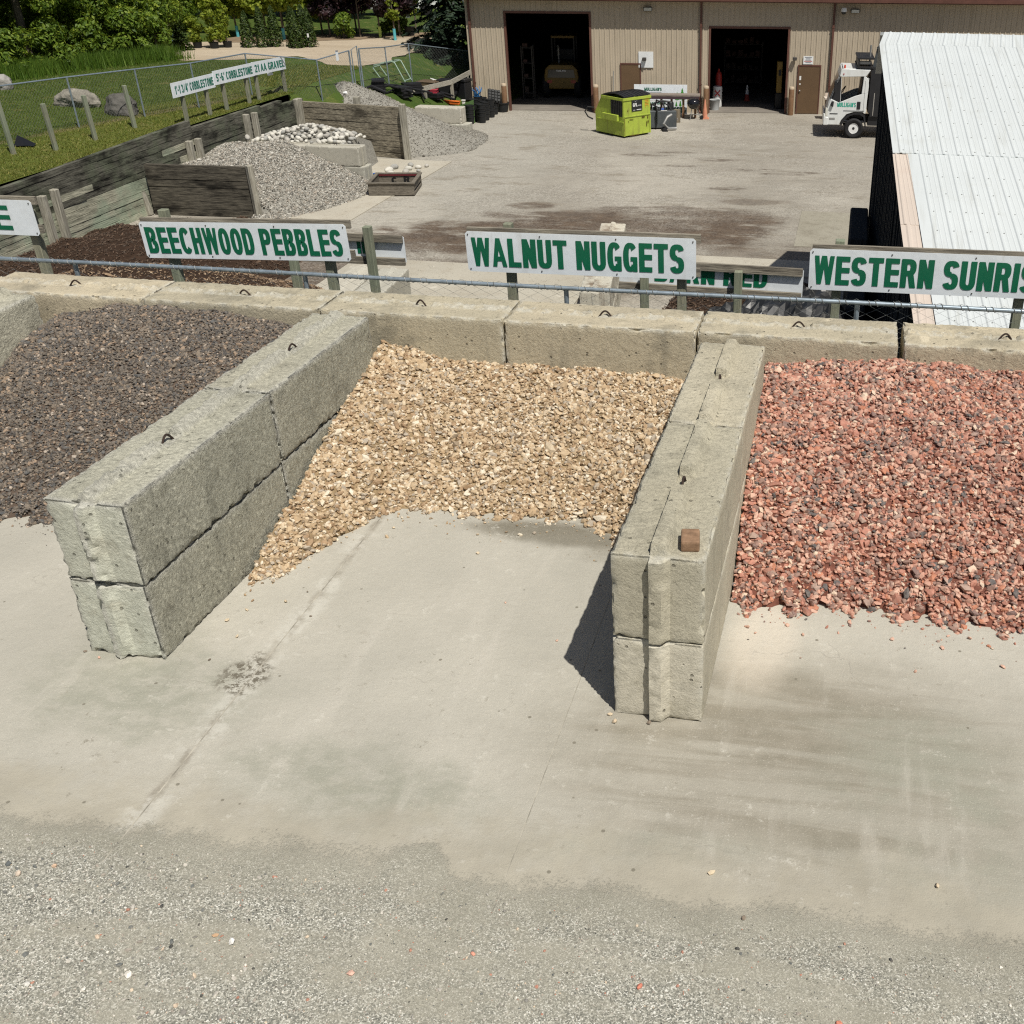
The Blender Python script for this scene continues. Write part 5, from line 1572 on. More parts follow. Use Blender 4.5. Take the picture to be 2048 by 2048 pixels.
# local +x along the right hand face (1.5 m), local +y along the side with the fork pocket (1.8 m)
LX, LY, DH = 1.44, 1.78, 1.50
sb = MB()
sb.prism([(0, .07), (LY, .07), (LY + .02, .85), (LY - .42, DH), (0, DH)], 0, LX, 'YZ')
sb.build('body', MAT['lime'], du, bevel=.012)
MB().box2((-.03, -.03, DH - .09), (LX + .03, .0, DH + .02)).box2((-.035, .0, DH - .09), (-.002, LY - .40, DH + .015)).box2((LX + .002, .0, DH - .09), (LX + .035, LY - .40, DH + .015)).build('rim', MAT['lime'], du, bevel=.008)
for k in range(2):
    l = MB()
    x0 = .0 + k * (LX / 2)
    n = 9
    for i in range(n):
        t0, t1 = i / n, (i + 1) / n
        def lz(t):
            return DH + .03 + .14 * math.sin(math.pi * (.12 + .88 * t)) 
        y0, y1 = -.02 + t0 * (LY - .36), -.02 + t1 * (LY - .36)
        l.add([(x0 + .02, y0, lz(t0)), (x0 + LX / 2 - .02, y0, lz(t0)), (x0 + LX / 2 - .02, y1, lz(t1)), (x0 + .02, y1, lz(t1)), (x0 + .02, y0, lz(t0) - .04), (x0 + LX / 2 - .02, y0, lz(t0) - .04), (x0 + LX / 2 - .02, y1, lz(t1) - .04), (x0 + .02, y1, lz(t1) - .04)], [(0, 1, 2, 3), (7, 6, 5, 4), (0, 4, 5, 1), (2, 6, 7, 3), (0, 3, 7, 4), (1, 5, 6, 2)])
        for xx in (.16, .34, .52):
            l.beam((x0 + xx, y0, lz(t0) + .008), (x0 + xx, y1, lz(t1) + .008), .05, .02)
    l.build('lid', plain('lid_black', (.02, .02, .022), .55, .4), du)
for xs_ in (-.002, LX + .002):
    sg = -1 if xs_ < 0 else 1
    pk = MB().box2((xs_, .28, .62), (xs_ + sg * .11, 1.22, .86))
    pk.build('fork_pocket', MAT['lime'], du, bevel=.012)
    if sg < 0:
        win = MB().box2((-.012, .08, .80), (-.004, .78, 1.40)).build('dark_side_opening', MAT['glass'], du)  # flat dark panel for the open gap, its inner shade put into the colour
        br = MB()
        for k in range(6):
            br.box2((-.03, .12 + k * .11, .82), (-.014, .16 + k * .11, 1.38))
        br.build('side_bars', MAT['black'], win)
        MB().box2((-.03, 0, .90 - .32), (-.003, LY - .1, .615)).build('side_rib', MAT['lime'], du)
MB().box2((.02, -.028, .78), (LX - .02, -.003, .83)).build('front_rib', MAT['lime'], du, bevel=.006)
MB().box2((.0, -.02, .07), (.06, -.003, .77)).box2((LX - .06, -.02, .07), (LX, -.003, .77)).build('corner_ribs', MAT['lime'], du)
pl = MB().box2((.42, -.02, .98), (.98, -.006, 1.42)).build('placard', plain('placard_black', (.02, .022, .024), .4), du)
lettering('GFL', .24, .13, MAT['white'], du, (.48, -.022, 1.16), (1, 0, 0), (0, 0, 1))
lettering("'- '", .12, .05, MAT['white'], du, (.58, -.022, 1.33), (1, 0, 0), (0, 0, 1))
pr = MB()
for k in range(3):
    pr.box2((.74, -.023, 1.20 - k * .014), (.93, -.021, 1.205 - k * .014))
pr.box2((.5, -.023, 1.02), (.6, -.021, 1.035)).box2((.68, -.023, 1.02), (.93, -.021, 1.045))
pr.build('placard_print', MAT['white'], pl)
o2 = MB()
for k in range(5):
    o2.box2((1.13, -.012, 1.38 - k * .055), (1.33, -.006, 1.40 - k * .055))
for x in (1.15, 1.3):
    o2.box2((x, -.0125, 1.08), (x + .02, -.0065, 1.17))
o2.build('stencil', plain('orange_stencil', (.62, .28, .03), .6), du)
rs = MB()
for (x, z, w_, h) in ((.02, .1, .03, .66), (.3, .68, .2, .02), (.95, .70, .16, .04), (1.2, .35, .03, .2), (.3, .05, .5, .03), (1.25, .66, .05, .08), (.2, 1.0, .04, .05), (.22, .6, .03, .04), (1.27, .47, .05, .09)):
    rs.box2((x, -.0245 if z < .78 else -.0135, z), (x + w_, -.021 if z < .78 else -.004, z + h))
rs.build('rust_marks', plain('rust_mark', (.10, .065, .02), .9, .1, 0, .4, 15), du)
for x, y in ((.12, .15), (LX - .12, .15), (.12, LY - .15), (LX - .12, LY - .15)):
    MB().box2((x - .05, y - .05, 0), (x + .05, y + .05, .068)).build('foot', MAT['black'], du)
o = thing('hose_coil', 'black hose loop hanging at the far side of the lime dumpster', 'hose', (-9.65, 36.0, -3.5))
MB().tube([(.25, 0, .95), (0, -.05, .98), (-.12, -.05, .8), (0, -.05, .6), (.2, 0, .5)], .03, 7).build('hose', MAT['rubber'], o, smooth=True)
# ------------------------------------------------------------------ boards, bench, kettle grill, cone, attachments
MAT['pine'] = plain('pine_green', (.05, .25, .03), .6, .3, 0, .25, 8)
MAT['board_letters'] = plain('board_letters', (.01, .13, .075), .5)
MAT['grey_letters'] = plain('grey_letters', (.45, .48, .48), .6)
def pine(mb, x, z, h, y):
    for k in range(5):
        w_ = h * .30 * (1 - k / 6)
        zz = z + h * (.08 + k * .17)
        mb.add([(x - w_, y - k * .0004, zz), (x + w_, y - k * .0004, zz), (x, y - k * .0004, zz + h * .26)], [(0, 1, 2)])
    mb.add([(x - .02, y, z), (x + .02, y, z), (x + .02, y, z + h * .1), (x - .02, y, z + h * .1)], [(0, 1, 2, 3)])
o = thing('shop_board', 'white board with green pines and the word MULLIGAN\'S leaning on the wall', 'sign board', bw(-7.13, -.5, 0), BA)
MB().box2((-1.18, -.03, .58), (1.2, 0, 1.26)).build('panel', MAT['sign_white'], o)
lettering("MULLIGAN'S", .78, .13, MAT['board_letters'], o, (-.72, -.034, 1.0), (1, 0, 0), (0, 0, 1))
ln = MB().box2((-.7, -.036, .93), (.05, -.031, .95)).box2((-.5, -.036, .82), (.4, -.031, .835)).box2((-.35, -.036, .72), (.0, -.031, .735))
ln.build('small_print', MAT['grey_letters'], o)
pm = MB()
pine(pm, .98, .60, .52, -.034)
pine(pm, .75, .60, .36, -.0345)
pm.build('pine_print', MAT['pine'], o)
o = thing('shop_board', 'lower white board lettered SELECTION OF and NUGGETS behind the bench', 'sign board', bw(-7.13, -.62, 0), BA)
MB().box2((-1.18, -.03, .03), (1.2, 0, .575)).build('panel', MAT['sign_white'], o)
lettering('SELECTION OF', .86, .10, MAT['board_letters'], o, (-.62, -.034, .44), (1, 0, 0), (0, 0, 1))
lettering('WALNUT NUGGETS', 1.95, .24, MAT['board_letters'], o, (-.8, -.034, .10), (1, 0, 0), (0, 0, 1))
pm = MB()
pine(pm, .72, .36, .22, -.035)
pine(pm, .9, .36, .26, -.036)
pm.build('pine_print', MAT['pine'], o)
o = thing('plank_bench', 'long plank table on brown posts in front of the white boards', 'bench', bw(-6.7, -1.25, 0), BA)
MB().box2((-1.35, -.3, .90), (1.35, .3, .97)).build('top', m_wood('bench_wood', (.30, .26, .22), (.14, .115, .10), None, (1, 0, 0), .2), o, bevel=.008)
MB().box2((-1.30, -.32, .80), (1.3, -.25, .895)).build('front_board', plain('purple_brown', (.06, .038, .045), .7), o)
for x in (-1.2, -.35, .1, .62, 1.15):
    MB().box2((x - .05, -.2, 0), (x + .05, -.1, .80)).build('leg', MAT['bollard'], o)
o = thing('kettle_grill', 'black kettle grill on wheels beneath the right end of the plank table', 'grill', bw(-5.62, -1.75, 0), BA)
MB().lathe([(.0, .42), (.16, .46), (.26, .56), (.29, .66)], n=22).build('bowl', plain('enamel_black', (.01, .01, .012), .1, .6), o, smooth=True)
MB().lathe([(.295, .655), (.295, .68), (.27, .78), (.16, .87), (0, .9)], n=22).build('lid', plain('enamel_lid', (.011, .011, .014), .08, .6), o, smooth=True)
for a in (0, 2.1, 4.2):
    MB().tube([(.12 * math.cos(a), .12 * math.sin(a), .5), (.3 * math.cos(a), .3 * math.sin(a), .02)], .014, 6).build('leg', MAT['galv_small'], o)
MB().box2((-.18, -.03, .19), (.3, .03, .21)).build('tray', MAT['galv_small'], o)
for yy in (-.06, .06):
    MB().lathe([(0, -.02), (.08, -.02), (.08, .02), (0, .02)], (.36, yy, .085), 12, 0, 'Y').build('wheel', MAT['rubber'], o)
o = thing('traffic_cone', 'faded orange traffic cone by the downspout of the right bay', 'cone', bw(-5.12, -1.55, 0), BA)
oc = plain('cone_orange', (.55, .24, .15), .7, .2, 0, .15, 6)
MB().lathe([(.13, .03), (.025, .80), (.0, .80)], n=16).build('cone_body', oc, o, smooth=True)
MB().box2((-.19, -.19, 0), (.19, .19, .03)).build('cone_base', oc, o)
o = thing('log_stump', 'grey brown upright log stump in front of the plank table', 'stump', bw(-6.33, -2.55, 0), BA)
MB().lathe([(.15, 0), (.145, .3), (.15, .52), (0, .525)], n=16).build('log', m_wood('stump_bark', (.24, .20, .14), (.12, .10, .075), None, (0, 0, 1), .2), o, smooth=True)
MAT['steel_grey'] = plain('painted_steel', (.075, .085, .09), .5, .45, .2, .2, 3, (.16, .14, .12), .4)
o = thing('sweeper_attachment', 'dark grey bucket sweeper attachment with hoses beside the dumpster', 'machine attachment', (-6.7, 37.2, -3.5), R(16))
MB().prism([(-.1, .05), (.62, .05), (.66, .25), (.5, .68), (-.05, .72)], -.75, .55, 'YZ').build('hood', MAT['steel_grey'], o, bevel=.02)
MB().box2((.56, -.38, .05), (.60, .75, .66)).build('side_plate', MAT['steel_grey'], o, bevel=.01)
MB().box2((.604, .0, .33), (.61, .14, .40)).build('decal', MAT['white'], o)
MB().box2((-.1, -.05, .721), (.15, .05, .727)).build('label_plate', MAT['white'], o)
MB().tube([(.3, -.35, .62), (.1, -.5, .55), (-.05, -.55, .3), (.15, -.5, .1), (.5, -.4, .08)], .055, 8).build('guard_bar', MAT['galv_small'], o, smooth=True)
for k, (a, bz) in enumerate(((-.6, .95), (-.35, 1.1), (-.1, 1.0))):
    MB().tube([(a, .5, .6), (a + .1, .4, bz), (a + .35, .2, bz - .1), (a + .45, .1, .7)], .035, 7).build('hose', MAT['rubber'], o, smooth=True)
MB().lathe([(.11, -.7), (.12, -.68), (.12, .5), (0, .5)], (0, 0, 0), 14, 0, 'Y').build('roller', MAT['rubber'], o)
o.children[-1].location = (-.85, .1, .2)
o = thing('machine_attachment', 'second black attachment with a blue motor behind the grey sweeper', 'machine attachment', (-6.9, 38.4, -3.5), R(10))
MB().box2((-.7, -.25, .1), (.5, .25, .35)).build('frame', MAT['steel_grey'], o, bevel=.03)
MB().box2((-.15, -.3, .36), (.1, -.02, .66)).build('motor', plain('motor_blue', (.02, .07, .32), .5), o, bevel=.03)
MB().lathe([(.14, 0), (.14, .5), (.1, .55), (0, .55)], (.3, .0, .36), 14).build('tank', MAT['black'], o, smooth=True)
MB().tube([(-.6, 0, .3), (-.5, -.1, .8), (-.1, -.1, .95), (.3, -.05, .9)], .04, 7).build('arm', MAT['black'], o, smooth=True)

# ------------------------------------------------------------------ white cab-over truck
tk = thing('cab_over_truck', 'white cab-over truck lettered MULLIGAN\'S half hidden by the white shed roof', 'truck', (1.23, 36.5, -3.5), R(3))
CW = 2.0
MAT['cab'] = plain('cab_white', (.70, .72, .71), .28, .5, 0, .03, 1, (.5, .48, .42), .2, 0, 40, ((6, 6, .8), .25, (.40, .37, .31)))
MAT['dark_trim'] = plain('dark_trim', (.02, .02, .022), .5, .4)
cabm = MB()
def side(y0, y1):
    # lower door and body, pillars and header round the side window
    cabm.prism([(-1.13, .52), (-.60, .52), (-.52, .70), (-.32, .93), (-.05, 1.02), (.30, 1.02), (.42, .95), (.46, 1.75), (.30, 1.72), (-.05, 1.62), (-.66, 1.36), (-1.0, 1.5), (-1.14, 1.0)], y0, y1, 'XZ')
    cabm.prism([(.21, 1.70), (.31, 1.722), (.46, 1.751), (.47, 2.0), (.44, 2.25), (.33, 2.36), (.25, 2.36)], y0, y1, 'XZ')
    cabm.prism([(-.70, 2.36), (-.60, 2.33), (.25, 2.361), (.33, 2.361), (.40, 2.45), (.50, 2.60), (-.60, 2.63), (-.66, 2.55)], y0, y1, 'XZ')
    cabm.prism([(-1.0, 1.501), (-.67, 1.362), (-.60, 1.40), (-.62, 2.30), (-.70, 2.355)], y0 + .02 if y0 < .5 else y0, y1 - .0 if y0 < .5 else y1 - .02, 'XZ', 1)
side(0, .07)
side(CW - .07, CW)
cabm.box2((-.58, .0705, 2.58), (.48, CW - .0705, 2.63))
cabm.box2((.40, .0705, 1.0), (.45, CW - .0705, 1.72))
cabm.box2((.40, .0705, 1.72), (.46, CW - .0705, 2.3), 2)
cabm.prism([(-1.15, .95), (-1.10, .95), (-1.0, 1.5), (-1.05, 1.5)], .0705, CW - .0705, 'XZ')
cabm.prism([(-1.05, 1.505), (-1.0, 1.505), (-.68, 2.36), (-.73, 2.36)], .0705, CW - .0705, 'XZ', 2)
cabm.prism([(-.73, 2.365), (-.68, 2.365), (-.60, 2.60), (-.65, 2.60)], .0705, CW - .0705, 'XZ')
cabm.box2((-1.1, .0705, .6), (.4, CW - .0705, .68), 1)
cabm.build('cab', [MAT['cab'], MAT['dark_trim'], MAT['glass']], tk, bevel=.012)
MB().prism([(-1.24, .50), (-1.05, .50), (-1.04, .80), (-1.16, .82), (-1.2, .95), (-1.25, .95)], -.02, CW + .02, 'XZ').build('bumper', MAT['cab'], tk, bevel=.02)
MB().box2((-1.17, -.004, .86), (-1.08, .2, 1.15)).build('headlight', MAT['lamp_lens'], tk)
MB().box2((-.46, -.012, 1.06), (.36, .002, 1.075)).build('door_seam', MAT['dark_trim'], tk)
MB().box2((.325, -.006, .95), (.332, .001, 2.2)).build('rear_seam', MAT['dark_trim'], tk)
MB().box2((.06, -.022, 1.13), (.20, -.003, 1.42)).build('door_handle', MAT['dark_trim'], tk, bevel=.015)
MB().box2((-1.0, -.01, .93), (-.68, -.003, .96)).build('side_vent', MAT['dark_trim'], tk)
MB().prism([(-1.0, .72), (-.78, .72), (-.78, .79), (-1.0, .79)], -.012, -.003, 'XZ').build('side_marker', MAT['galv_small'], tk)
MB().prism([(-1.0, 1.26), (-.88, 1.2), (-.86, 1.42), (-.95, 1.44)], -.10, -.01, 'XZ').build('mirror', MAT['dark_trim'], tk, bevel=.02)
MB().box2((-.90, -.11, 1.80), (-.80, -.02, 2.2)).box2((-.86, -.05, 2.2), (-.7, -.02, 2.24)).build('tall_mirror', MAT['dark_trim'], tk, bevel=.02)
lettering("MULLIGAN'S", .74, .165, plain('cab_letters', (.02, .35, .25), .45), tk, (-.72, -.002, 1.21), (1, 0, 0), (0, 0, 1))
for x, z in ((-.52, 2.63),):
    MB().lathe([(.035, 0), (.035, .1), (.02, .13), (0, .13)], (x, .18, z), 10).build('marker_light', plain('amber_red', (.6, .06, .02), .3), tk)
MB().lathe([(.025, -.0), (.025, -.02), (0, -.02)], (-.55, -.0, 2.44), 10, 0, 'Y').build('side_lamp', plain('lamp_red', (.35, .03, .04), .3), tk)
MB().tube([(-.55 + .24 * math.cos(a) * .55, .55 + .2 * math.sin(a), 1.72 + .2 * math.cos(a)) for a in np.linspace(0, 6.28, 18)], .018, 6).build('steering_wheel', MAT['black'], tk)
MB().prism([(-.15, .7), (.36, .7), (.38, 2.2), (.22, 2.2), (.12, 1.25), (-.15, 1.2)], .25, 1.75, 'XZ').build('seats', MAT['black'], tk, bevel=.04)
MB().prism([(-1.02, 1.2), (-.6, 1.2), (-.62, 1.5), (-.95, 1.52)], .12, 1.88, 'XZ').build('dashboard', MAT['black'], tk)
def wheel(x, y, nm='wheel'):
    wv = MB().lathe([(.20, .12), (.24, .13), (.33, .14), (.385, .10), (.39, .0), (.385, -.10), (.33, -.14), (.24, -.13), (.20, -.10), (.20, .12)], (0, 0, 0), 28, 0, 'Y', False).build(nm, MAT['rubber'], tk, smooth=True)
    wv.location = (x, y, .39)
    MB().lathe([(.0, -.03), (.07, -.05), (.075, -.02), (.13, -.005), (.15, -.06), (.205, -.10), (.21, -.09)], (0, 0, 0), 28, 0, 'Y').build('rim', MAT['white'], wv, smooth=True)
    hb = MB()
    for k in range(6):
        a = k * math.pi / 3
        hb.lathe([(.022, -.03), (.022, -.012), (0, -.012)], (.105 * math.cos(a), -.0, .105 * math.sin(a)), 8, 0, 'Y')
    hb.lathe([(.0, -.11), (.05, -.10), (.06, -.03)], (0, 0, 0), 12, 0, 'Y')
    hb.build('hub', MAT['dark_trim'], wv)
    for k in range(6):
        a = k * math.pi / 3 + .5
    return wv
wheel(0, .13)
wheel(0, CW - .13, 'wheel')
wheel(3.4, .13)
wheel(3.4, CW - .13)
MB().prism([(-.56, .52), (-.50, .71), (-.30, .90), (-.04, .985), (.28, .985), (.42, .90), (.5, .4), (.46, .4), (.36, .84), (.2, .93), (-.02, .93), (-.24, .84), (-.42, .66), (-.48, .52)], -.015, .3, 'XZ').build('wheel_arch', MAT['dark_trim'], tk)
MB().box2((.3, .5, .55), (5.2, .65, .75)).box2((.3, 1.35, .55), (5.2, 1.5, .75)).box2((.55, .1, .5), (1.6, .45, .85)).build('chassis', MAT['dark_trim'], tk)
MB().box2((-.06, .0, 2.66), (.60, CW, 2.72)).box2((-.06, 0, 2.98), (.60, CW, 3.04)).box2((-.02, .03, 2.72), (.04, CW - .03, 2.98)).build('cab_guard', MAT['dark_trim'], tk)
MB().box2((.0, .1, 2.80), (.45, .16, 2.9)).build('guard_bar', MAT['galv_small'], tk)
MB().box2((.52, .02, 1.0), (.60, CW - .02, 2.62)).box2((.60, .02, .86), (1.04, .12, 2.70)).box2((.60, .2, .86), (1.04, CW - .02, 2.2)).build('headboard', MAT['dark_trim'], tk)
MB().box2((1.05, .0, .80), (5.2, CW, 2.3)).build('dump_box', MAT['dark_trim'], tk, bevel=.02)
MB().beam((.72, .25, 3.42), (1.6, .25, 2.45), .1, .12).beam((.72, .55, 3.40), (1.6, .55, 2.3), .06, .1).beam((.62, .3, 2.6), (.75, .3, 3.42), .1, .12).build('hoist_arm', MAT['steel_grey'], tk)
MB().tube([(.46, .6, 2.6), (.46, .6, 3.45)], .035, 8).build('exhaust_stack', MAT['galv_small'], tk)
MB().tube([(.72, .05, .9), (.72, .05, 1.75)], .035, 8).build('hydraulic_ram', plain('chrome', (.7, .7, .7), .15, .5, .9), tk)
MB().box2((.55, .1, 1.75), (.78, .5, 1.86)).build('filter_box', MAT['white'], tk)

# shadowed little table in front of the truck
o = thing('side_table', 'small pale topped table standing against the wall ahead of the truck', 'table', bw(.55, -1.3, 0), BA)
MB().box2((-.42, -.3, .86), (.42, .3, .92)).build('top', plain('table_top', (.60, .53, .45), .7), o)
MB().box2((-.36, .22, .93), (.40, .28, 1.06)).build('back_board', plain('table_back', (.56, .48, .41), .7), o)
for x in (-.3, .32):
    for y in (-.22, .22):
        MB().box2((x - .03, y - .03, 0), (x + .03, y + .03, .86)).build('leg', MAT['bollard'], o)

# ------------------------------------------------------------------ white roofed shed
sh = thing('open_shed', 'shed with a white ribbed metal roof and dark timber side', 'shed', (5, 9, -3.5))
MAT['roof_white'] = plain('roof_white', (.56, .595, .60), .55, .3, .0, .03, .7, (.44, .45, .41), .3, 0, 40, ((9, .45, 1), .35, (.36, .36, .32)))
MAT['roof_peach'] = plain('roof_peach', (.56, .485, .42), .55, .3, 0, .04, .8, (.5, .38, .31), .3)
MAT['cheek'] = plain('rib_grey', (.44, .48, .50), .5, .3)
RS, R0 = .193, .495 - .193 * 5.899
def rz_(y):
    return R0 + RS * y
def roof_sheet(mb, x0a, x0b, x1a, x1b, ya, yb, lift, mi=0, pitch=.2286, rib=.0115, first=.13):
    """ribbed sheet between y=ya (edges x0a..x1a) and y=yb (x0b..x1b); ribs run up the slope"""
    w = x1a - x0a
    prof = [(0, 0)]
    x = first
    while x < w - .03:
        for dx, d in ((-.030, 0), (-.012, rib), (.012, rib), (.030, 0)):
            prof.append((x + dx, d))
        for q in (1 / 3, 2 / 3):
            xm = x + pitch * q
            if xm < w - .03:
                prof += [(xm - .012, 0), (xm, .004), (xm + .012, 0)]
        x += pitch
    prof.append((w, 0))
    n = len(prof)
    rows = []
    for (y, xa, xb) in ((ya, x0a, x1a), (yb, x0b, x1b)):
        k = (xb - xa) / w
        rows += [(xa + u * k, y, rz_(y) + lift + d) for u, d in prof]
    mb.add(rows, [(i, i + 1, n + i + 1, n + i) for i in range(n - 1)], mi)
    if yb - ya > 2 and w > 4:
        q = first
        while q < min(w, 4.5) - .05:
            for k in range(int((yb - ya) / .62)):
                y = ya + .12 + k * .62
                t = (y - ya) / (yb - ya)
                X0, X1 = x0a + (x0b - x0a) * t, x1a + (x1b - x1a) * t
                mb.box((X0 + (q + .045) * (X1 - X0) / w, y, rz_(y) + lift + .003), (.017, .017, .010), 0, 1)
            q += pitch
    # lower and side edges give the sheet its thickness
    low = [(p[0], p[1], p[2] - .012) for p in rows[:n]]
    mb.add(rows[:n] + low, [(i, n + i, n + i + 1, i + 1) for i in range(n - 1)], mi)
def xl(y):
    return float(np.interp(y, [3.0, 3.72, 5.83, 9.09, 11.74, 14.54, 15.4], [2.17, 2.13, 2.01, 1.86, 1.72, 1.58, 1.68]))
m = MB()
roof_sheet(m, xl(9.05), xl(14.6), 12.0, 12.0, 9.05, 14.6, .014)
m.build('upper_roof', [MAT['roof_white'], MAT['galv_small']], sh, True)
m = MB()
roof_sheet(m, xl(14.6), xl(15.4), 12.0, 12.0, 14.601, 15.42, .014)
m.build('ridge_sheet', MAT['roof_white'], sh, True)
m = MB()
roof_sheet(m, 2.40, 2.10, 12.05, 12.0, 3.72, 9.12, .004, first=.19)
m.build('lower_roof', [MAT['roof_white'], MAT['galv_small']], sh, True)
m = MB()
roof_sheet(m, xl(6.55), xl(9.10), 2.34, 2.135, 6.50, 9.10, -.010, first=.07)
roof_sheet(m, xl(3.2), xl(6.6), 2.43, 2.345, 3.2, 6.58, -.018, first=.08)
m.build('peach_strip', MAT['roof_peach'], sh, True)
m = MB()
roof_sheet(m, 2.46, 2.40, 12.05, 12.05, 3.15, 3.95, -.022, first=.10)
m.build('peach_eave', MAT['roof_peach'], sh, True)
back = MB()
back.prism([(15.42, rz_(15.42) + .01), (17.5, rz_(15.42) - 1.0), (17.5, rz_(15.42) - 1.05), (15.42, rz_(15.42) - .05)], 1.6, 12.0, 'YZ')
back.build('back_roof', MAT['roof_white'], sh, True)
MAT['dark_boards'] = m_wood('near_black_boards', (.050, .054, .058), (.016, .018, .020), None, (0, 0, 1), .3)  # near-black, faintly bluish boards for the shed side and the low wall
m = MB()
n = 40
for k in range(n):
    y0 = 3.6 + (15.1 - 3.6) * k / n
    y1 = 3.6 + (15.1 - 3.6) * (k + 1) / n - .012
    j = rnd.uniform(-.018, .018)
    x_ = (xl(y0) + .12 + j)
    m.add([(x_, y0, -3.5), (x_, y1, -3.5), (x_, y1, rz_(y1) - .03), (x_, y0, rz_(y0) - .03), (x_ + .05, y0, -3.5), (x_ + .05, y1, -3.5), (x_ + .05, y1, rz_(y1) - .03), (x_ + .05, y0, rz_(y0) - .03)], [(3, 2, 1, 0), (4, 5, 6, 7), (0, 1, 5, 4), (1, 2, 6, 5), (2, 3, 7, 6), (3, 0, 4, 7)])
m.build('timber_side', MAT['dark_boards'], sh, True)
MB().box2((2.1, 15.05, -3.5), (12, 15.15, 1.9)).box2((11.9, 3.6, -3.5), (12, 15, -.2)).build('rear_wall', MAT['dark_boards'], sh, True)
o = thing('bunker_wall', 'near-black low wall standing along the dark side of the white shed', 'bunker wall', (1.5, 11, -3.5))
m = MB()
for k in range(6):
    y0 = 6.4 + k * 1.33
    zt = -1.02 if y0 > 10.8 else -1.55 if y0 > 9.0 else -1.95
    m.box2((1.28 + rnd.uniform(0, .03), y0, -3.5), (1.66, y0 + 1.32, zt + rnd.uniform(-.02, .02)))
m.build('blocks', MAT['dark_boards'], o, True, bevel=.03)

# black plastic sheet heaped over stock behind the fence
tp = thing('tarp_heap', 'heap covered by crumpled black plastic sheeting behind the near fence', 'tarp', (-1, 7, -3.5))
def h_tarp(X, Y):
    z = np.full(X.shape, -3.45)
    for cx, cy, r_, hh in ((-2.3, 6.6, 1.3, 2.15), (-.9, 6.4, 1.5, 2.25), (.55, 6.9, 1.3, 2.45), (.5, 8.6, 1.3, 2.2), (-2.9, 7.9, 1.1, 1.6), (-1.6, 5.0, 1.6, 2.5), (.2, 5.0, 1.5, 2.7), (-.4, 8.2, 1.3, 1.8)):
        z = np.maximum(z, -3.45 + hh * np.clip(1.25 - (np.hypot(X - cx, Y - cy) / r_) ** 1.6, 0, 1) ** .7)
    a = vnoise(X, Y, 1.1, 4.0, 3)
    b = 1 - np.abs(vnoise(X, Y, 1.9, 9.0, 3)) * 2
    c = 1 - np.abs(vnoise(X * 2.6, Y * .8, 2.2, 2.0, 2)) * 2
    k = np.clip((z + 3.45) / .5, 0, 1)
    return z + k * (.20 * a + .16 * b + .10 * c)
v, f = grid_mesh(np.arange(-4.4, 1.6, .085), np.arange(2.8, 10.6, .085), h_tarp)
link('plastic_sheet', raw_mesh('plastic_sheet', v, f, plain('tarp_black', (.022, .023, .025), .42, .45, 0, .3, 3, (.20, .195, .18), .75)), tp).location = -tp.location
HB['side_mulch_heap'] = -3.5
yard_heap('side_mulch_heap', 'low heap of dark mulch behind the sign BARN RED', 'mulch', (-3.0, 1.2), (11.8, 17.0), lambda X, Y: np.where(np.hypot((X + .6) / 2.2, (Y - 14.2) / 2.6) < 1, .9 * (1.02 - np.hypot((X + .6) / 2.2, (Y - 14.2) / 2.6)) ** .9, -.1), MAT['mulch'], MAT['bed_mulch'], .035, 5000, asp=(1, .35, .25), flat=.2)
# ------------------------------------------------------------------ plants
def m_leaf(name, stops, trans=.3, lawn=False):
    n = NT(name)
    c = n.ramp(n.pos.outputs['Random Per Island'], stops)
    if lawn:
        green = n.step(n.math('ADD', n.xyz()[0], n.math('MULTIPLY', n.noise(.6, 3), .8)), -21.2, -22.3, 0, .8)
        c = n.mix(green, c, n.ramp(n.pos.outputs['Random Per Island'], [(0, (.04, .075, .01)), (.7, (.075, .12, .016)), (1, (.13, .17, .03))]))
        c = n.mix(n.step(n.noise(.7, 6, .7), .58, .70, 0, .5), c, (.24, .20, .08))
    n.done(c, .55, .3)
    tr = n.n('ShaderNodeBsdfTranslucent')
    n.l(n.mix(.5, c, (.30, .36, .03), 'MIX'), tr.inputs['Color'])
    mx = n.n('ShaderNodeMixShader')
    mx.inputs[0].default_value = trans
    n.l(n.b.outputs[0], mx.inputs[1])
    n.l(tr.outputs[0], mx.inputs[2])
    n.l(mx.outputs[0], n.t.nodes['Material Output'].inputs['Surface'])
    return n.m
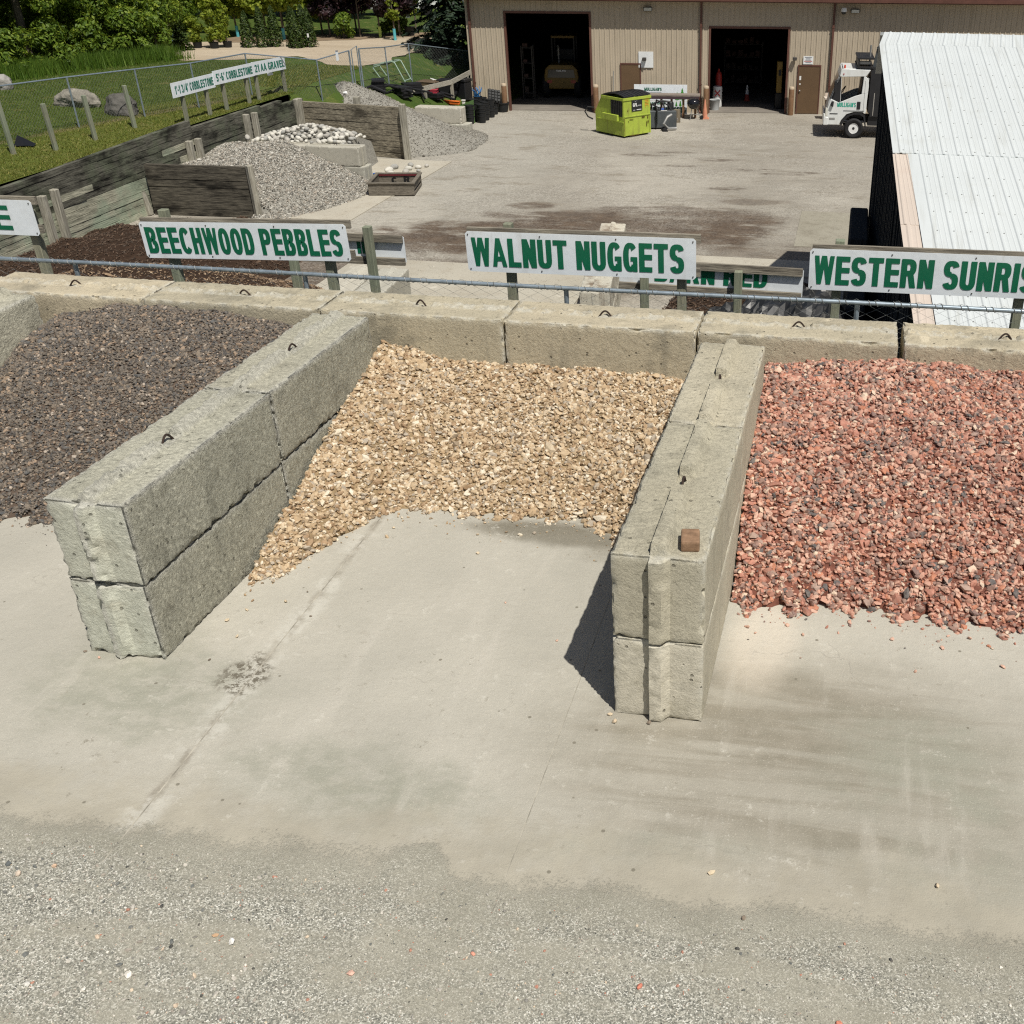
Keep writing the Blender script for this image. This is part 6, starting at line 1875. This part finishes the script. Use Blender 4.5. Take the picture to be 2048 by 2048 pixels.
LEAF = {
    'wood': m_leaf('woodland_leaf', [(0, (.034, .068, .006)), (.45, (.085, .15, .013)), (.8, (.165, .24, .024)), (1, (.30, .36, .045))], .4),
    'maple': m_leaf('maple_leaf', [(0, (.13, .19, .016)), (.6, (.26, .33, .034)), (1, (.40, .44, .065))], .5),
    'purple': m_leaf('purple_leaf', [(0, (.008, .004, .006)), (.6, (.020, .009, .013)), (1, (.045, .018, .022))], .12),
    'cedar': m_leaf('cedar_leaf', [(0, (.014, .030, .005)), (.6, (.034, .062, .009)), (1, (.075, .105, .018))], .1),
    'blue': m_leaf('blue_spruce_needle', [(0, (.030, .060, .050)), (.6, (.060, .110, .095)), (1, (.12, .19, .17))], .05),
    'spruce': m_leaf('spruce_needle', [(0, (.006, .014, .008)), (.6, (.015, .030, .016)), (1, (.035, .060, .032))], .05),
    'shrub': m_leaf('shrub_leaf', [(0, (.055, .105, .011)), (.6, (.115, .185, .018)), (1, (.20, .27, .035))]),
    'grass': m_leaf('grass_blade', [(0, (.085, .105, .015)), (.5, (.13, .15, .024)), (.85, (.20, .195, .04)), (1, (.34, .29, .10))], .25, True),
    'tall': m_leaf('tall_grass_blade', [(0, (.04, .09, .008)), (.6, (.08, .15, .016)), (1, (.13, .20, .028))], .25),
}
MAT['bark'] = m_wood('tree_bark', (.20, .17, .13), (.08, .066, .05), None, (0, 0, 1), .3)

def leaf_quads(P, size, out=None, flat=.5, long=1.6):
    """one small four-cornered leaf spray at each point; out = outward direction"""
    n = len(P)
    w = rng.normal(size=(n, 3))
    if out is not None:
        w = w * flat + out
    w[:, 2] += .35
    w /= np.linalg.norm(w, axis=1, keepdims=True) + 1e-9
    r = rng.normal(size=(n, 3))
    u = np.cross(w, r)
    u /= np.linalg.norm(u, axis=1, keepdims=True) + 1e-9
    v = np.cross(w, u)
    s = size * rng.uniform(.6, 1.35, (n, 1))
    a = u * s * long
    b = v * s
    bend = w * s * rng.uniform(-.3, .3, (n, 1))
    V = np.stack([P - a, P - b * .8 + bend, P + a, P + b * .8 + bend], 1)
    return V.reshape(-1, 3), np.arange(n * 4).reshape(n, 4)

def crown_points(blobs, per):
    out, nor = [], []
    for (c, r, k) in blobs:
        m = int(per * k)
        d = rng.normal(size=(m, 3))
        d /= np.linalg.norm(d, axis=1, keepdims=True)
        rad = rng.uniform(.35, 1.05, (m, 1)) ** .5
        out.append(np.array(c) + d * rad * np.array(r))
        nor.append(d)
    return np.concatenate(out), np.concatenate(nor)

def trunk(o, h, r, limbs=4, lean=.05, crown0=.45, spread=1.0, name='trunk'):
    mb = MB()
    pts = [(0, 0, -.1)] + [(lean * h * t * rnd.uniform(-1, 1), lean * h * t * rnd.uniform(-1, 1), h * t) for t in (.25, .5, .75, 1)]
    mb.tube(pts, [r * 1.15, r, r * .8, r * .55, r * .25], 8)
    for k in range(limbs):
        z = h * rnd.uniform(crown0, .8)
        a = rnd.uniform(0, 6.28)
        e = spread * rnd.uniform(.5, 1)
        mb.tube([(0, 0, z), (e * .5 * math.cos(a), e * .5 * math.sin(a), z + e * .35), (e * math.cos(a), e * math.sin(a), z + e * .55)], [r * .5, r * .35, r * .15], 6)
    return mb.build(name, MAT['bark'], o, smooth=True)

def tree(name, label, cat, x, y, h, blobs, per, leaf, size, tr=.06, group=None, z=None, limbs=4, spread=1.0, tall=None):
    o = thing(name, label, cat, (x, y, T(x, y) if z is None else z), 0, group)
    trunk(o, tall or h * .9, tr, limbs, .03, .4, spread)
    P, N = crown_points(blobs, per)
    P[:, 2] = np.maximum(P[:, 2], .04)
    v, f = leaf_quads(P, size, N)
    link('crown', raw_mesh('crown', v, f, LEAF[leaf]), o)
    return o

# dense edge of the wood on the left
WG = 'trees along the wood edge'
wood_trees = [(-33.3, 30.2, 'leftmost in the wood edge above the rounded boulder'), (-32.6, 33.6, 'behind the tall grass left of the long boulder'), (-31.9, 36.6, 'above the long pale boulder'), (-31.6, 39.4, 'at the right end of the wood edge'), (-35.6, 34.0, 'second row on the far left'), (-34.6, 37.8, 'second row behind the gap of dark foliage'), (-34.2, 42.0, 'second row at the right end of the wood'), (-38.5, 38.5, 'third row deep in the wood'), (-37.5, 44.0, 'third row behind the blue spruces'), (-36.0, 49.0, 'beyond the potted saplings on the left'), (-39.5, 33.0, 'farthest left in the third row')]
for i, (x, y, lab) in enumerate(wood_trees):
    blobs = []
    h = rnd.uniform(7.5, 10)
    for k in range(60 if i < 7 else 40):
        a = rnd.uniform(0, 6.28)
        zz = rnd.uniform(.2, 5.2) if rnd.random() < .8 else rnd.uniform(5, h)
        rr = 2.0 * rnd.uniform(.3, 1.0) * (1.0 if zz < 4.5 else 1 - (zz - 4.5) / (h - 3))
        if y < 41 and i < 4:
            rr *= 1.0 + .1 * math.sin(a)
        s = rnd.uniform(.38, .75)
        blobs.append(((rr * math.cos(a), rr * math.sin(a), zz), (s, s, s * .8), s * s * 4))
    tree('woodland_tree', 'dense leafy tree ' + lab, 'tree', x, y, h, blobs, 300, 'wood', .053, .16, WG, limbs=6, spread=1.8)
for i, (x, y, h, lab) in enumerate(((-30.1, 36.6, 2.1, 'broad light green bush at the right front of the wood'), (-29.9, 38.3, 1.7, 'rounded bush beside the blue spruces'), (-31.3, 33.3, 2.0, 'ragged bush at the foot of the wood above the long boulder'), (-31.9, 31.4, 1.7, 'low bush at the foot of the wood on the far left'), (-30.9, 35.2, 1.6, 'yellow green bush at the foot of the wood behind tall grass'))):
    blobs = []
    for k in range(26):
        a, t = rnd.uniform(0, 6.28), rnd.random()
        zz = h * (.08 + .85 * t)
        rr = .95 * (1 - t * .75) * rnd.uniform(.4, 1)
        s = rnd.uniform(.2, .38)
        blobs.append(((rr * math.cos(a), rr * math.sin(a), zz), (s, s, s), s * 3))
    tree('bush', lab, 'bush', x, y, h, blobs, 110, 'shrub', .06, .05, 'bushes at the foot of the wood', spread=.5)

# nursery trees
def round_tree(x, y, h, r, leaf, lab, name, cat, z0=1.3, per=115, size=.075, n=26, grp=None, guard=None):
    blobs = []
    for k in range(n):
        a, t = rnd.uniform(0, 6.28), rnd.random()
        zz = z0 + (h - z0) * t
        rr = r * math.sqrt(max(.05, 1 - (2 * t - .8) ** 2 * .7)) * rnd.uniform(.2, .95)
        s = rnd.uniform(.26, .5) * r
        blobs.append(((rr * math.cos(a), rr * math.sin(a), zz), (s, s, s * .85), s * 3))
    o = tree(name, lab, cat, x, y, h, blobs, per, leaf, size, .045, grp, limbs=5, spread=r * .7)
    if guard:
        MB().lathe([(.075, .0), (.075, .55), (.07, .55)], n=10).build('trunk_guard', guard, o)
    return o
GU = [plain('guard_teal', (.10, .42, .48), .6), plain('guard_lime', (.52, .66, .16), .6), plain('guard_white', (.7, .74, .74), .6)]
NG = 'young nursery trees beyond the track'
for x, y, r, g_, lab in ((-30.6, 46.6, 1.0, 0, 'yellow green young maple behind the left potted saplings'), (-29.2, 47.0, 1.1, None, 'yellow green young maple behind the first narrow cedars'), (-27.7, 45.9, 1.05, 0, 'yellow green young maple with a teal trunk guard between the cedar groups'), (-27.0, 48.8, 1.2, None, 'tall yellow green maple behind the right cedar group'), (-32.2, 48.0, 1.2, None, 'yellow green maple in the second nursery row on the left'), (-29.8, 50.0, 1.2, None, 'yellow green maple in the back nursery row'), (-33.8, 45.2, 1.1, 2, 'yellow green young tree next to the wood edge')):
    round_tree(x, y, 3.8, r, 'maple', lab, 'young_maple', 'tree', 1.25, grp=NG, guard=GU[g_] if g_ is not None else None)
for x, y, r, lab in ((-26.0, 47.6, 1.05, 'dark purple leaved tree at the left of the purple group'), (-25.2, 48.2, 1.05, 'dark purple leaved tree second in the purple group'), (-24.5, 47.9, 1.0, 'dark purple leaved tree above the white tag'), (-23.4, 47.9, 1.0, 'dark purple leaved tree with a lime trunk guard'), (-22.7, 48.8, .95, 'dark purple leaved tree at the right of the purple group'), (-25.7, 50.2, 1.2, 'dark purple leaved tree in the row behind the purple group')):
    round_tree(x, y, 3.7, r, 'purple', lab, 'purple_tree', 'tree', 1.2, grp='purple leaved nursery trees', guard=GU[1] if 'lime' in lab else None)
for x, y, h, r, g_, lab in ((-22.5, 50.6, 3.6, .7, None, 'thin light green sapling between the purple trees and the car'), (-21.4, 52.2, 3.8, .8, None, 'thin light green sapling in front of the white car'), (-20.0, 51.0, 3.4, .65, 1, 'thin sapling with a lime guard near the big spruce'), (-22.2, 46.9, 2.6, .35, 0, 'thin staked sapling with a teal guard at the bed edge')):
    round_tree(x, y, h, r, 'maple', lab, 'sapling', 'tree', .9, 60, .055, 16, 'thin nursery saplings', GU[g_] if g_ is not None else None)
for x, y, h, lab in ((-23.6, 49.6, 1.2, 'small round green shrub under the purple trees'), (-23.0, 49.3, 1.0, 'small bright green shrub right of the lime trunk guard'), (-25.0, 47.0, 1.3, 'small dark green cedar bush beneath the purple trees')):
    blobs = [((rnd.uniform(-.3, .3), rnd.uniform(-.3, .3), h * rnd.uniform(.2, .8)), (.28, .28, .28), .8) for k in range(10)]
    tree('bush', lab, 'bush', x, y, h, blobs, 110, 'shrub', .05, .03, 'nursery shrubs', spread=.2)
# narrow cedars
for x, y, h, lab in ((-27.75, 42.4, 1.55, 'narrow cedar standing alone left of the cedar pair'), (-27.1, 42.6, 1.75, 'narrow cedar at the left of the cedar pair'), (-26.65, 43.0, 1.75, 'narrow cedar at the right of the cedar pair'), (-25.75, 43.1, 1.75, 'leftmost narrow cedar of the group of four'), (-25.4, 42.6, 1.7, 'front narrow cedar of the group of four'), (-25.35, 43.4, 1.8, 'rear narrow cedar of the group of four'), (-24.98, 43.2, 1.7, 'rightmost narrow cedar with a white tag')):
    o = thing('narrow_cedar', lab, 'cedar', (x, y, T(x, y)), 0, 'narrow cedars at the track')
    trunk(o, h * .8, .03, 0)
    m = 2100
    t = rng.uniform(0, 1, m) ** .8
    a = rng.uniform(0, 2 * np.pi, m)
    rr = .34 * np.clip((1 - t) ** .55, .0, 1) * (1 + .15 * np.sin(a * 4 + t * 9)) * rng.uniform(.75, 1.08, m)
    P = np.stack([rr * np.cos(a), rr * np.sin(a), .03 + t * h], 1)
    N = np.stack([np.cos(a), np.sin(a), np.full(m, .6)], 1)
    v, f = leaf_quads(P, .032, N, .5, 2.0)
    link('crown', raw_mesh('crown', v, f, LEAF['cedar']), o)
    if 'tag' in lab:
        MB().box((.10, -.33, .55), (.09, .01, .17)).build('tag', MAT['white'], o)
def conifer(x, y, h, r, leaf, lab, name, grp=None, whorls=14, per=900, size=.05, z=None):
    o = thing(name, lab, 'conifer', (x, y, T(x, y) if z is None else z), 0, grp)
    trunk(o, h * .95, r * .06 + .02, 0)
    Pl, Nl = [], []
    for k in range(whorls):
        t = (k + .5) / whorls
        zz = h * (.06 + .92 * t)
        R_ = r * (1 - t) ** .85 + .04
        nb = max(5, int(9 * (1 - t) + 5))
        for b in range(nb):
            a = rnd.uniform(0, 6.28)
            L = R_ * rnd.uniform(.75, 1.1)
            m = max(8, int(per / whorls / nb * (1.6 - t)))
            u = rng.uniform(.08, 1, m)
            side = rng.normal(0, .16 * L, m) * (1.15 - u) 
            P = np.stack([L * u * math.cos(a) - side * math.sin(a), L * u * math.sin(a) + side * math.cos(a), zz - .32 * L * u ** 1.4 + rng.normal(0, .03, m) - np.abs(side) * .25], 1)
            Pl.append(P)
            Nl.append(np.tile([math.cos(a) * .3, math.sin(a) * .3, .9], (m, 1)))
    P, N = np.concatenate(Pl), np.concatenate(Nl)
    P[:, 2] = np.maximum(P[:, 2], .03)
    v, f = leaf_quads(P, size, N, .45, 1.8)
    link('crown', raw_mesh('crown', v, f, LEAF[leaf]), o)
    return o
conifer(-31.55, 40.3, 1.35, .55, 'blue', 'pale blue spruce at the left of the blue pair', 'blue_spruce', 'small blue spruces', 9, 1800, .045)
conifer(-31.0, 40.7, 1.6, .62, 'blue', 'taller pale blue spruce at the right of the blue pair', 'blue_spruce', 'small blue spruces', 10, 2200, .045)
conifer(-30.1, 40.6, 1.75, .5, 'cedar', 'green pyramid conifer right of the blue spruces', 'green_conifer', None, 11, 2200, .045)
conifer(-18.3, 44.6, 9.5, 2.7, 'spruce', 'large dark spruce beside the left corner of the workshop', 'tall_spruce', None, 24, 17000, .085)
conifer(-20.2, 58.0, 9.0, 2.6, 'spruce', 'dark spruce standing behind the white car on the right', 'tall_spruce', None, 22, 9000, .11)
pot_m = plain('pot_black', (.016, .017, .018), .6, .35, 0, .2, 8)
for x, y, h, lab in ((-29.9, 41.6, 1.3, 'low round potted tree left of the sapling pair'), (-29.05, 41.6, 2.2, 'slim potted tree at the left of the sapling pair'), (-28.65, 42.1, 2.0, 'slim potted tree at the right of the sapling pair')):
    z0 = .35
    blobs = [((rnd.uniform(-.22, .22), rnd.uniform(-.22, .22), z0 + (h - z0) * (k + .5) / 13), (.22, .22, .18), .7) for k in range(13)]
    o = tree('potted_tree', lab, 'potted tree', x, y, h, blobs, 130, 'maple', .045, .025, 'potted saplings', spread=.2)
    MB().lathe([(.17, .0), (.21, .26), (.22, .28), (.19, .27), (0, .24)], n=14).build('pot', pot_m, o, smooth=True)
# far trees closing the view beyond the lawn
for i, (x, y, lab) in enumerate(((-42, 56, 'leftmost of the far tree row behind the nursery'), (-37, 58.5, 'second of the far tree row behind the nursery'), (-33, 60, 'third of the far tree row behind the nursery'), (-46, 50, 'behind the left wood'), (-44, 43, 'deep behind the left wood'), (-30.3, 57.5, 'behind the yellow green maples'))):
    blobs = []
    for k in range(34):
        a = rnd.uniform(0, 6.28)
        zz = rnd.uniform(.5, 6.5)
        rr = 2.6 * rnd.uniform(.2, 1)
        s = rnd.uniform(.6, 1.1)
        blobs.append(((rr * math.cos(a), rr * math.sin(a), zz), (s, s, s * .8), s * 2))
    tree('woodland_tree', 'leafy tree ' + lab, 'tree', x, y, 8, blobs, 110, 'wood', .13, .18, 'far trees', spread=2)

# grass blades on the near bank and tall grass under the wood
def blades(name, label, P, h, w, mat, lean=.5):
    n = len(P)
    a = rng.uniform(0, 2 * np.pi, n)
    d = np.stack([np.cos(a), np.sin(a), np.zeros(n)], 1)
    hh = h * rng.uniform(.5, 1.3, (n, 1))
    tip = P + np.array([0, 0, 1]) * hh + rng.normal(0, lean, (n, 3)) * np.array([1, 1, 0]) * hh
    V = np.stack([P - d * w, P + d * w, tip], 1).reshape(-1, 3)
    me = raw_mesh(name, V, np.arange(n * 3).reshape(n, 3), LEAF[mat])
    return stuff(link(name, me), label, 'grass')
n = 120000
x = -19.5 - 11 * rng.uniform(0, 1, n) ** 1.3
y = rng.uniform(11, 37, n)
blades('short_grass', 'short mown grass on the bank and lawn', np.stack([x, y, T_np(x, y) - .005], 1), .055, .011, 'grass', .7)
n = 9000
t = rng.uniform(0, 1, n)
x = np.interp(t, [0, .4, .8, 1], [-31.6, -30.6, -29.5, -28.9]) + rng.normal(0, .45, n)
y = np.interp(t, [0, .4, .8, 1], [29.8, 33.8, 36.6, 37.6]) + rng.normal(0, .25, n)
blades('tall_grass', 'uncut tall grass along the foot of the wood', np.stack([x, y, T_np(x, y)], 1), .55, .016, 'tall', .22)

# tags and signs among the nursery trees
for x, y, h, lab in ((-20.9, 50.8, .75, 'small white tag on a dark post near the spruce'), (-24.9, 46.9, .6, 'small white tag on a stake under the purple trees')):
    o = thing('plant_tag', lab, 'tag', (x, y, T(x, y)))
    MB().box2((-.02, -.02, 0), (.02, .02, h)).build('stake', MAT['dark_trim'], o)
    MB().box2((-.11, -.03, h), (.11, -.015, h + .26)).build('card', MAT['white'], o)
o = thing('big_pot', 'large black nursery pot with a shrub stem in the bed', 'pot', (-22.3, 49.2, T(-22.3, 49.2)))
MB().lathe([(.22, 0), (.28, .42), (.30, .45), (.26, .43), (0, .38)], n=16).build('pot', pot_m, o, smooth=True)

# white car beyond the saplings
car = thing('parked_suv', 'white car parked far off beyond the thin saplings', 'car', (-27.6, 61.6, -1.32), R(20))
cb_ = MB()
cb_.prism([(-2.3, .35), (2.3, .35), (2.35, .8), (2.1, .98), (1.2, 1.05), (-2.25, 1.05), (-2.35, .8)], -.9, .9, 'XZ')
cb_.build('body', MAT['cab'], car, bevel=.06, seg=2)
MB().prism([(-2.1, 1.051), (1.15, 1.051), (.45, 1.62), (-1.7, 1.66)], -.78, .78, 'XZ').build('glasshouse', MAT['glass'], car, bevel=.05)
MB().prism([(.42, 1.63), (.35, 1.68), (-1.68, 1.72), (-1.72, 1.67)], -.76, .76, 'XZ').build('roof', MAT['cab'], car)
pil = MB()
for xx, dx in ((-1.95, .28), (-.75, .02), (.2, -.1), (1.05, -.6)):
    for yy in (-.80, .80):
        pil.beam((xx, yy, 1.05), (xx + dx, yy * .97, 1.66), .09, .05)
pil.build('window_pillars', MAT['cab'], car)
for xx in (-1.45, 1.45):
    for yy in (-.82, .82):
        w_ = MB().lathe([(.0, -.1), (.2, -.11), (.34, -.1), (.36, 0), (.34, .1), (0, .1)], (0, 0, 0), 18, 0, 'Y').build('wheel', MAT['rubber'], car, smooth=True)
        w_.location = (xx, yy, .36)

# ------------------------------------------------------------------ nursery pots and clutter at the workshop corner
pm_ = MB().lathe([(.15, 0), (.19, .27), (.205, .28), (.205, .31), (.185, .31), (.145, .03), (0, .03)], n=16).build('nursery_pot', pot_m, smooth=True)
pot_me = pm_.data
bpy.data.objects.remove(pm_)
stk = [(-15.02, 36.75, 4, 'at the left front by the green board'), (-14.62, 37.15, 4, 'at the right front by the green board'), (-15.05, 37.45, 5, 'left in the second row'), (-14.66, 37.8, 4, 'right in the second row'), (-15.1, 38.2, 5, 'left in the third row'), (-14.68, 38.55, 4, 'right in the third row'), (-15.15, 38.95, 4, 'left in the fourth row below the downspout'), (-14.75, 39.35, 3, 'right in the fourth row')]
pk = 'black nursery pots stacked at the workshop corner'
for (x, y, m, lab) in stk:
    for k in range(m):
        o = link('nursery_pot', pot_me, None, (x + rnd.uniform(-.015, .015), y + rnd.uniform(-.015, .015), -3.5 + k * .15), rnd.uniform(0, 6))
        tag(o, 'black nursery pot in the stack ' + lab, 'pot', pk)
for (x, y, s, lab) in ((-14.62, 40.1, 1.3, 'wide black nursery pot alone beside the left bollard'),):
    o = link('nursery_pot', pot_me, None, (x, y, -3.5))
    o.scale = (s * 1.25, s * 1.25, s)
    tag(o, lab, 'pot')
tr_me = None
def tray_mesh():
    m = MB().box2((-.28, -.28, 0), (.28, .28, .02))
    for k in range(4):
        for j in range(4):
            m.box((-.2 + .135 * k, -.2 + .135 * j, .07), (.10, .10, .10))
    return m
o = thing('plant_tray', 'black cell tray tilted on top of the pot stacks', 'tray', (-14.72, 39.3, -2.72))
t_ = tray_mesh().build('tray', pot_m, o)
t_.rotation_euler = (1.0, .2, .5)
o = thing('blue_netting', 'bunch of blue netting on top of the pot stacks', 'netting', (-15.1, 38.2, -2.6))
m = MB()
for k in range(26):
    a = rnd.uniform(0, 6.28)
    m.tube([(.12 * rnd.uniform(-1, 1), .1 * rnd.uniform(-1, 1), 0), (.16 * math.cos(a), .14 * math.sin(a), .2), (.22 * math.cos(a + .5), .2 * math.sin(a + .5), rnd.uniform(.2, .42))], .012, 4)
m.build('strands', plain('net_blue', (.03, .16, .38), .5), o)

# sloping rail on posts, green board, frame, flat white boards, dark clutter
o = thing('sloping_rail', 'long pale board on short posts sloping up towards the workshop corner', 'railing', (-16.9, 38, T(-16.9, 38)))
MB().beam((-17.7, 35.8, -2.26), (-16.28, 38.4, -2.06), .05, .19).beam((-16.28, 38.41, -2.06), (-16.02, 40.2, -1.87), .05, .19).build('board', m_wood('pale_board', (.42, .40, .34), (.25, .23, .19), None, (0, 1, 0), .15), o, True)
for x, y, zt in ((-17.45, 36.2, -2.28), (-17.0, 37.0, -2.2), (-16.3, 38.4, -2.1), (-16.1, 39.9, -1.95)):
    MB().box2((x - .06, y - .05, T(x, y) - .1), (x + .06, y + .05, zt)).build('post', MAT['timber_post'], o, True)
o = thing('green_board', 'green painted board with a small diamond mark leaning by the pots', 'board', (-15.2, 37.0, -3.5))
MB().prism([(-15.62, -3.5), (-14.9, -3.5), (-14.88, -2.55), (-15.5, -2.80)], 36.98, 37.02, 'XZ').build('panel', plain('board_green', (.10, .18, .06), .6, .3, 0, .15, 4), o, True)
MB().prism([(-15.18, -3.08), (-15.08, -2.93), (-14.98, -3.08), (-15.08, -3.23)], 36.970, 36.977, 'XZ').build('diamond_mark', plain('mark_pink', (.62, .42, .38), .5), o, True)
o = thing('tube_frame', 'pale green tubular cart frame standing on the lawn by the clutter', 'frame', (-18.2, 36.5, T(-18.2, 36.5)))
for dy in (0, .7):
    MB().tube([(-18.45, 36.4 + dy, -2.05), (-18.96, 36.4 + dy, -1.32), (-18.9, 36.4 + dy, -1.22), (-18.1, 36.4 + dy, -1.06), (-17.98, 36.4 + dy, -1.09), (-17.6, 36.4 + dy, -1.85)], .026, 7).build('hoop', plain('frame_green', (.26, .36, .28), .5), o, True, smooth=True)
for p_ in ((-18.45, -2.03), (-18.93, -1.3), (-18.03, -1.08), (-17.62, -1.8)):
    MB().tube([(p_[0], 36.4, p_[1]), (p_[0], 37.1, p_[1])], .022, 6).build('crossbar', plain('frame_green2', (.26, .36, .28), .5), o, True)
def T3(x, y):
    return T(x, y)
for pts, lab in ((((-18.41, 32.09), (-18.11, 32.51), (-18.05, 33.9), (-18.42, 33.54)), 'white sheet lying flat behind the grey gravel heap'), (((-17.35, 38.65), (-17.06, 39.45), (-17.02, 39.95), (-17.4, 39.69)), 'white sheet lying on the clutter under the sloping rail')):
    o = thing('white_sheet', lab, 'sheet', (pts[0][0], pts[0][1], T3(*pts[0])))
    m = MB()
    q = [(x, y, T3(x, y) + .16 + (.25 if '38' in str(y) else 0)) for x, y in pts]
    lo = [(a, b, c - .03) for a, b, c in q]
    m.add(q + lo, [(0, 1, 2, 3), (7, 6, 5, 4), (0, 4, 5, 1), (1, 5, 6, 2), (2, 6, 7, 3), (3, 7, 4, 0)])
    m.build('board', MAT['white'], o, True)
cl = [('black_pipe', 'pipe', 'black corrugated pipe end'), ]
cm_ = [plain('clutter_black', (.014, .014, .016), .5), plain('clutter_brown', (.13, .09, .055), .9), plain('clutter_grey', (.20, .19, .17), .8)]
for k in range(16):
    u = k / 15
    x, y = -18.1 + 1.5 * u + rnd.uniform(-.25, .25), 34.4 + 4.3 * u + rnd.uniform(-.4, .4)
    z = T(x, y)
    if k % 3 == 2:
        o = thing('pallet_stack', ('nearest', 'second', 'third', 'fourth', 'farthest')[k // 3] + ' dark flat tray stack in the clutter by the sloping rail', 'tray stack', (x, y, z), rnd.uniform(0, 3), 'tray stacks in the clutter')
        m = MB()
        for j in range(rnd.randint(2, 5)):
            m.box((rnd.uniform(-.04, .04), rnd.uniform(-.04, .04), .04 + j * .085), (.75, .5, .07), rnd.uniform(-.1, .1))
        m.build('trays', cm_[0], o)
    else:
        a = rnd.uniform(0, 3.1)
        L = rnd.uniform(.5, 1.1)
        pts = [(-L * math.cos(a), -L * math.sin(a), .06), (0, .05, .12 + rnd.uniform(0, .15)), (L * math.cos(a), L * math.sin(a), .05)]
        o = thing('drain_pipe', 'length of dark pipe lying in the clutter beyond the grey gravel', 'pipe', (x, y, z), 0, 'loose pipes in the clutter')
        MB().tube(pts, rnd.uniform(.03, .06), 7).build('pipe', cm_[k % 2 if k % 5 == 0 else 0], o, smooth=True)
for (x, y, d, c, lab) in ((-17.0, 37.5, (.7, .45, .32), (.35, .03, .05), 'red plastic crate beneath the sloping rail'), (-16.3, 37.9, (1.0, .18, .16), (.75, .17, .03), 'orange beam end lying beneath the sloping rail'), (-16.7, 38.9, (.7, .6, .7), (.012, .012, .014), 'black bin beneath the upper part of the sloping rail'), (-16.2, 39.6, (.55, .55, .9), (.013, .013, .015), 'tall black bin under the end of the sloping rail'), (-17.4, 38.6, (.9, .7, .3), (.12, .085, .055), 'brown soil filled flat in the clutter behind the rail'), (-15.9, 38.6, (.14, .1, .3), (.75, .72, .68), 'small white canister under the sloping rail')):
    o = thing('crate', lab, 'crate', (x, y, T(x, y) - .03), rnd.uniform(-.3, .3))
    b_ = MB().box2((-d[0] / 2, -d[1] / 2, 0), (d[0] / 2, d[1] / 2, d[2] * .85))
    b_.build('body', plain('crate_%d' % int(abs(x * y)), c, .5, .4, 0, .15, 5), o, bevel=.03)
    MB().box2((-d[0] / 2 - .02, -d[1] / 2 - .02, d[2] * .855), (d[0] / 2 + .02, d[1] / 2 + .02, d[2])).build('rim', plain('crate_rim_%d' % int(abs(x * y)), c, .5, .4, 0, .15, 5), o, bevel=.02)
